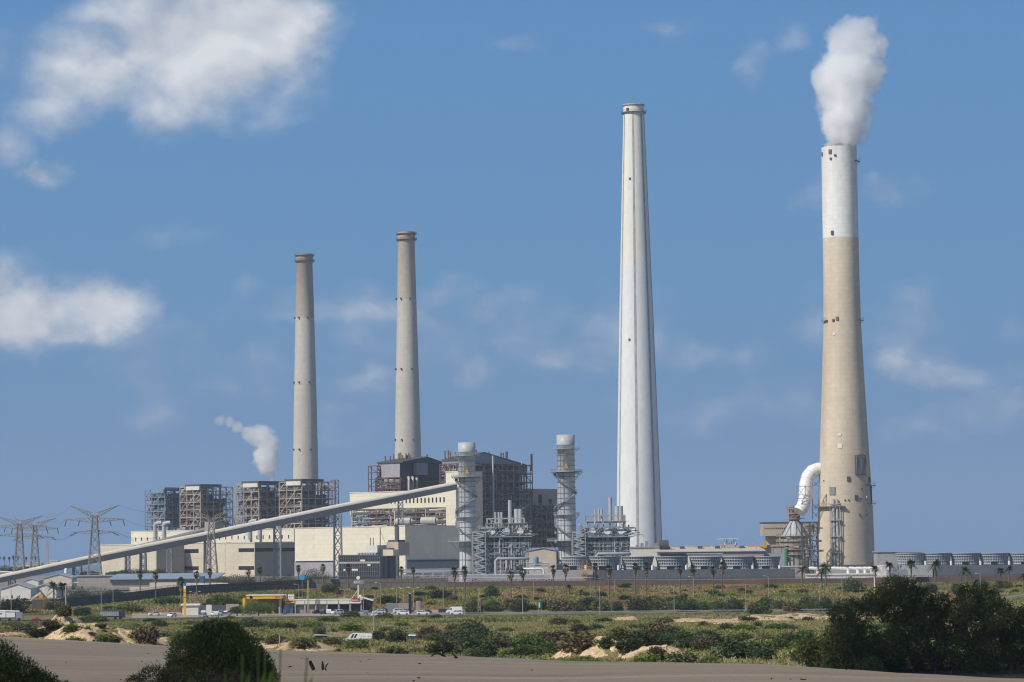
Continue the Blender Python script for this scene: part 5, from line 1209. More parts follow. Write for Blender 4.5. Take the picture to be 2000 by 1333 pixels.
# ------------------------------------------------------------------ combined cycle units: steel stack + heat recovery boiler
def steel_stack(label, cx, D, ytop, ybase, r0, dx=0):
    k = D / FPX; b = W(cx, ybase, D); z0 = b.z; zt = Z(cx, ytop, D); r = r0 * k; H = zt - z0
    t = thing('steel_stack', label, 'stack', (b.x, D, z0), 'grey steel stacks of the gas units')
    f = lambda q: z0 + H * q
    mb = MB(); mb.lathe((b.x, D, 0), [(r * .98, z0 - 2), (r * .98, f(.35)), (r, f(.36)), (r * .94, f(.93)), (r * .98, f(.931))], 36); part('shell', mb, M['shell'], t)
    mb = MB(); mb.lathe((b.x, D, 0), [(r * .99, f(.931)), (r * .99, f(1)), (r * .9, f(1)), (r * .9, f(.97))], 36); part('silencer_cap', mb, M['silver'], t)
    mb = MB()
    for q in list(np.linspace(.05, .33, 4)) + list(np.linspace(.38, .9, 15)):
        mb = MB(); mb.lathe((b.x, D, f(q)), [(r * 1.0, -.13), (r * 1.035, -.13), (r * 1.035, .13), (r * 1.0, .13)], 30); part('stiffener_ring', mb, M['galvd'], t)
    def plat(q, w, a0=0, a1=360):
        mb = MB(); a0, a1 = R(a0), R(a1); n = 30; z = f(q); mb.lathe((b.x, D, z), [(r, 0), (r + w, 0), (r + w, .3), (r, .3)], n, a0, a1, False)
        for i in range(int(22 * (a1 - a0) / 6.28) + 1):
            a = a0 + (a1 - a0) * i / int(22 * (a1 - a0) / 6.28); p = Vector((b.x + math.cos(a) * (r + w), D + math.sin(a) * (r + w), z)); mb.beam(p, p + Vector((0, 0, 1.4)), .12)
            if i % 3 == 0: mb.beam(Vector((b.x + math.cos(a) * r, D + math.sin(a) * r, z - w * 1.1)), p, .16)
        for hh in (.75, 1.4): mb.lathe((b.x, D, z + hh), [(r + w - .05, -.06), (r + w + .05, 0), (r + w - .05, .06)], n, a0, a1, False)
        part('platform', mb, M['galv'], t)
    plat(.90, 2.4, 180, 360); plat(.745, 3.6); plat(.735, 2.0); plat(.452, 1.9); plat(.275, 5.5, 150, 300)
    for (qa, qb, aa, bb) in ((.27, .45, 330, 120), (.46, .60, 150, 330), (.60, .735, 330, 170)):      # helical stair flights
        mb = MB(); n = 26; ps = []
        for i in range(n + 1):
            a = R(aa + (bb - aa) * i / n); z = f(qa + (qb - qa) * i / n); ps.append((Vector((b.x + math.cos(a) * (r + .2), D + math.sin(a) * (r + .2), z)), Vector((b.x + math.cos(a) * (r + 1.7), D + math.sin(a) * (r + 1.7), z))))
        for i in range(n):
            (p0, q0), (p1, q1) = ps[i], ps[i + 1]; mb.hexa([p0, q0, q1, p1], [v + Vector((0, 0, .25)) for v in (p0, q0, q1, p1)]); mb.beam(q0 + Vector((0, 0, 1.3)), q1 + Vector((0, 0, 1.3)), .13); mb.beam(q0, q0 + Vector((0, 0, 1.3)), .1)
        part('stair_flight', mb, M['galvd'], t)
    mb = MB(); p = Vector((b.x, D - r - .4, z0))
    for s_ in (-.9, -.3): mb.beam(p + Vector((s_ * r, .4, 0)), p + Vector((s_ * r, .4, H * .93)), .25)
    part('ladder', mb, M['galvd'], t); mb = MB(); mb.box(b.x - .6, b.x + .6, D - r - 1.2, D - r - .2, f(.785), f(.80)); mb.box(b.x - 1, b.x + 1, D - r - 1.6, D - r - .2, f(.77), f(.784)); part('beacon', mb, M['orange'], t)
    return t
def hrsg(label, cx, D, px0, px1, ybase, ydeck, ytop, seed):
    g = random.Random(seed); k = D / FPX; x0, x1 = X(px0, D), X(px1, D); z0 = Z(cx, ybase, D); zd = Z(cx, ydeck, D); zt = Z(cx, ytop, D)
    class A:    # axis aligned frame (a right, b away)
        @staticmethod
        def pt(a, b, z): return Vector((x0 + a, D + b, z))
    Wd = x1 - x0; Dp = 26; t = thing('heat_recovery_boiler', label, 'boiler', (x0 + Wd / 2, D, z0), 'heat recovery boilers beside the steel stacks')
    ga = lambda px: X(px, D) - x0
    xs = Wd * .40
    mb = MB(); mb.box(x0 + xs, x1 - 1, D + 2, D + Dp, z0 + 4, zd); part('casing', mb, M['darkgrey'], t)
    mb = MB(); mb.prism([(x0 + Wd * .03, D + 5, z0 + 3), (x0 + xs, D + 5, z0 + 3), (x0 + xs, D + 5, zd), (x0 + Wd * .2, D + 5, zd), (x0 + Wd * .03, D + 5, z0 + (zd - z0) * .55)], (0, 18, 0)); part('outlet_duct', mb, M['bluegrey'], t)
    mb = MB()
    for i in range(10):
        a = xs + (Wd - xs - 1) * (i + .1 + .4 * g.random()) / 10; mb.box(x0 + a, x0 + a + g.uniform(.7, 1.5), D + .7, D + 1.95, z0 + 4, zd - g.uniform(0, 3))
    part('casing_rib', mb, M['silver'], t)
    zl = list(np.linspace(z0, zd, 6)); mb = MB(); steelgrid(mb, A, [Wd * f for f in (0, .13, .27, .4, .55, .7, .85, 1)], [0, 8, 17, 26], list(np.linspace(z0, zd, 9)), .45, g, .2, .1); 
    for kk in range(5):
        for (f0, f1) in ((.13, .27), (.27, .4)): mb.beam(A.pt(Wd * f0, 0, zl[kk]), A.pt(Wd * f1, 0, zl[kk + 1]), .3); mb.beam(A.pt(Wd * f1, 0, zl[kk]), A.pt(Wd * f0, 0, zl[kk + 1]), .3)
    part('steel_frame', mb, M['galvd'], t)
    mb = MB(); n = 12; wl = 6.5
    for sx_ in (0, wl):
        for sy in (-3, 1): mb.beam(A.pt(sx_ + .5, sy, z0), A.pt(sx_ + .5, sy, zd + 3), .4)
    for i in range(n):
        za, zb = z0 + (zd + 3 - z0) * i / n, z0 + (zd + 3 - z0) * (i + 1) / n; s_ = i % 2
        mb.beam(A.pt(.5 + wl * s_, -3, za), A.pt(.5 + wl * (1 - s_), -3, zb), .35, .7); mb.beam(A.pt(.5, -3, zb), A.pt(.5 + wl, -3, zb), .3)
    part('stair_tower', mb, M['galv'], t)
    # deck with drums and pipes, then the upper gantry
    mb = MB(); mb.box(x0 + Wd * .1, x1 + 2, D - 2, D + Dp, zd + .01, zd + .5); part('deck', mb, M['galvd'], t)
    part('railing', railsA(A, Wd * .1, Wd + 2, -2, [zd + .5, zd + 4.5, z0 + (zd - z0) * .55, z0 + (zd - z0) * .8]), M['galv'], t)
    z2 = zd + .5; za = [z2, z2 + (zt - z2) * .35, z2 + (zt - z2) * .68, zt]
    mb = MB(); steelgrid(mb, A, [Wd * f for f in (.27, .5, .72, .93)], [3, 11, 19], za[:1] + za[2:], .55, g, .15, 1); 
    for f in (.36, .66): mb.beam(A.pt(Wd * (f - .12), 2, za[2]), A.pt(Wd * f, 2, z2 + 2), .55)
    part('gantry', mb, M['galv'], t); mb = MB(); mb.box(x0 + Wd * .25, x0 + Wd * .99, D + 2, D + 8, za[2] + .3, za[2] + .55); part('gantry_walkway', mb, M['tan'], t)
    for f in (.36, .62, .86): mb = MB(); c = A.pt(Wd * f, -1, z2 + 2.6); mb.pipe([c, c + Vector((0, .4, 0)), c + Vector((0, 16, 0))], 1.7, 14); part('steam_drum', mb, M['white'], t)
    for f, r_, h in ((.42, .55, 3), (.48, .55, 3), (.53, .6, 3), (.68, .95, 9), (.80, 1.3, 4.5), (.86, 1.3, 4.5)): mb = MB(); c = A.pt(Wd * f, 8, za[2] + .4); mb.pipe([c, c + Vector((0, 0, h + zt - za[2]))], r_, 12); part('silencer', mb, M['silver'], t)
    mb = MB()
    for i in range(150):
        p = A.pt(g.uniform(Wd * .12, Wd), g.uniform(-1.5, 6), z2 + g.uniform(.3, 5)); r_ = g.choice([.15, .2, .3, .45]); v = g.choice([Vector((g.uniform(2, 9), 0, 0)), Vector((0, 0, g.uniform(1.5, 4))), Vector((0, 5, 0))]); mb.pipe([p, p + v, p + v + Vector((0, g.uniform(0, 2), -g.uniform(0, 2)))], r_, 6)
    part('piping', mb, M['pipeg'], t); mb = MB()
    for i in range(50):
        p = A.pt(g.uniform(Wd * .12, Wd), g.uniform(-1.5, 4), z2 + g.uniform(.3, 4)); mb.pipe([p, p + Vector((g.uniform(1, 5), 0, g.uniform(-1, 1.5)))], g.choice([.2, .35]), 6)
    for i in range(26):
        p = A.pt(g.uniform(xs, Wd), g.uniform(-.6, .4), z0 + g.uniform(1, zd - z0)); h = g.uniform(5, 16); mb.pipe([p, Vector((p.x, p.y, max(z0, p.z - h)))], g.choice([.2, .3, .45]), 6)
    part('pipework', mb, M['silver'], t)
    mb = MB()
    for i in range(14): p = A.pt(g.uniform(xs, Wd + 1), -.9, g.uniform(z0, zd)); mb.box(p.x, p.x + g.uniform(.6, 2), p.y - .6, p.y + .3, p.z, p.z + g.uniform(.6, 1.6))
    part('junction_boxes', mb, M['galvd'], t)
    mb = MB(); zr = z0 + 9; mb.pipe([A.pt(Wd * .42, -5, z0), A.pt(Wd * .42, -5, zr), A.pt(Wd * .45, -5, zr + 1), A.pt(Wd * .95, -5, zr + 1), A.pt(Wd * 1.0, -3, zr + 1)], .8, 10); part('header_pipe', mb, M['galv'], t)
    return t
def railsA(A, a0, a1, b, zs):
    mb = MB()
    for z in zs:
        for h in (.6, 1.2): mb.beam(A.pt(a0, b, z + h), A.pt(a1, b, z + h), .13)
        for i in range(int((a1 - a0) / 1.8) + 1): mb.beam(A.pt(a0 + 1.8 * i, b, z), A.pt(a0 + 1.8 * i, b, z + 1.25), .12)
    return mb
steel_stack('grey ringed steel stack in front of the transfer tower, left of the pair', 914, 1600, 865, 1132, 17.2)
steel_stack('grey ringed steel stack with spiral stair against open sky, right of the pair', 1108, 1610, 850, 1136, 18.0)
hrsg('galvanised boiler of pipes and decks beside the left steel stack', 965, 1585, 922, 1032, 1130, 1050, 1013, 61)
hrsg('galvanised boiler of pipes and decks beside the right steel stack, before the white chimney', 1175, 1600, 1117, 1230, 1120, 1050, 1007, 62)
# pipe rack, water treatment and small buildings
def piperack(label, px0, px1, D, yb, yt, seed, m='galv'):
    g = random.Random(seed); x0, x1 = X(px0, D), X(px1, D); z0, z1 = Z((px0 + px1) / 2, yb, D), Z((px0 + px1) / 2, yt, D); t = thing('pipe_rack', label, 'pipe rack', ((x0 + x1) / 2, D, z0)); mb = MB(); n = max(3, int((x1 - x0) / 4.2))
    for i in range(n + 1):
        x = x0 + (x1 - x0) * i / n
        for dy in (0, 5): mb.beam(Vector((x, D + dy, z0 - 1)), Vector((x, D + dy, z1)), .5)
        if i < n: xb = x0 + (x1 - x0) * (i + 1) / n; mb.beam(Vector((x, D, z0)), Vector((xb, D, z0 + (z1 - z0) * .55)), .4); mb.beam(Vector((xb, D, z0)), Vector((x, D, z0 + (z1 - z0) * .55)), .3)
    for f in (.55, .8, 1):
        for dy in (0, 5): mb.beam(Vector((x0, D + dy, z0 + (z1 - z0) * f)), Vector((x1, D + dy, z0 + (z1 - z0) * f)), .3)
    part('steel_frame', mb, M[m], t)
    for i in range(5): mb = MB(); y = D + 1.3 + .5 * i; z = z0 + (z1 - z0) * g.choice([.58, .84, 1.04]) + .25; mb.pipe([Vector((x0, y, z)), Vector((x1, y, z))], g.choice([.2, .3, .4]), 6); part('pipe', mb, M['silver'], t)
piperack('long low galvanised pipe rack along the wall below the left steel stack', 786, 905, 1480, 1136, 1114, 71)
piperack('galvanised pipe rack stretching from the left steel stack to the blockwork wall', 903, 1075, 1470, 1137, 1125, 72)
piperack('taller pipe rack with a blue motor right of the left heat recovery boiler', 1030, 1072, 1500, 1128, 1102, 73)
t = thing('pump_skid', 'blue pump motor and white pipes on the taller pipe rack', 'pump', W(1047, 1103, 1501)); mb = MB(); c = W(1047, 1103, 1501); mb.pipe([c, c + Vector((0, 0, 3.2))], 1.3, 12); mb.sphere(c + Vector((0, 0, 3.2)), 1.3, 12, 8, 1, 1, .6); part('motor', mb, M['blue'], t)
mb = MB(); mb.pipe([c + Vector((-6, -1, -5)), c + Vector((-6, -1, -2)), c + Vector((3, -1, -2)), c + Vector((3.6, -1, -3)), c + Vector((3.6, -1, -6))], .5, 8); part('pipe', mb, M['white'], t)
def gablehall(name, label, px0, px1, D, yb, ye, yr, m, depth=30, cat='building'):
    x0, x1 = X(px0, D), X(px1, D); z0, ze, zr = [Z((px0 + px1) / 2, y, D) for y in (yb, ye, yr)]; t = thing(name, label, cat, ((x0 + x1) / 2, D, z0 - 1)); xm = x0 + (x1 - x0) * .55
    mb = MB(); mb.prism([(x0, D, z0 - 2), (x1, D, z0 - 2), (x1, D, ze), (xm, D, zr), (x0, D, ze)], (0, depth, 0)); part('wall', mb, M[m], t)
    mb = MB(); mb.prism([(x0 - .4, D - .5, ze), (xm, D - .5, zr), (x1 + .4, D - .5, ze), (x1 + .4, D - .5, ze + .5), (xm, D - .5, zr + .5), (x0 - .4, D - .5, ze + .5)], (0, depth + 1, 0)); part('roof', mb, M['galv'], t); return t
gablehall('store_hall', 'plain beige gabled store between the two gas units', 1028, 1088, 1660, 1122, 1077, 1071, 'cream2')
t = thing('panel_tower', 'narrow grey panel block at the left foot of the right steel stack', 'building', W(1094, 1122, 1630)); mb = MB(); mb.box(X(1087, 1630), X(1104, 1630), 1630, 1640, Z(1094, 1124, 1630), Z(1094, 1078, 1630)); part('wall', mb, M['bluegrey'], t)
# beige low buildings behind the cooling towers
def slab(name, label, px0, px1, D, yb, yt, m, depth, cat='building', roofm=None, over=.6):
    x0, x1 = X(px0, D), X(px1, D); pm = (px0 + px1) / 2; z0, z1 = Z(pm, yb, D), Z(pm, yt, D); t = thing(name, label, cat, ((x0 + x1) / 2, D, z0 - 1)); mb = MB(); mb.box(x0, x1, D, D + depth, z0 - 2, z1); part('wall', mb, M[m], t)
    if roofm: mb = MB(); mb.box(x0 - over, x1 + over, D - over, D + depth + over, z1 + .003, z1 + .6); part('roof', mb, M[roofm], t)
    return t, x0, x1, z0, z1
t, x0, x1, z0, z1 = slab('switch_house', 'plain pale block at the foot of the white chimney', 1232, 1295, 1700, 1100, 1070, 'offwhite', 30, roofm='galv')
mb = MB()
for i in range(6): mb.box(x0 + 3 + i * 2.6, x0 + 4.6 + i * 2.6, 1702, 1705, z1 + .61, z1 + 1.5 + (i % 3))
part('roof_unit', mb, M['galvd'], t)
F = Frame(1290, 1690, yaw=82) if False else None
t = thing('long_store', 'long low grey building with a sloping pale roof and orange roof ridges', 'building', W(1400, 1100, 1680))
D = 1680; xa, xb = X(1286, D), X(1492, D); z0 = Z(1390, 1100, D); ze = Z(1390, 1077, D); zr = Z(1390, 1069, D)
mb = MB(); mb.box(xa, xb, D, D + 34, z0 - 2, ze - .3); part('wall', mb, M['greyclad'], t); mb = MB(); mb.hexa([(xa - 1, D - 1, ze - .28), (xb + 1, D - 1, ze - .28), (xb + 1, D + 35, zr), (xa - 1, D + 35, zr)], [(xa - 1, D - 1, ze + .1), (xb + 1, D - 1, ze + .1), (xb + 1, D + 35, zr + .4), (xa - 1, D + 35, zr + .4)]); part('roof', mb, M['dullroof'], t)
mb = MB(); mb.box(X(1290, D), X(1360, D), D - .2, D + .1, z0, ze - 1.4); part('glazing', mb, M['glass'], t)
for (a, b) in ((1308, 1326), (1338, 1360), (1369, 1393)): mb = MB(); mb.box(X(a, 1712), X(b, 1712), 1711, 1713.5, zr - 2, Z(1350, 1066, 1712)); part('roof_ridge', mb, M['tan'], t)
for a in (1300, 1328, 1363, 1397, 1445): mb = MB(); mb.box(X(a, 1700), X(a + 9, 1700), 1698, 1702, zr - 3, Z(1350, 1067.5, 1700)); part('roof_vent', mb, M['darkgrey'], t)
slab('side_store', 'low pale annex with flat roof in front of the long store', 1346, 1410, 1650, 1100, 1083, 'offwhite', 14, roofm='galv')
slab('end_block', 'pale end block at the right of the long store', 1490, 1532, 1690, 1105, 1068, 'wallgrey', 20, roofm='galv')
t = thing('plant_skid', 'small skid of pipes with a pale canopy on the long store roof', 'roof machine', W(1425, 1069, 1700)); p = W(1425, 1069, 1700); mb = MB(); mb.box(p.x - 4.5, p.x + 4.5, p.y, p.y + 4, p.z - 1, p.z + 1); 
for i in range(7): mb.pipe([p + Vector((-4 + i * 1.3, 1, 0)), p + Vector((-4 + i * 1.3, 1, 2.2 + (i % 3)))], .35, 6)
part('skid', mb, M['tan'], t); mb = MB(); mb.box(p.x - 6.5, p.x + 5, p.y - 1, p.y + 4, p.z + 4.4, p.z + 4.7); mb.box(p.x - 3, p.x - 2.6, p.y, p.y + .4, p.z, p.z + 4.4); mb.box(p.x + 3, p.x + 3.4, p.y, p.y + .4, p.z, p.z + 4.4); part('canopy', mb, M['offwhite'], t)
t = thing('storage_drum', 'dark round tank beside the foot of the white chimney', 'tank', W(1297, 1066, 1695)); p = W(1297, 1068, 1695); mb = MB(); mb.pipe([p + Vector((-2.5, 0, 1)), p + Vector((2.5, 0, 1))], 2.6, 16); part('drum', mb, M['darkgrey'], t)
t = thing('crane_beam', 'orange overhead crane beam running to the absorber tower', 'crane', W(1500, 1067, 1690)); a, b = W(1462, 1067, 1690), W(1525, 1066, 1690); mb = MB(); mb.beam(a, b, .6, 1.0); mb.box(a.x + 8, a.x + 10, 1688, 1692, a.z - 1, a.z + 2.6)
for i in range(5): q = a.lerp(b, i / 4); mb.beam(q - Vector((0, 0, 4)), q, .35)
part('beam', mb, M['orange'], t)

# cooling towers (flared fan stacks) on their dark basins
def fan_stack(px, D, hw, yb, yt, label):
    k = D / FPX; c = W(px, yb, D); z1 = Z(px, yt, D); H = z1 - c.z; r = hw * k; t = thing('cooling_tower', label, 'cooling tower', c); mb = MB(); n = 40
    prof = [(r * .86, 0), (r * .85, H * .25), (r * .89, H * .6), (r * .97, H * .93), (r * 1.0, H), (r * .95, H), (r * .9, H * .7)]; mb.lathe(c, prof, n, smooth=False); part('fan_shell', mb, M['tower'], t); mb = MB()
    for i in range(34):
        a = 6.2832 * i / 34; ca, sa = math.cos(a), math.sin(a); pts = [Vector((c.x + ca * (q + .28), c.y + sa * (q + .28), c.z + z)) for (q, z) in prof[:5]]
        for u, v in zip(pts[:-1], pts[1:]): mb.beam(u, v, .42, .5)
    part('ribs', mb, M['silver'], t); mb = MB()
    for f in (.12, .35, .58, .8, 1.0):
        q = np.interp(f * H, [p_[1] for p_ in prof[:5]], [p_[0] for p_ in prof[:5]]); mb.lathe((c.x, c.y, c.z + f * H), [(q, -.2), (q + .6, -.2), (q + .6, .2), (q, .2)], n)
    part('hoop', mb, M['galv'], t); mb = MB(); q0 = Vector((c.x - r * .15, c.y - r * .9, c.z)); mb.box(q0.x - 1.6, q0.x + 1.6, q0.y - .6, q0.y + 2, q0.z, q0.z + 2.0); part('access_door', mb, M['dark'], t)
    mb = MB(); mb.pipe([q0 + Vector((r * 1.05, 0, 0)), q0 + Vector((r * 1.05, 0, 2.3))], .6, 10); part('vent_pipe', mb, M['white'], t); return t
ords = ['first', 'second', 'third', 'fourth', 'fifth', 'sixth', 'seventh']
for i, px in enumerate((1122, 1180, 1246, 1312, 1378, 1441, 1497)): fan_stack(px, 1455 + i * 2, (30 if i else 24) - (4 if i == 6 else 0), 1114, 1088, 'flared grey cooling tower, %s from the left in the row before the white chimney' % ords[i])
for i, px in enumerate((1779, 1829, 1886, 1942, 2000)): fan_stack(px, 1640, 28, 1104.5, 1081, 'flared grey cooling tower, %s of the row right of the beige chimney' % ords[i])
def basin(label, px0, px1, D, yb, yt, m, depth=20): return slab('basin_wall', label, px0, px1, D, yb, yt, m, depth, 'basin wall')
basin('long dark basin wall under the left row of cooling towers', 1158, 1556, 1435, 1137, 1113, 'towerwall', 40)
basin('pale blockwork end of the left basin, with a yellow ladder', 1080, 1158, 1433, 1138, 1114, 'wallgrey', 40)
basin('grey stepped wall right of the left basin', 1554, 1572, 1430, 1136, 1110, 'greyclad', 30)
basin('long dark basin wall under the right row of cooling towers', 1821, 2080, 1600, 1128, 1104, 'towerwall', 60)
basin('pale concrete end of the right basin', 1779, 1821, 1598, 1128, 1104.5, 'wallgrey', 50)
basin('small grey shed before the pale end of the right basin', 1735, 1772, 1560, 1128, 1113, 'bluegrey', 20)
basin('pale narrow wall left of the small grey shed', 1722, 1736, 1570, 1128, 1104, 'offwhite', 20)
slab('pump_house', 'grey block building left of the right-hand cooling towers', 1714, 1752, 1660, 1128, 1079, 'wallgrey', 18, roofm='galv')
slab('pump_hall', 'dark long hall behind the first right-hand cooling tower', 1752, 1800, 1700, 1120, 1079, 'towerwall', 18)
t = thing('yellow_ladder', 'yellow caged ladder on the pale blockwork end of the basin', 'ladder', W(1143, 1130, 1430)); mb = MB(); p, q = W(1141, 1135, 1430), W(1141, 1108, 1430)
for s_ in (-.5, .9): mb.beam(p + Vector((s_, 0, 0)), q + Vector((s_, 0, 0)), .25)
for i in range(9): u = p.lerp(q, i / 9); mb.beam(u + Vector((-.5, 0, 0)), u + Vector((.9, 0, 0)), .18)
mb.box(q.x - 2.6, q.x + 3.4, 1429, 1432, q.z - 2.4, q.z - 2.1)
for dx in (-2.4, -.6, 1.2, 3.2): mb.beam(q + Vector((dx, -.8, -2.1)), q + Vector((dx, -.8, .4)), .2)
for dz in (-1, .3): mb.beam(q + Vector((-2.4, -.8, dz)), q + Vector((3.2, -.8, dz)), .2)
for dx in (-.6, 1.2): mb.beam(q + Vector((dx, -.8, .4)), q + Vector((dx, -.8, 3.2)), .25)
part('ladder', mb, M['orange'], t)

# absorber tower with the big white elbow duct left of the beige chimney
t = thing('absorber_tower', 'round absorber tower with tan walkways and a metal cone on top, beside the beige chimney', 'absorber', W(1553, 1118, 1806)); D = 1806; k = D / FPX; c = W(1553, 1118, D); zb = c.z; z = lambda y: Z(1553, y, D)
mb = MB(); mb.lathe((c.x, D, 0), [(31 * k, zb - 2), (31 * k, z(1048))], 40); part('drum', mb, M['concrete'], t); mb = MB(); mb.lathe((c.x, D, 0), [(28 * k, z(1048)), (20 * k, z(1038)), (9.5 * k, z(1018))], 40); part('cone', mb, M['silver'], t)
mb = MB(); mb.lathe((c.x, D, 0), [(9.5 * k, z(1018)), (10.5 * k, z(1000)), (10 * k, z(990))], 24); part('neck', mb, M['brownst'], t); mb = MB(); g = random.Random(18)
for i in range(26): a = g.uniform(2.6, 6.6); q = Vector((c.x + math.cos(a) * 11.5 * k, D + math.sin(a) * 11.5 * k, g.uniform(z(1020), z(988)))); mb.beam(q, q + g.choice([Vector((0, 0, 5)), Vector((3, 0, 2)), Vector((-2, 0, 3)), Vector((3, 0, 0))]), g.choice([.25, .4]))
for y_ in (1015, 1005, 995): mb.lathe((c.x, D, z(y_)), [(11 * k, 0), (12.5 * k, 0), (12.5 * k, .4), (11 * k, .4)], 24)
part('neck_bracing', mb, M['tan'], t)
for y in (1048, 1058, 1066, 1074, 1084):
    mb = MB(); r = 31 * k; mb.lathe((c.x, D, z(y)), [(r, 0), (r + 1.6, 0), (r + 1.6, .4), (r, .4)], 36, 0, 6.2832, False)
    for hh in (.7, 1.3): mb.lathe((c.x, D, z(y) + hh), [(r + 1.5, -.1), (r + 1.65, 0), (r + 1.5, .1)], 36)
    for i in range(24): a = 6.28 * i / 24; q = Vector((c.x + math.cos(a) * (r + 1.55), D + math.sin(a) * (r + 1.55), z(y))); mb.beam(q, q + Vector((0, 0, 1.3)), .14)
    part('walkway', mb, M['tan'], t)
mb = MB()
for i in range(16): a = 6.28 * i / 16; mb.beam(Vector((c.x + math.cos(a) * 28.4 * k, D + math.sin(a) * 28.4 * k, z(1047))), Vector((c.x + math.cos(a + .4 * (-1) ** i) * 9.8 * k, D + math.sin(a + .4 * (-1) ** i) * 9.8 * k, z(1018))), .22)
for i in range(18): a = 6.28 * i / 18; mb.beam(Vector((c.x + math.cos(a) * 31.5 * k, D + math.sin(a) * 31.5 * k, zb)), Vector((c.x + math.cos(a) * 31.5 * k, D + math.sin(a) * 31.5 * k, z(1050))), .5)
part('stiffener', mb, M['darkgrey'], t); mb = MB(); q = Vector((c.x - 20 * k, D - 31 * k, zb)); mb.pipe([q, q + Vector((0, 0, 26 * k + 6))], 1.3, 10); part('green_riser', mb, mat('green pipe', (.06, .24, .13), .6), t)
mb = MB(); g = random.Random(8)
for i in range(40): a = g.uniform(3.3, 6.2); rr = 31 * k + g.uniform(.2, 2.2); q = Vector((c.x + math.cos(a) * rr, D + math.sin(a) * rr, g.uniform(zb, z(1050)))); mb.pipe([q, q + g.choice([Vector((0, 0, -4)), Vector((3, 0, 0)), Vector((-3, 0, .5))])], g.choice([.2, .35, .5]), 6)
part('piping', mb, M['pipew'], t)
t = thing('elbow_duct', 'huge white bent duct leaving the beige chimney and dropping to the absorber', 'duct', W(1600, 928, 1796)); D = 1796; pts = [(1607, 917), (1597, 917), (1586, 921), (1578, 931), (1574, 945), (1573, 962), (1572, 978), (1568, 990), (1561, 1000)]
mb = MB(); dense = []
pp = [W(x_, y_, 1801 - 1.2 * i) for i, (x_, y_) in enumerate(pts)]
mb.pipe(pp, 12.9 * D / FPX, 20, 12.6 * D / FPX); part('duct', mb, M['white'], t); mb = MB()
for i in range(1, len(pp) - 1): mb.pipe([pp[i].lerp(pp[i + 1], .4), pp[i].lerp(pp[i + 1], .4) + (pp[i + 1] - pp[i]).normalized() * .5], 13.05 * D / FPX, 20)
part('seam_flange', mb, M['offwhite'], t)
mb = MB(); g = random.Random(4)
for (xa_, xb_, ya_, yb_) in ((1556, 1602, 950, 974),):
    for dd in (-9, 8):
        P = [W(x_, y_, D + dd) for x_ in (xa_, 1573, 1587, xb_) for y_ in (ya_, yb_)]
        for i in range(4): mb.beam(P[2 * i], P[2 * i + 1], .35)
        for i in range(3):
            mb.beam(P[2 * i], P[2 * i + 2], .35); mb.beam(P[2 * i + 1], P[2 * i + 3], .35); mb.beam(P[2 * i], P[2 * i + 3], .25); mb.beam(P[2 * i + 1], P[2 * i + 2], .25)
for x_ in (1587, 1600): mb.beam(W(x_, 930, D + 6), W(x_, 1015, D + 6), .4)
for y_ in (940, 985, 1000): mb.beam(W(1587, y_, D + 6), W(1600, y_ + 12, D + 6), .25); mb.beam(W(1600, y_, D + 6), W(1587, y_ + 12, D + 6), .25)
part('support_truss', mb, M['galv'], t)
t = thing('silo_block', 'beige concrete head block on a round column left of the absorber', 'silo', W(1520, 1068, 1850)); D = 1850; mb = MB(); mb.box(X(1491, D), X(1598, D), D, D + 22, Z(1520, 1047, D), Z(1520, 1022, D)); part('head', mb, M['beige'], t)
mb = MB(); mb.box(X(1490, D), X(1599, D), D - .3, D + 22.3, Z(1520, 1022, D) + .01, Z(1520, 1021, D) + .3); part('roof', mb, M['darkgrey'], t); mb = MB(); mb.lathe((X(1511, D), D + 9, 0), [(13 * D / FPX, 6), (13 * D / FPX, Z(1520, 1047, D))], 24); part('column', mb, M['beige'], t)
mb = MB()
for i in range(26): x_ = X(1494 + i * 3.8, D); mb.box(x_, x_ + .5, D - .25, D + .1, Z(1520, 1033, D), Z(1520, 1031, D))
part('vent_slot', mb, M['dark'], t)
F = Frame(1596, 1780); mb = MB(); g = random.Random(6)
class A2:
    @staticmethod
    def pt(a, b, z): return Vector((X(1568, 1772) + a, 1772 + b, z))
t = thing('duct_support', 'dark open framing between absorber and beige chimney', 'steel frame', W(1585, 1118, 1772)); zl = list(np.linspace(6, Z(1585, 1020, 1772), 7)); steelgrid(mb, A2, [0, 4.5, 9], [0, 5], zl, .45, g, .8); part('steel_frame', mb, M['darkgrey'], t)
cl = MB()
for i in range(40): q = A2.pt(g.uniform(0, 9), g.uniform(0, 4), g.uniform(6, zl[-1])); cl.pipe([q, q + g.choice([Vector((0, 0, -5)), Vector((4, 0, 0))])], g.choice([.25, .4, .6]), 6)
part('piping', cl, M['pipeg'], t)
# white low building with curved vents before the beige chimney
t, x0, x1, z0, z1 = slab('blower_house', 'low white house with curved white vent hoods under the beige chimney', 1575, 1712, 1600, 1131, 1123, 'white', 14, roofm='offwhite')
for px in (1583, 1627, 1661, 1675, 1688, 1697):
    mb = MB(); p = W(px, 1123, 1601); q = 4 if px != 1627 else 8; mb.pipe([p + Vector((q, 1, 0)), p + Vector((q, 1, 2.2)), p + Vector((q - .8, 1, 3.2)), p + Vector((0, 1, 3.4)), p + Vector((-.6, 1, 3.2))], .85, 10); part('vent_hood', mb, M['white'], t)
slab('base_ring_wall', 'low concrete wall round the foot of the beige chimney', 1600, 1716, 1700, 1126, 1112, 'concrete', 10)
slab('sloped_store', 'low pale roofed store between the dark basin and the absorber', 1520, 1566, 1560, 1126, 1108, 'wallgrey', 14, roofm='dullroof')
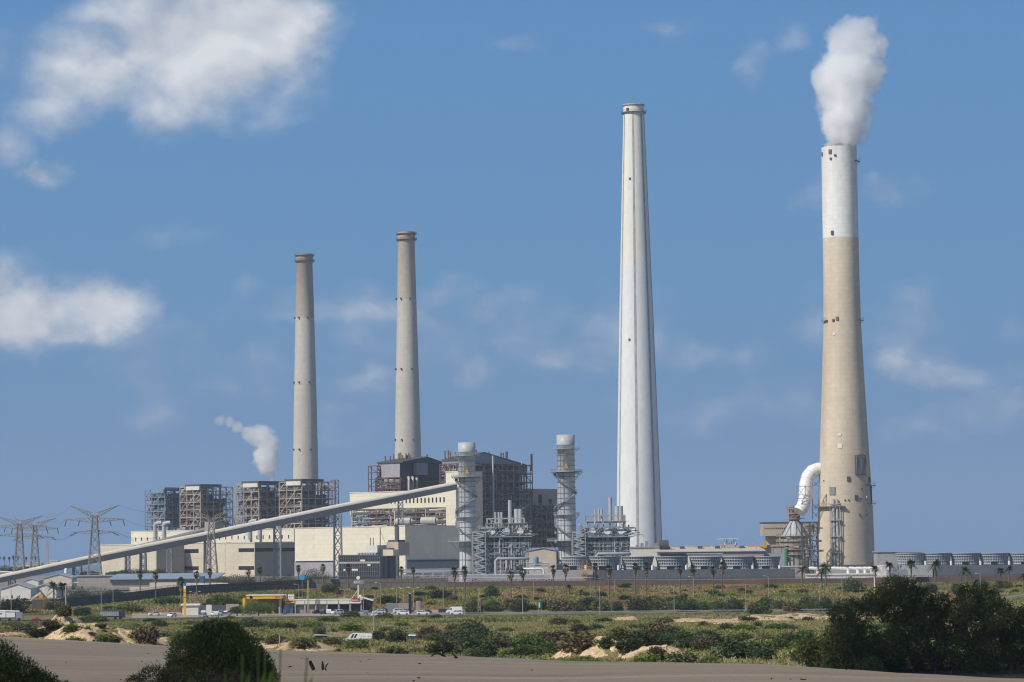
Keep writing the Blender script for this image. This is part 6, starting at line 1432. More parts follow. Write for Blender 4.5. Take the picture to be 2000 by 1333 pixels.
# ------------------------------------------------------------------ pylons and cables
def pylon(label, px, D, yb, yt, yarm, ylow, half_top, half_arm, half_low, wb, g0):
    k = D / FPX; b = W(px, yb, D); zt = Z(px, yt, D); t = thing('lattice_pylon', label, 'pylon', b, 'lattice pylons of the overhead line'); z = lambda y: Z(px, y, D)
    zw = z(yt + (yb - yt) * .12); wt = wb * .28; mb = MB()
    def corner(f, sx, sy):
        w = (wb + (wt - wb) * min(1, f ** .75)) * k; return Vector((b.x + sx * w, b.y + sy * w, b.z + (zw - b.z) * f))
    n = 8; fs = [1 - (1 - i / n) ** 1.25 for i in range(n + 1)]
    for sx in (-1, 1):
        for sy in (-1, 1):
            for i in range(n): mb.beam(corner(fs[i], sx, sy), corner(fs[i + 1], sx, sy), .5)
    for i in range(n):
        for (a, c) in (((-1, -1), (1, -1)), ((1, -1), (1, 1)), ((1, 1), (-1, 1)), ((-1, 1), (-1, -1))):
            mb.beam(corner(fs[i], *a), corner(fs[i + 1], *c), .26); mb.beam(corner(fs[i], *c), corner(fs[i + 1], *a), .2); mb.beam(corner(fs[i + 1], *a), corner(fs[i + 1], *c), .18)
    part('tower_body', mb, M['pylon'], t)
    w = wt * k; ends = []
    def arm(name, side, zroot0, zroot1, tipx, tipz):
        m = MB(); tip = Vector((b.x + side * tipx * k, b.y, tipz)); r = [Vector((b.x + side * w, b.y + s * w, zz)) for s in (-1, 1) for zz in (zroot0, zroot1)]
        for q in r: m.beam(q, tip, .34)
        for i in range(6):
            f0, f1 = i / 6, (i + 1) / 6
            for (a, c) in ((0, 1), (2, 3), (1, 3), (0, 2)): m.beam(r[a].lerp(tip, f0), r[c].lerp(tip, f1), .2)
        part(name, m, M['pylon'], t); return tip
    for s in (-1, 1):
        ends.append(arm('earth_wire_arm', s, zw - 1.5, zw + 1.2, half_top, zt)); ends.append(arm('cross_arm', s, z(yarm) - 1.2, z(yarm) + 1.6, half_arm, z(yarm) + .6))
        if half_low: ends.append(arm('lower_arm', s, z(ylow) - 1, z(ylow) + 1.2, half_low, z(ylow)))
        m = MB()
        for q in ([half_arm * .95, half_arm * .5] if half_arm else []):
            p = Vector((b.x + s * q * k, b.y, z(yarm) + .2)); m.pipe([p, p + Vector((s * 1.0, 0, -3.4))], .28, 6)
        if half_low:
            p = Vector((b.x + s * half_low * .8 * k, b.y, z(ylow))); m.pipe([p, p + Vector((s * 4, 0, -2.0))], .3, 6)
        part('insulator', m, M['darkgrey'], t)
    return ends
E1 = pylon('large lattice pylon with raised V arms, before the conveyor and the leftmost cream annex', 185, 1740, 1141, 988, 1017, 1040, 47, 58, 42, 15, 1)
E2 = pylon('lattice pylon rising in front of the conveyor before the tan framed boilers', 413, 1790, 1137, 996, 1016, 1030, 38, 46, 0, 14, 2)
E3 = pylon('lattice pylon standing furthest left near the edge of the view', 38, 1930, 1128, 1008, 1030, 1046, 46, 54, 44, 12, 3)
E4 = pylon('smaller lattice pylon just right of the furthest left one', 68, 2080, 1120, 1013, 1034, 1050, 40, 46, 38, 10, 4)
def lmast(label, px, D, yb, yt, w, m='lattice'):
    b = W(px, yb, D); t = Z(px, yt, D); mb = MB(); k = w * D / FPX / 2; n = max(5, int((t - b.z) / (2.6 * k)))
    for sx in (-1, 1):
        for sy in (-1, 1): mb.beam(b + Vector((sx * k, sy * k, -1)), Vector((b.x + sx * k * .6, b.y + sy * k * .6, t)), .11 if D < 1300 else .22)
    for i in range(n):
        z0, z1 = b.z + (t - b.z) * i / n, b.z + (t - b.z) * (i + 1) / n; kk = k * (1 - .4 * i / n); s = (-1) ** i
        for sy in (-1, 1): mb.beam(Vector((b.x - s * kk, b.y + sy * kk, z0)), Vector((b.x + s * kk, b.y + sy * kk, z1)), .14)
        mb.beam(Vector((b.x - kk, b.y - kk, z1)), Vector((b.x + kk, b.y - kk, z1)), .14)
    solo('lattice_mast', mb, M[m], label, 'mast', b)
lmast('thin lattice mast right of the two left pylons', 92, 2150, 1106, 1056, 5); lmast('yellowish lattice mast behind the shop row with the blue star sign', 602, 1125, 1199, 1134, 4, 'tan'); lmast('lattice mast among the dark shrub right of the white van', 936, 1092, 1195, 1150, 5, 'tan')
def cable(a, b, sag, label, r=.05):
    mb = MB(); ps = [a.lerp(b, i / 16) - Vector((0, 0, sag * 4 * (i / 16) * (1 - i / 16))) for i in range(17)]; mb.pipe(ps, r, 4)
    solo('overhead_cable', mb, M['wire'], label, 'cable', a, 'overhead cables of the pylon line')
far = Vector((-2600, 2300, 40))
for i, (p, q, s, lb) in enumerate([(E1[0], E3[3 if len(E3) > 3 else 0], 6, 'cable from the top left of the large pylon to the furthest left pylon'), (E1[1], E3[4], 8, 'cable from the left cross arm of the large pylon to the furthest left pylon'), (E1[2], E3[5], 8, 'cable from the low left arm of the large pylon to the furthest left pylon'),
        (E1[3], E2[0], 7, 'cable from the top right of the large pylon to the pylon before the boilers'), (E1[4], E2[1], 10, 'cable from the right cross arm of the large pylon to the pylon before the boilers'), (E1[5], E2[1], 16, 'lowest cable between the large pylon and the pylon before the boilers'),
        (E3[0], E3[0] + Vector((-160, 100, 6)), 4, 'cable leaving the view at left from the top of the furthest pylon'), (E3[1], E3[1] + Vector((-160, 100, 4)), 5, 'cable leaving the view at left from the cross arm of the furthest pylon'),
        (E4[3], E1[1], 5, 'cable from the smaller pylon to the left cross arm of the large pylon'), (E4[5], E1[2], 7, 'cable from the smaller pylon to the low arm of the large pylon'), (E2[3], W(575, 1036, 2225), 4, 'cable from the pylon before the boilers to the tall cream hall'), (E2[2], W(520, 1076, 2110), 9, 'cable dropping from the pylon before the boilers past the grey annex end'), (E1[5], W(420, 1092, 2140), 10, 'long low cable crossing the cream annex fronts')]): cable(p, q, s * .45, lb, .05)

# ------------------------------------------------------------------ perimeter wall and fence
def wallrun(name, label, px0, px1, h, m, cap=None, step=12):
    mb = MB(); org = None; prev = None
    for px in list(range(px0, px1, step)) + [px1]:
        D = float(wallD(px)); x = (px - 1000) / 6000 * D; z = float(wallZ(px)); p = Vector((x, D, z)); org = org or p
        if prev is not None: mb.hexa([prev + Vector((0, 0, -1)), p + Vector((0, 0, -1)), p + Vector((0, .4, -1)), prev + Vector((0, .4, -1))], [prev + Vector((0, 0, h)), p + Vector((0, 0, h)), p + Vector((0, .4, h)), prev + Vector((0, .4, h))])
        prev = p
    t = thing(name, label, 'wall' if 'wall' in name else 'fence', org); part('panel', mb, M[m], t)
    mb = MB(); prev = None
    for px in list(range(px0, px1, step)) + [px1]:
        D = float(wallD(px)); p = Vector(((px - 1000) / 6000 * D, D, float(wallZ(px)) + h))
        if prev is not None: mb.beam(prev + Vector((0, .2, .35)), p + Vector((0, .2, .35)), .1); mb.beam(prev + Vector((0, .2, .7)), p + Vector((0, .2, .7)), .08)
        mb.beam(p + Vector((0, .2, -.2)), p + Vector((0, -.1, .8)), .1); prev = p
    part('barbed_wire', mb, M['wire'], t)
wallrun('perimeter_wall', 'long brown perimeter wall along the top of the slope', 870, 2150, 2.3, 'brownwall')
wallrun('perimeter_fence', 'dark perimeter fence stepping down the slope on the left', 60, 870, 4.0, 'fence')

# ------------------------------------------------------------------ trees and palms
def fan_palm():
    g = random.Random(11); t = thing('fan_palm', 'x', 'palm tree', (0, 0, 0), 'fan palms along the perimeter wall'); mb = MB(); H = 9.0
    mb.pipe([(0, 0, -.5), (.08, 0, H * .5), (0, .05, H)], .26, 7, .2); part('trunk', mb, M['palmtrunk'], t, local=True); mb = MB()
    for i in range(70):
        a = g.uniform(0, 6.28); e = g.uniform(-.75, 1.35); l = g.uniform(1.1, 1.7); d = Vector((math.cos(a) * math.cos(e), math.sin(a) * math.cos(e), math.sin(e))); s = d.cross(Vector((0, 0, 1))).normalized() if abs(d.z) < .98 else Vector((1, 0, 0)); c = Vector((0, 0, H)); u = s.cross(d)
        hub = c + d * l * .55
        for j in range(5):
            f = (j - 2) * .38; tip = hub + (d * math.cos(f) + s * math.sin(f)) * l * .55 + Vector((0, 0, -.18 * abs(f) - .12)); w = s * .1 * math.cos(f) - d * .1 * math.sin(f)
            mb.add([hub - w * .4, hub + w * .4, hub.lerp(tip, .6) + w, tip, hub.lerp(tip, .6) - w], [(0, 1, 2, 3, 4)])
        mb.add([c - s * .03, c + s * .03, hub + s * .03, hub - s * .03], [(0, 1, 2, 3)])
    part('crown', mb, M['palm'], t, local=True); mb = MB()
    for i in range(60):
        a = g.uniform(0, 6.28); z = H - g.uniform(.2, 2.2); r = .28 + .75 * max(0, 1 - (H - z) / 2.4); p = Vector((math.cos(a) * .2, math.sin(a) * .2, z + .4)); q = Vector((math.cos(a) * r, math.sin(a) * r, z - .8)); s = Vector((-math.sin(a), math.cos(a), 0)) * .16
        mb.add([p - s, p + s, q + s, q - s], [(0, 1, 2, 3)])
    part('dead_frond_skirt', mb, M['palmskirt'], t, local=True); return t
def date_palm():
    g = random.Random(12); t = thing('date_palm', 'x', 'palm tree', (0, 0, 0), 'feather palms along the slope'); mb = MB(); H = 6.0; mb.pipe([(0, 0, -.5), (.05, 0, H * .5), (0, 0, H)], .3, 7, .27); part('trunk', mb, M['palmtrunk'], t, local=True); mb = MB()
    for i in range(44):
        a = g.uniform(0, 6.28); e = g.uniform(-.5, 1.3); l = g.uniform(2.4, 3.3); d = Vector((math.cos(a), math.sin(a), 0)); s = Vector((-d.y, d.x, 0)); prev = None
        for j in range(7):
            f = j / 6; p = Vector((0, 0, H)) + d * l * f * math.cos(e * (1 - .3 * f)) + Vector((0, 0, l * f * math.sin(e) - 1.5 * f * f * (.7 + .3 * math.cos(e))))
            if prev is not None:
                w = .5 * math.sin(math.pi * min(1, f + .12)); dr = Vector((0, 0, -.28 * w))
                mb.add([prev, p, p + s * w + dr + d * .15, prev.lerp(p, .35) + s * w + dr + d * .12], [(0, 1, 2, 3)]); mb.add([prev, p, p - s * w + dr + d * .15, prev.lerp(p, .35) - s * w + dr + d * .12], [(0, 1, 2, 3)])
            prev = p
    part('crown', mb, M['palm'], t, local=True); return t
FP, DP = fan_palm(), date_palm(); usedF = usedD = False
def palm(kind, px, ytop, ybase, where, D=None, h0=None):
    global usedF, usedD
    if D is None: p = hit(px, ybase, 1090, 1336)
    else: p = W(px, ybase, D)
    src = FP if kind == 'f' else DP; top = Z(px, ytop, p.y); H = (top - p.z) / (10.3 if kind == 'f' else 7.6); lab = ('fan palm ' if kind == 'f' else 'feathery date palm ') + where
    first = (kind == 'f' and not usedF) or (kind == 'd' and not usedD)
    o = src if first else dup(src); 
    if kind == 'f': usedF = True
    else: usedD = True
    o.location = p; o.rotation_euler = (0, 0, rng.uniform(0, 6.28)); o['label'] = lab
    w = max(.85, min(1.4, 1 / max(H, .3) ** .3)); o.scale = (H * w, H * w, H)
for px, yt, yb, wh in [(274, 1115, 1168, 'on the fence line beneath the second conveyor trestle, dead leaves hanging'), (304, 1117, 1172, 'on the slope left of the yellow totem'), (384, 1116, 1166, 'right of the yellow totem by the fence'), (410, 1111, 1158, 'at the foot of the pylon before the boilers'), (354, 1128, 1198, 'thick trunked, right behind the yellow totem'),
        (508, 1108, 1150, 'in the green belt before the grey annex end'), (485, 1111, 1150, 'in the green belt left of the grey annex end'), (583, 1104, 1148, 'left of the blue star sign'), (631, 1102, 1146, 'amid the dark tree right of the blue star sign'), (680, 1102, 1158, 'in front of the dark office block'), (784, 1107, 1150, 'left one of the two before the pipe rack'), (807, 1108, 1150, 'right one of the two before the pipe rack'),
        (888, 1107, 1172, 'with brown crown at the left foot of the left steel stack'), (908, 1106, 1174, 'directly before the left steel stack'), (998, 1116, 1170, 'below the left heat recovery boiler'), (1021, 1110, 1172, 'below the right end of the left heat recovery boiler'), (1081, 1104, 1163, 'left of the blockwork basin end'), (1105, 1102, 1164, 'in front of the blockwork basin end'), (1163, 1100, 1155, 'just right of the yellow ladder'), (1190, 1103, 1170, 'with bent trunk before the second cooling tower'),
        (1241, 1100, 1158, 'before the third cooling tower'), (1263, 1098, 1164, 'between third and fourth cooling tower'), (1328, 1104, 1160, 'between fourth and fifth cooling tower'), (1354, 1103, 1166, 'before the fifth cooling tower'), (1393, 1106, 1164, 'between fifth and sixth cooling tower'), (1411, 1098, 1160, 'before the sixth cooling tower')]: palm('f', px, yt, yb, wh)
for px, yt, yb, wh in [(1567, 1103, 1146, 'right of the left basin, before the absorber'), (1605, 1106, 1155, 'in front of the white blower house'), (1613, 1098, 1147, 'behind the one before the blower house'), (1710, 1102, 1142, 'by the right foot of the beige chimney'), (1738, 1095, 1132, 'left of the small grey shed'), (1780, 1092, 1134, 'before the first right-hand cooling tower'), (1827, 1092, 1141, 'before the second right-hand cooling tower'),
        (1888, 1103, 1155, 'with the broadest crown, before the right basin'), (1955, 1108, 1140, 'left one of the close pair at far right'), (1971, 1104, 1138, 'right one of the close pair at far right'), (1999, 1118, 1150, 'cut by the right edge of the view'), (1134, 1150, 1172, 'short, on the slope below the blockwork basin end'), (1112, 1142, 1162, 'short bushy, right of the two tall ones on the slope'), (105, 1134, 1180, 'dark, behind the fence left of the green hedge'), (122, 1136, 1180, 'dark, second behind the fence left of the green hedge')]: palm('d', px, yt, yb, wh)
for i, px in enumerate((-1, 8, 18, 26, 35, 51, 62, 69)): palm('f', px, 1086 + (i % 3), 1108, 'in the far row on the left skyline, %s from the left' % ['first', 'second', 'third', 'fourth', 'fifth', 'sixth', 'seventh', 'last'][i], 2300)
def ytree(name, label, px, ytop, ybase, wpx, D, m='leaf_dark', n=3500, seed=1, cat='tree'):
    b = W(px, ybase, D); k = D / FPX; H = (ybase - ytop) * k; w = wpx * k; g = random.Random(seed); t = thing(name, label, cat, b); mb = MB(); mb.pipe([b - Vector((0, 0, 1)), b + Vector((0, 0, H * .5))], .3, 6, .15); lob_ = []
    nl = max(5, int(wpx / 6))
    for i in range(nl):
        u = (i + .5) / nl * 2 - 1; hh = H * (.62 - .25 * u * u) * g.uniform(.8, 1.05); r = H * g.uniform(.22, .34); lob_.append((u * (w / 2 - r * .6), g.uniform(-.25, .25) * w * .6, hh, r * 1.25, r * 1.25, r)); lob_.append((u * (w / 2 - r * .4), g.uniform(-.3, .3) * w * .5, H * .28, r * 1.2, r * 1.2, r))
        mb.pipe([b + Vector((0, 0, H * .2)), b + Vector(lob_[-2][:3])], .14, 5, .05)
    part('trunk', mb, M['bark'], t); part('crown', leaf_cloud('crown', lob_, n, max(.35, 1.6 * k), seed, M[m], blade=1.6, up=.3, shell=.5), None, t); return t
ytree('broadleaf_tree', 'spreading olive green tree in front of the orange canopy', 505, 1170, 1200, 66, 1096, 'leaf_lime', 5000, 201)
ytree('broadleaf_tree', 'dark bushy tree left of the spreading station tree', 463, 1182, 1199, 26, 1098, 'leaf_dark', 2000, 202)
ytree('broadleaf_tree', 'dense dark tree beside the office block, right of the blue star sign', 618, 1103, 1150, 62, 1420, 'leaf_dark', 5500, 203)
for i, (px, yt, w, wh) in enumerate([(455, 1115, 50, 'grey green tree in the belt right of the pylon foot'), (483, 1118, 40, 'feathery tree in the belt under the conveyor trestle'), (530, 1120, 44, 'low tree in the belt before the grey annex end'), (560, 1119, 44, 'tree in the belt left of the tall cream hall'), (432, 1124, 36, 'low tree left in the belt by the pylon foot')]): ytree('belt_tree', wh, px, yt, 1150, w, 1420 + i * 6, 'leaf_dark' if i % 2 else 'leaf_olive', 2600, 210 + i)
for i, (px, yt, w, wh) in enumerate([(240, 1112, 34, 'rounded green tree before the leftmost annex block'), (262, 1108, 40, 'tall green tree under the conveyor before the annex'), (285, 1110, 36, 'green tree at the conveyor trestle before the annex'), (310, 1109, 34, 'green tree before the grey annex end'), (220, 1114, 30, 'small green tree right of the big pylon'), (175, 1113, 40, 'green tree behind the big pylon'), (345, 1114, 24, 'small tree at the right of the annex trees')]): ytree('yard_tree', wh, px, yt, 1126, w, 1760 + i * 5, 'leaf_green', 2000, 220 + i)
for i, (px, yt, yb, w, m_, wh) in enumerate([(150, 1143, 1180, 50, 'leaf_dark', 'dark tree behind the fence at left of the bright hedge'), (185, 1141, 1178, 70, 'leaf_green', 'wide bright green hedge tree behind the left fence'), (222, 1146, 1172, 44, 'leaf_dark', 'dark tree at the right end of the bright hedge'), (155, 1150, 1186, 40, 'leaf_dark', 'low dark tree in front of the bright hedge')]): ytree('hedge_tree', wh, px, yt, yb, w, 1330 + 10 * i, m_, 3500, 230 + i)
for i, (px, yt, w) in enumerate([(8, 1101, 40), (-20, 1103, 40), (30, 1104, 26), (45, 1103, 24)]): ytree('skyline_tree', ['dark rounded tree on the left skyline beside the palms', 'dark tree at the very left skyline edge', 'low dark tree on the left skyline under the palms', 'dark tree on the left skyline next to the peach houses'][i], px, yt, 1122, w, 2200, 'leaf_dark', 1500, 240 + i)

# ------------------------------------------------------------------ sheds and houses at left
slab('long_shed', 'long low shed with blue grey roof in front of the annex trees', 215, 432, 1600, 1140, 1132, 'greyclad', 40, cat='shed')
t = thing('shed_roof', 'broad blue grey sloping roof of the long shed behind the palms', 'shed', W(320, 1132, 1598)); D = 1598; mb = MB(); xa, xb = X(210, D), X(425, D); z0, z1 = Z(320, 1132, D), Z(320, 1122, 1640); mb.hexa([(xa, D, z0 + .05), (xb, D, z0 + .05), (xb, D + 40, z1), (xa, D + 40, z1)], [(xa, D, z0 + .5), (xb, D, z0 + .5), (xb, D + 40, z1 + .5), (xa, D + 40, z1 + .5)]); part('roof_sheet', mb, M['roofblue'], t)
slab('low_store', 'grey store with dark window band left of the long shed', 150, 222, 1640, 1138, 1126, 'greyclad', 30, cat='shed', roofm='roofblue')
slab('cream_fence_wall', 'cream corrugated wall panel behind the palms on the fence', 292, 345, 1420, 1150, 1138, 'cream2', 1, cat='wall')
slab('cream_fence_wall', 'lower cream corrugated panel left of the taller one', 253, 294, 1425, 1156, 1147, 'cream2', 1, cat='wall')
slab('white_shelter', 'long low white roofed shelter along the fence below the pylon', 362, 445, 1400, 1146, 1139, 'white', 6, cat='shed')
slab('white_shelter', 'short low white roofed shelter before the belt trees', 482, 526, 1410, 1146, 1138, 'white', 6, cat='shed')
slab('blue_tank', 'light blue tank top beside the pylon foot', 389, 398, 1500, 1140, 1126, 'tealdark', 6, cat='tank')
for i, (px0, px1, D, yb, yt, ye, m_, lb) in enumerate([(2, 60, 1420, 1168, 1141, 1151, 'offwhite', 'wide pale gabled shed at the left edge'), (60, 110, 1440, 1166, 1142, 1152, 'offwhite', 'pale gabled shed second from the left edge'), (85, 140, 1700, 1138, 1122, 1130, 'cream2', 'beige gabled warehouse below the conveyor'), (45, 75, 1720, 1142, 1131, 1136, 'offwhite', 'small white tent roof below the conveyor at left')]):
    gablehall('gabled_shed', lb, px0, px1, D, yb, ye, yt, m_, 26, 'shed')
for i, (px0, px1, yb, yt, m_, lb) in enumerate([(22, 46, 1116, 1107, 'cream2', 'peach house on the left skyline'), (48, 58, 1114, 1103, 'offwhite', 'taller white house on the left skyline'), (66, 80, 1112, 1101, 'beige', 'beige house right of the two left pylons'), (92, 112, 1104, 1097, 'cream2', 'low cream house beyond the conveyor at left')]):
    t, x0, x1, z0, z1 = slab('house', lb, px0, px1, 2250, yb, yt, m_, 12, 'house', roofm='offwhite', over=.3)
    for k in range(3): mb = MB(); x = x0 + (x1 - x0) * (k + .5) / 3; mb.box(x - .6, x + .6, 2249.8, 2250.1, z1 - 3, z1 - 1.4); part('window', mb, M['dark'], t)
t = thing('white_tank', 'small upright white tank under the conveyor at left', 'tank', W(129, 1124, 1780)); mb = MB(); c = W(129, 1124, 1780); mb.pipe([c, c + Vector((0, 0, 3.6))], 1.0, 12); mb.sphere(c + Vector((0, 0, 3.6)), 1, 12, 6, 1, 1, .4); part('shell', mb, M['white'], t)
t = thing('excavator', 'yellow loading machine among the sheds at left', 'digger', W(80, 1178, 1300)); p = W(80, 1178, 1300); mb = MB(); mb.box(p.x - 2.2, p.x + 2.2, p.y - 1.4, p.y + 1.4, p.z + 1, p.z + 2.2); mb.box(p.x - .8, p.x + 1.0, p.y - 1, p.y + 1, p.z + 2.2, p.z + 3.6); part('body', mb, M['orange'], t); mb = MB(); mb.beam(p + Vector((1.5, 0, 2)), p + Vector((5, 0, 5)), .5); mb.beam(p + Vector((5, 0, 5)), p + Vector((6.4, 0, 3)), .4); part('arm', mb, M['orange'], t); mb = MB(); mb.box(p.x - 2.4, p.x + 2.4, p.y - 1.5, p.y + 1.5, p.z - .3, p.z + .95); part('tracks', mb, M['darkgrey'], t)
t = thing('loading_chute', 'pale slanting loading chute among the sheds at left', 'chute', W(64, 1172, 1310)); mb = MB(); mb.beam(W(58, 1173, 1310), W(80, 1158, 1310), 1.2, .8); part('chute', mb, M['offwhite'], t)

# ------------------------------------------------------------------ lamps and poles
def pole(label, px, ytop, ybase, arm=0, D=None, double=False, head=True, name='street_lamp', cat='street lamp', r=.13, m='lattice'):
    p = hit(px, ybase, 400, 1336) if D is None else W(px, ybase, D); zt = Z(px, ytop, p.y); t = thing(name, label, cat, p, 'poles and lamps by road and slope'); mb = MB(); mb.pipe([p - Vector((0, 0, .5)), Vector((p.x, p.y, zt))], r * 1.25, 6, r * .7); part('pole', mb, M[m], t)
    for s in ((-1, 1) if double else ((arm,) if arm else ())):
        q = Vector((p.x, p.y, zt)); e = q + Vector((s * 1.3, 0, .35)); mb = MB(); mb.beam(q, e, .1); part('arm', mb, M[m], t)
        if head: mb = MB(); mb.box(min(e.x, e.x + s * .8), max(e.x, e.x + s * .8), p.y - .18, p.y + .18, e.z - .05, e.z + .12); part('lamp_head', mb, M['offwhite'], t)
    return t
for a in [('slender pale lamp post before the wide slope at centre', 1021, 1146, 1201, 0), ('pale lamp post by the pale sand slip', 1172, 1146, 1201, 0), ('pole left of the fourth cooling tower, foot behind the rail', 1317, 1145, 1197, 0), ('pale lamp post before the red earth scar', 1457, 1142, 1192, 0), ('pole at the left side of the grove', 1601, 1143, 1192, 0),
          ('street lamp with short arm before the fifth cooling tower', 1355, 1128, 1168, -1), ('street lamp with short arm before the sixth cooling tower', 1502, 1127, 1168, -1), ('street lamp on the slope beneath the beige chimney', 1645, 1125, 1167, -1), ('thin pole crossing the wall at centre', 1042, 1136, 1170, 0), ('post of the cable run below the blockwork end', 1153, 1128, 1165, 0), ('second post of the cable run right of the yellow ladder', 1201, 1132, 1158, 0),
          ('street lamp behind the green tank', 743, 1140, 1183, -1), ('tall bare pole right of the dark totem', 866, 1148, 1197, 0), ('bare pole before the glass pavilion of the shop row', 710, 1150, 1204, 0), ('tall bare pole at the right end of the orange canopy', 549, 1153, 1204, 0), ('street lamp left of the grey tipper truck', 129, 1143, 1202, 1), ('bare pole above the grey tipper truck', 198, 1155, 1196, 0), ('street lamp above the right end of the tipper truck', 221, 1149, 1194, -1),
          ('lamp post before the crane truck', 22, 1152, 1204, 0), ('lamp post by the yellow totem, left of a pair', 373, 1158, 1198, 0), ('street lamp right of the grove top before the right basin', 1915, 1122, 1153, -1), ('blue based thin pole rising from the white vehicle hulk', 730, 1186, 1252, 0), ('thin pole on the sand hump left of the vehicle hulk', 546, 1240, 1262, 0), ('street lamp on the red slope above the shop row', 584, 1143, 1170, -1)]:
    pole(a[0], a[1], a[2], a[3], a[4], name='street_lamp' if a[4] else 'pole', cat='street lamp' if a[4] else 'pole')
pole('double armed street lamp on the slope above the shop row', 674, 1153, 1196, 0, double=True); pole('double armed street lamp behind the green tank', 788, 1149, 1177, 0, double=True); pole('double armed street lamp right of the green tank', 808, 1150, 1188, 0, double=True); pole('double armed street lamp behind the parked cars at right', 775, 1152, 1190, 0, double=True); pole('double armed lamp right of the yellow totem', 381, 1158, 1199, 0, double=True)
pole('tall white pole partly hidden by the grove', 1709, 1128, 1188, 0, r=.3, m='offwhite', name='pole', cat='pole', D=1050)
mb = MB(); ps = [(640, 1133, 1340), (1000, 1130, 1330), (1153, 1128, 1180), (1201, 1132, 1200), (1600, 1130, 1330), (1720, 1127, 1330)]
for (a, b) in zip(ps[1:-1], ps[2:]): mb.pipe([W(*a), W((a[0] + b[0]) / 2, (a[1] + b[1]) / 2 + 1.5, (a[2] + b[2]) / 2), W(*b)], .07, 4)
solo('slope_cable', mb, M['offwhite'], 'thin pale cable strung along the perimeter wall on short posts', 'cable', W(1200, 1130, 1250))

# ------------------------------------------------------------------ filling station
t = thing('station_canopy', 'orange edged filling station canopy with pale roof', 'canopy', W(515, 1198, 1125)); D = 1125; x0, x1 = X(481, D), X(551, D); z1, z0 = Z(515, 1164, D), Z(515, 1170, D); zg = float(gz(X(515, D), D))
mb = MB(); mb.box(x0, x1, D, D + 14, z0, z1); part('fascia', mb, M['yellow'], t); mb = MB(); mb.box(x0 - .2, x1 + .5, D - .2, D + 14.2, z1 + .003, z1 + .35); part('roof', mb, M['offwhite'], t)
for x in (x0 + 2, x1 - 1.5):
    for dy in (2, 12): mb = MB(); mb.box(x, x + .5, D + dy, D + dy + .5, zg - .5, z0); part('column', mb, M['galv'], t); mb = MB(); mb.box(x0 + 1.2, x0 + 2.2, D - .06, D, z0 + .15, z1 - .15); part('emblem', mb, M['mauve'], t); mb = MB()
for i in range(6): mb.box(x1 - 2.6 + i * .4, x1 - 2.4 + i * .4, D - .06, D, z0 + .3, z0 + .3 + (.55 if i % 2 else .4))
part('lettering', mb, M['redsign'], t); mb = MB(); mb.box(X(474, D), X(479, D), D - 1, D + 1, zg, Z(476, 1168, D)); part('sign_column', mb, M['yellow'], t)
mb = MB(); mb.box(x0 + 3, x1, D + 13.2, D + 13.5, zg, z0 - .2); part('back_screen', mb, M['mauve'], t)
for px, lb in ((520, 'yellow fuel pump left under the canopy'), (533, 'yellow fuel pump right under the canopy')):
    q = W(px, 1198, 1118); q.z = float(gz(q.x, q.y)) + .1; t2 = thing('fuel_pump', lb, 'fuel pump', q); mb = MB(); mb.box(q.x - .45, q.x + .45, q.y - .3, q.y + .3, q.z, q.z + 1.2); part('body', mb, M['yellow'], t2); mb = MB(); mb.box(q.x - .35, q.x + .35, q.y - .34, q.y + .34, q.z + 1.2, q.z + 1.9); part('display', mb, M['darkgrey'], t2)
# shop row
D = 1128; t = thing('shop_row', 'flat roofed pale shop row with dark glazed bays and a red sign', 'shops', W(640, 1198, D)); zg = float(gz(X(640, D), D)); xa, xb = X(554, D), X(706, D); zr = Z(630, 1171, D)
mb = MB(); mb.box(xa, xb, D + 1.2, D + 14, zg - .5, zr - 1.8); part('wall', mb, M['mauve'], t); mb = MB(); mb.box(xa - .3, xb + .3, D - .4, D + 14.3, zr - .3, zr); part('roof', mb, M['offwhite'], t)
xs = [576, 595, 616, 638, 661, 683, 705]
for a, b in zip(xs[:-1], xs[1:]): mb = MB(); mb.box(X(a, D) + .12, X(b, D) - .12, D - .3, D + 1.0, zr - 1.75, zr - .31); part('fascia_panel', mb, M['offwhite'], t)
for a in xs: mb = MB(); mb.box(X(a, D) - .25, X(a, D) + .25, D - .1, D + .7, zg - .3, zr - 1.76); part('pillar', mb, M['wallgrey'] if a != 700 else M['beige'], t)
for k, (a, b) in enumerate(zip(xs[:-1], xs[1:])):
    mb = MB(); mb.box(X(a, D) + .5, X(b, D) - .5, D + 1.0, D + 1.18, zg + .2, zr - 2.0); part('window', mb, M['glass' if k > 2 else 'greyclad'], t)
mb = MB(); mb.box(X(556, D), X(575, D), D - .3, D + .8, Z(566, 1178, D), zr + .2); part('orange_sign', mb, M['yellow'], t); mb = MB()
for i in range(9): x = X(558.5, D) + i * .3; mb.box(x, x + .2, D - .36, D - .3, Z(566, 1176, D), Z(566, 1176, D) + (.8 if i in (1, 4, 7) else .5))
part('sign_lettering', mb, M['redsign'], t)
mb = MB(); mb.box(X(686, D), X(702, D), D - .5, D - .31, Z(694, 1176, D), Z(694, 1169, D)); part('red_sign', mb, M['redsign'], t); mb = MB()
for i in range(6): x = X(688, D) + i * .38; mb.box(x, x + .22, D - .55, D - .5, Z(694, 1174.5, D), Z(694, 1174.5, D) + (.8 if i in (0, 3) else .5))
part('sign_lettering', mb, M['offwhite'], t); mb = MB(); mb.box(X(683, D), X(704, D), D - .6, D - .1, Z(694, 1178.5, D), Z(694, 1176.2, D)); part('sign_ledge', mb, M['white'], t)
for px in (558, 565, 569, 573): mb = MB(); p = W(px, 1171, D + 3); mb.pipe([p, p + Vector((0, 0, .9))], .45, 8); mb.sphere(p + Vector((0, 0, 1.3)), .5, 8, 6); part('roof_vent', mb, M['offwhite'], t)
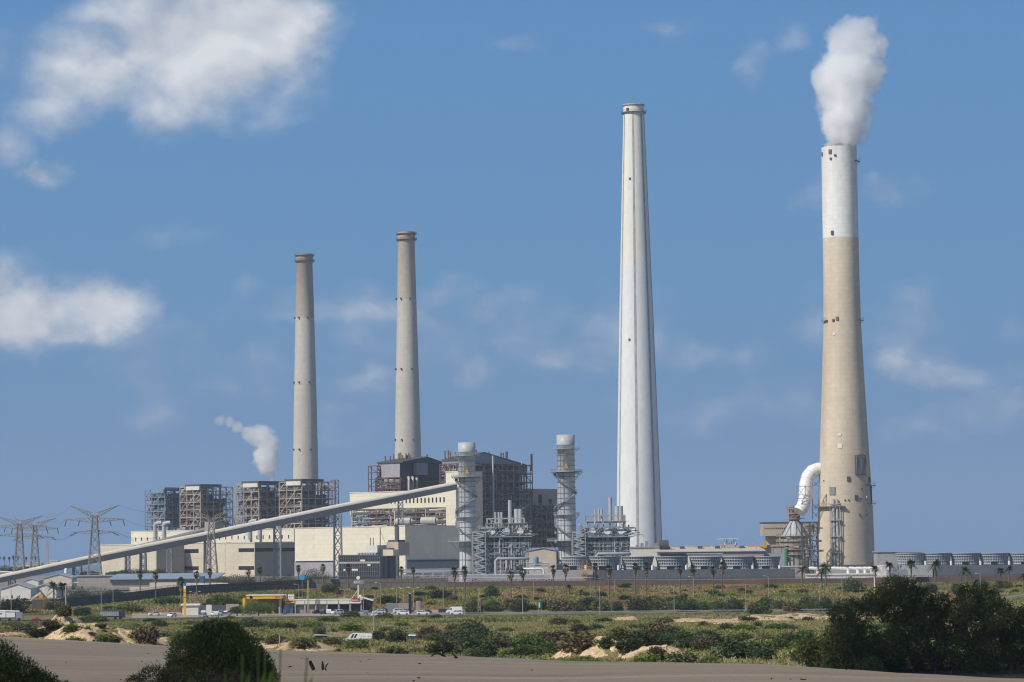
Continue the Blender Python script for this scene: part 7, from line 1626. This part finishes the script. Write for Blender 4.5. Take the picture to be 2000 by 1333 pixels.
mb = MB(); mb.box(X(566, D), X(572, D), D - .6, D + .5, zg, zg + 2.6); part('blue_door', mb, M['tealdark'], t)
t = thing('glass_pavilion', 'dark glazed pavilion with a slanting pale roof at the end of the shop row', 'pavilion', W(718, 1197, 1130)); D = 1130; mb = MB(); mb.box(X(707, D), X(726, D), D, D + 8, zg - .3, Z(716, 1178, D)); part('glazing', mb, M['glass'], t); mb = MB(); a, b = W(704, 1167.5, D), W(729, 1174.5, D); mb.hexa([a + Vector((0, -1, 0)), b + Vector((0, -1, 0)), b + Vector((0, 9, 0)), a + Vector((0, 9, 0))], [a + Vector((0, -1, .35)), b + Vector((0, -1, .35)), b + Vector((0, 9, .35)), a + Vector((0, 9, .35))]); part('roof', mb, M['white'], t); mb = MB(); mb.prism([(X(707, D), D + .1, Z(716, 1178, D) + .01), (X(726, D), D + .1, Z(716, 1178, D) + .01), (X(726, D), D + .1, Z(726, 1174.3, D)), (X(707, D), D + .1, Z(707, 1169.2, D))], (0, 6, 0)); part('clerestory', mb, M['darkgrey'], t); mb = MB(); mb.sphere(W(704, 1165, D + 2), .6, 10, 8); part('roof_vent', mb, M['offwhite'], t)
# signs
t = thing('roof_pole_sign', 'round white disc over a slanting white lettered board on a braced pole', 'sign', W(700, 1170, 1132)); D = 1132; mb = MB(); mb.pipe([W(700, 1172, D), W(700, 1143, D)], .28, 8); mb.beam(W(688, 1168, D), W(699, 1152, D), .2); part('pole', mb, M['offwhite'], t); mb = MB(); c = W(699.5, 1129, D); mb.pipe([c - Vector((0, .3, 0)), c + Vector((0, .3, 0))], .66 * 1.0, 20); part('disc', mb, M['white'], t)
mb = MB(); mb.box(X(690, D), X(710, D), D - .2, D + .2, Z(700, 1141, D), Z(700, 1134, D)); part('board', mb, M['galvd'], t); mb = MB()
for i in range(5): a = W(691.5 + i * 2.4, 1140, D - .3); mb.beam(a, a + Vector((.3, 0, .75 if i % 2 == 0 else .5)), .16)
part('lettering', mb, M['white'], t)
t = thing('totem_sign', 'tall narrow yellow totem with a blue cap at the station entrance', 'sign', W(361, 1199, 1098)); D = 1098; mb = MB(); p = W(361, 1200, D); p.z = float(gz(p.x, D)); zt = Z(361, 1150, D); mb.box(p.x - .42, p.x + .42, D - .3, D + .3, p.z, zt); part('column', mb, M['yellow'], t); mb = MB(); mb.box(p.x - .42, p.x + .42, D - .3, D + .3, zt + .003, zt + 1); part('white_band', mb, M['white'], t); mb = MB(); mb.pipe([(p.x, D, zt + 1.003), (p.x, D, zt + 1.9)], .4, 10, .6); part('blue_cap', mb, M['bluesign'], t); mb = MB(); mb.box(p.x - .44, p.x + .44, D - .32, D + .32, Z(361, 1168, D), Z(361, 1166, D)); mb.box(p.x - .44, p.x + .44, D - .32, D + .32, Z(361, 1158, D), Z(361, 1157, D)); part('panel_gap', mb, M['brownst'], t)
t = thing('star_sign', 'bright blue starburst sign on a thin pole above the shop row', 'sign', W(590, 1150, 1140)); D = 1140; mb = MB(); c = W(590, 1128, D); pts = []
for i in range(20): a = 6.2832 * i / 20; r = 1.25 if i % 2 else .85; pts.append((c.x + r * math.cos(a), D - .15, c.z + r * math.sin(a)))
mb.prism(pts, (0, .3, 0)); part('star', mb, M['bluesign'], t); mb = MB(); mb.beam(W(590, 1172, D), W(590, 1130, D + .2), .16); part('pole', mb, M['galvd'], t)
t = thing('dark_totem', 'tall dark blue advertising totem with a white top bracket', 'sign', W(801, 1192, 1105)); D = 1105; p = W(801, 1194, D); p.z = float(gz(p.x, D)); mb = MB(); mb.box(p.x - .5, p.x + .5, D - .25, D + .25, p.z, Z(801, 1160, D)); part('column', mb, mat('navy panel', (.015, .025, .05), .4), t); mb = MB(); zt = Z(801, 1160, D); mb.box(p.x - .45, p.x - .35, D - .1, D + .1, zt, zt + .6); mb.box(p.x + .35, p.x + .45, D - .1, D + .1, zt, zt + .6); mb.box(p.x - .45, p.x + .45, D - .1, D + .1, zt + .003, zt + .15); part('bracket', mb, M['white'], t)
t = thing('grey_totem', 'grey totem of price panels beside the white car', 'sign', W(817, 1199, 1092)); D = 1092; p = W(817, 1201, D); p.z = float(gz(p.x, D)); mb = MB(); mb.box(p.x - .8, p.x + .8, D - .2, D + .2, p.z, Z(817, 1174, D)); part('panel', mb, M['greyclad'], t); mb = MB()
for i in range(5): mb.box(p.x - .1, p.x + .7, D - .26, D - .2, p.z + 1 + i * .75, p.z + 1.5 + i * .75)
part('price_panel', mb, M['bluegrey'], t)
t = thing('road_sign', 'green road direction sign on two posts behind the rail', 'sign', W(1054, 1196, 1082)); D = 1082; mb = MB(); mb.box(X(1050, D), X(1057, D), D - .1, D, Z(1054, 1189, D), Z(1054, 1175, D)); part('panel', mb, M['teal'], t); mb = MB(); zg_ = float(gz(X(1054, D), D)); [mb.box(X(px, D) - .08, X(px, D) + .08, D + .01, D + .12, zg_ - .3, Z(1054, 1176, D)) for px in (1051, 1056)]; part('post', mb, M['galv'], t); mb = MB(); mb.box(X(1051, D), X(1053.5, D), D - .14, D - .1, Z(1054, 1187, D), Z(1054, 1177, D)); part('lettering', mb, M['offwhite'], t)
t = thing('green_tank', 'pale grey green corrugated container behind the parked cars', 'container', W(765, 1196, 1135)); D = 1135; mb = MB(); zc = float(gz(X(770, D), D)); mb.box(X(753, D), X(776, D), D, D + 3, zc, Z(765, 1179, D)); part('body', mb, mat('pale green sheet', (.36, .40, .36), .6), t); mb = MB()
for i in range(16): x = X(753, D) + i * .27; mb.box(x, x + .1, D - .08, D, zc, Z(765, 1179, D))
part('corrugation', mb, M['galvd'], t)
slab('mesh_enclosure', 'grey mesh enclosure right of the corrugated container', 776.5, 797, 1140, 1194, 1179, 'greyclad', 4, cat='enclosure')
slab('pale_kiosk', 'low pale roofed kiosk by the yellow totem', 356, 387, 1120, 1197, 1183, 'offwhite', 5, cat='kiosk', roofm='white')
slab('car_wash', 'dark car wash shed behind the parked cars', 388, 442, 1135, 1197, 1183, 'darkgrey', 6, cat='shed')
slab('info_board', 'white information board behind the parked cars', 402, 413, 1118, 1195, 1182, 'offwhite', .4, cat='board')
slab('grey_gate', 'grey framed gate left of the spreading station tree', 441, 466, 1128, 1197, 1180, 'greyclad', .5, cat='gate')
slab('blue_bins', 'teal rubbish container beside the shop row', 552, 559, 1112, 1201, 1190, 'tealdark', 2, cat='container')

# ------------------------------------------------------------------ vehicles
def car_mesh(prof, cab, L, Wd, wins):
    """side outline extruded with a narrower glasshouse"""
    mb = MB(); n = len(prof); vs = []
    for s, ins in ((-1, 0), (1, 0)):
        for (x, z) in prof: vs.append((x, s * (Wd / 2 - (.12 if z > cab else 0)), z))
    mb.add(vs, [tuple(range(n)), tuple(range(n, 2 * n))[::-1]] + [(i, (i + 1) % n + 0, (i + 1) % n + n, i + n)[::-1] for i in range(n)]); g = MB()
    for poly in wins:
        for s in (-1, 1): g.add([(x, s * (Wd / 2 - (.12 if z > cab else 0) * min(1, (z - cab) / .25 if z > cab else 0) + .015), z) for (x, z) in poly], [tuple(range(len(poly)))])
    return mb, g
def make_vehicle(kind, paint, name, cat):
    t = thing(name, 'x', cat, (0, 0, 0), 'cars parked at the filling station')
    if kind == 'car': prof = [(-2.15, .3), (2.15, .3), (2.2, .62), (2.05, .85), (1.1, .95), (.35, 1.42), (-1.1, 1.45), (-1.85, 1.0), (-2.15, .92)]; L, Wd, cab = 4.4, 1.76, .96; wins = [[(.95, .98), (.3, 1.36), (-.2, 1.38), (-.2, .98)], [(-.28, .98), (-.28, 1.38), (-1.05, 1.39), (-1.6, 1.0)]]; wx, wr = 1.35, .33
    elif kind == 'suv': prof = [(-2.2, .35), (2.2, .35), (2.25, .75), (2.1, 1.0), (1.15, 1.1), (.6, 1.66), (-1.8, 1.7), (-2.15, 1.1)]; L, Wd, cab = 4.5, 1.85, 1.12; wins = [[(1.0, 1.14), (.55, 1.58), (-.1, 1.6), (-.1, 1.14)], [(-.2, 1.14), (-.2, 1.6), (-1.7, 1.6), (-1.95, 1.14)]]; wx, wr = 1.38, .37
    else: prof = [(-2.9, .4), (2.9, .4), (2.95, .95), (2.6, 1.25), (1.9, 1.45), (1.35, 2.35), (.9, 2.5), (-2.85, 2.5)]; L, Wd, cab = 5.9, 2.0, 1.5; wins = [[(1.75, 1.5), (1.3, 2.2), (.75, 2.2), (.75, 1.5)]]; wx, wr = 1.85, .36
    b, gl_ = car_mesh(prof, cab, L, Wd, wins); part('body', b, M[paint], t, local=True); part('side_window', gl_, M['glass'], t, local=True)
    top = prof[4:6]; g2 = MB(); (xa, za), (xb, zb) = prof[4], prof[5]; w = Wd / 2 - .2; dx, dz = (zb - za), (xa - xb); ln = math.hypot(dx, dz); ox, oz = dx / ln * .02, dz / ln * .02
    g2.add([(xa + (xb - xa) * f + ox, s * w, za + (zb - za) * f + oz) for f, s in ((.1, -1), (.1, 1), (.9, 1), (.9, -1))], [(0, 1, 2, 3)])
    part('windscreen', g2, M['glass'], t, local=True)
    for sx in (-1, 1):
        for sy in (-1, 1):
            mb = MB(); c = Vector((sx * wx, sy * (Wd / 2 - .08), wr)); mb.pipe([c - Vector((0, .11, 0)), c + Vector((0, .11, 0))], wr, 12); o = part('wheel', mb, M['tyre'], t, local=True); mb = MB(); mb.pipe([c - Vector((0, .12, 0)), c + Vector((0, .12, 0))], wr * .6, 10); r_ = part('rim', mb, M['rim'], o, local=True)
    for sy in (-1, 1): mb = MB(); mb.box(prof[1][0] - .02, prof[1][0] + .05, sy * Wd * .36 - .18, sy * Wd * .36 + .18, .58, .74); part('headlight', mb, M['white'], t, local=True)
    return t
proto = {}
def vehicle(kind, paint, px, py, rz, label, name='parked_car', cat='car'):
    k = (kind, paint); p = hit(px, py, 1064, 1120); p = Vector((p.x, p.y, float(gz(p.x, p.y)) + .13)); fresh = k not in proto
    if fresh: proto[k] = make_vehicle(kind, paint, name, cat); o = proto[k]
    else: o = dup(proto[k])
    o.location = p; o.rotation_euler = (0, 0, R(rz)); o['label'] = label; return o
for a in [('car', 'carw', 302, 1203, 200, 'white car leaving on the station drive at left'), ('car', 'carw', 336, 1206, 250, 'white car facing the road on the drive left of the totem'), ('car', 'carg', 398, 1207, 300, 'silver car nearest the road right of the totem'), ('suv', 'carw', 419, 1204, 110, 'white car with its tail to the road, between the silver ones'), ('car', 'carw', 433, 1201, 20, 'white car parked behind the tail-on white one'),
          ('car', 'carg', 441, 1204, 10, 'silver car right of the parked white ones'), ('suv', 'carg', 400, 1201, 80, 'silver car in the back row by the kiosk'), ('car', 'carg', 482, 1203, 5, 'silver car under the spreading station tree'), ('suv', 'carg', 490, 1201, 180, 'pale car behind the one under the spreading tree'), ('car', 'carw', 445, 1199, 60, 'white car before the grey framed gate'),
          ('car', 'card', 622, 1200, 30, 'dark car left before the shop row'), ('suv', 'card', 631, 1200, 80, 'dark blue car before the glazed bays of the shop row'), ('suv', 'carw', 641, 1200, 100, 'white car tail-on before the dark glazed bay'), ('suv', 'carw', 659, 1201, 215, 'white car at the left end of the clipped hedge'), ('suv', 'carg', 710, 1202, 120, 'silver car right of the clipped hedge'), ('car', 'card', 724, 1199, 170, 'dark car before the glass pavilion'),
          ('car', 'carw', 738, 1205, 170, 'silver white saloon nearest the road before the containers'), ('suv', 'carw', 740, 1200, 200, 'white car behind the saloon nearest the road'), ('suv', 'card', 746, 1197, 180, 'black people carrier in front of the corrugated container'), ('suv', 'carw', 780, 1199, 10, 'white car at the back left of the row by the dark totem'), ('suv', 'carw', 787, 1202, 180, 'white off-roader at the front of the row by the dark totem'), ('car', 'card', 797, 1198, 0, 'dark car half hidden behind the white off-roader'),
          ('suv', 'carw', 826, 1202, 0, 'white hatchback right of the grey totem'), ('car', 'card', 832, 1200, 180, 'dark car behind the white hatchback'), ('suv', 'carw', 891, 1202, 180, 'white car in front of the white van'), ('suv', 'card', 868, 1199, 0, 'dark car left of the white van')]: vehicle(*a)
vehicle('van', 'carw', 887, 1200, 180, 'tall white panel van parked beside the dark shrub', 'panel_van', 'van')
def wheelset(t, xs, y, z, r, w):
    for x in xs:
        mb = MB(); mb.pipe([(x, y - w, z + r), (x, y + w, z + r)], r, 12); part('wheel', mb, M['tyre'], t)
p = hit(216, 1210, 900, 1062); p.z = float(gz(p.x, p.y)); t = thing('tipper_truck', 'grey tipper trailer standing at the roadside behind the sand mound', 'truck', p); k = p.y / FPX; mb = MB(); mb.box(p.x - 20 * k, p.x + 17 * k, p.y - 1.2, p.y + 1.2, p.z + 1.3, p.z + 2.9); part('tipper_body', mb, M['galv'], t); mb = MB()
for i in range(10): mb.box(p.x - 19.5 * k + i * 3.9 * k, p.x - 19.2 * k + i * 3.9 * k, p.y - 1.3, p.y - 1.2, p.z + 1.3, p.z + 2.9)
mb.box(p.x - 20.3 * k, p.x + 17.3 * k, p.y - 1.32, p.y + 1.32, p.z + 2.91, p.z + 3.05); part('rib', mb, M['galvd'], t); mb = MB(); mb.box(p.x - 16 * k, p.x + 17 * k, p.y - 1, p.y + 1, p.z + .8, p.z + 1.28); part('chassis', mb, M['darkgrey'], t); mb = MB(); mb.box(p.x + 17.6 * k, p.x + 17.6 * k + 1.9, p.y - 1.2, p.y + 1.2, p.z + .7, p.z + 3.0); part('cab', mb, M['card'], t); wheelset(t, [p.x - 14 * k, p.x - 8 * k, p.x + 10 * k, p.x + 20 * k], p.y - 1, p.z, .5, .2)
p = hit(24, 1209, 900, 1062); p.z = float(gz(p.x, p.y)); t = thing('crane_truck', 'white truck with folded crane and red lettering at the far left', 'truck', p); k = p.y / FPX; mb = MB(); mb.box(p.x - 36 * k, p.x - 12 * k, p.y - 1.2, p.y + 1.2, p.z + 1.2, p.z + 3.2); part('box_body', mb, M['white'], t); mb = MB(); mb.box(p.x - 11 * k, p.x + 6 * k, p.y - 1.1, p.y + 1.1, p.z + 1.2, p.z + 2.9); mb.beam(Vector((p.x - 30 * k, p.y, p.z + 3.6)), Vector((p.x + 14 * k, p.y, p.z + 3.3)), .4); part('crane_body', mb, M['carw'], t); mb = MB(); mb.prism([(p.x + 8 * k, p.y - 1.2, p.z + .8), (p.x + 21 * k, p.y - 1.2, p.z + .8), (p.x + 21 * k, p.y - 1.2, p.z + 1.8), (p.x + 19 * k, p.y - 1.2, p.z + 2.9), (p.x + 8 * k, p.y - 1.2, p.z + 3)], (0, 2.4, 0)); part('cab', mb, M['carg'], t); mb = MB(); mb.box(p.x - 36 * k, p.x + 20 * k, p.y - 1, p.y + 1, p.z + .75, p.z + 1.18); part('chassis', mb, M['darkgrey'], t); mb = MB()
for i in range(5): mb.box(p.x - 30 * k + i * .4, p.x - 30 * k + i * .4 + .25, p.y - 1.25, p.y - 1.2, p.z + 2.2, p.z + 2.8)
part('lettering', mb, M['redsign'], t); wheelset(t, [p.x - 30 * k, p.x - 24 * k, p.x - 4 * k, p.x + 14 * k], p.y - 1, p.z, .5, .2)
# white vehicle hulk and tarpaulins in the scrub
p = hit(702, 1251, 400, 900); k = p.y / FPX; t = thing('derelict_caravan', 'white rounded derelict caravan half hidden in the scrub, slanting window bars at its left end', 'caravan', p); mb = MB(); L = 30 * k; prof = [(-23 * k, 0), (30 * k, 0), (33 * k, 9 * k), (26 * k, 14.5 * k), (-12 * k, 16 * k), (-18 * k, 13 * k), (-23 * k, 6 * k)]
mb.prism([(p.x + a, p.y - .9, p.z - .2 + b) for a, b in prof], (0, 1.9, 0)); part('shell', mb, M['white'], t); mb = MB()
for a, b in ((-17, -12), (-11, -6)): mb.prism([(p.x + a * k, p.y - .95, p.z + 5 * k), (p.x + (a + 3.6) * k, p.y - .95, p.z + 5 * k), (p.x + b * k + 2.4 * k, p.y - .95, p.z + 12.5 * k), (p.x + b * k - .4 * k, p.y - .95, p.z + 12.5 * k)], (0, .045, 0))
part('window', mb, M['dark'], t); mb = MB()
for a in (2, 8, 16): mb.box(p.x + a * k, p.x + (a + 4) * k, p.y - .96, p.y - .9, p.z + 7 * k, p.z + 7.8 * k)
part('side_bar', mb, M['galv'], t); mb = MB(); mb.prism([(p.x - 38 * k, p.y - .8, p.z), (p.x - 23 * k, p.y - .8, p.z), (p.x - 23 * k, p.y - .8, p.z + 5.5 * k)], (0, 1.6, 0)); part('tow_ramp', mb, M['offwhite'], t)
for px, py, w, lb in ((814, 1249, 32, 'white and blue tarpaulin roof among bushes right of the caravan'), (627, 1248, 27, 'low dark shelter with pale flat roof left of the caravan')):
    p = hit(px, py, 400, 900); k = p.y / FPX; t = thing('tarp_shelter', lb, 'shelter', p); mb = MB(); mb.hexa([(p.x - w / 2 * k, p.y - 1, p.z + 7 * k), (p.x + w / 2 * k, p.y - 1, p.z + 5.5 * k), (p.x + w / 2 * k, p.y + 2, p.z + 6 * k), (p.x - w / 2 * k, p.y + 2, p.z + 8 * k)], [(p.x - w / 2 * k, p.y - 1, p.z + 8.2 * k), (p.x + w / 2 * k, p.y - 1, p.z + 6.5 * k), (p.x + w / 2 * k, p.y + 2, p.z + 7 * k), (p.x - w / 2 * k, p.y + 2, p.z + 9.2 * k)]); part('roof', mb, M['white'] if px > 700 else M['galv'], t); mb = MB(); mb.box(p.x - w * .45 * k, p.x + w * .45 * k, p.y - .6, p.y + 1.8, p.z - .3, p.z + 5.5 * k); part('side', mb, M['bluesign'] if px > 700 else M['darkgrey'], t)
p = hit(890, 1262, 400, 900); k = p.y / FPX; mb = MB(); mb.prism([(p.x - 6 * k, p.y - .5, p.z), (p.x + 6 * k, p.y - .5, p.z), (p.x + 5 * k, p.y - .5, p.z + 4 * k), (p.x - 5 * k, p.y - .5, p.z + 3.4 * k)], (0, 1, 0)); solo('blue_drum', mb, M['bluesign'], 'small bright blue tarpaulin bundle in the grass above the driftwood', 'bundle', p)

# ------------------------------------------------------------------ render
SC.cycles.use_denoising = True; SC.cycles.denoising_prefilter = 'ACCURATE'; SC.cycles.denoising_input_passes = 'RGB_ALBEDO_NORMAL'; SC.cycles.pixel_filter_type = 'BLACKMAN_HARRIS'; SC.cycles.filter_width = 1.15
SC.cycles.max_bounces = 28; SC.cycles.diffuse_bounces = 3; SC.cycles.glossy_bounces = 2; SC.cycles.transmission_bounces = 2; SC.cycles.volume_bounces = 26; SC.cycles.transparent_max_bounces = 4
SC.cycles.volume_step_rate = 1.0; SC.cycles.volume_max_steps = 256
SC.cycles.use_adaptive_sampling = True
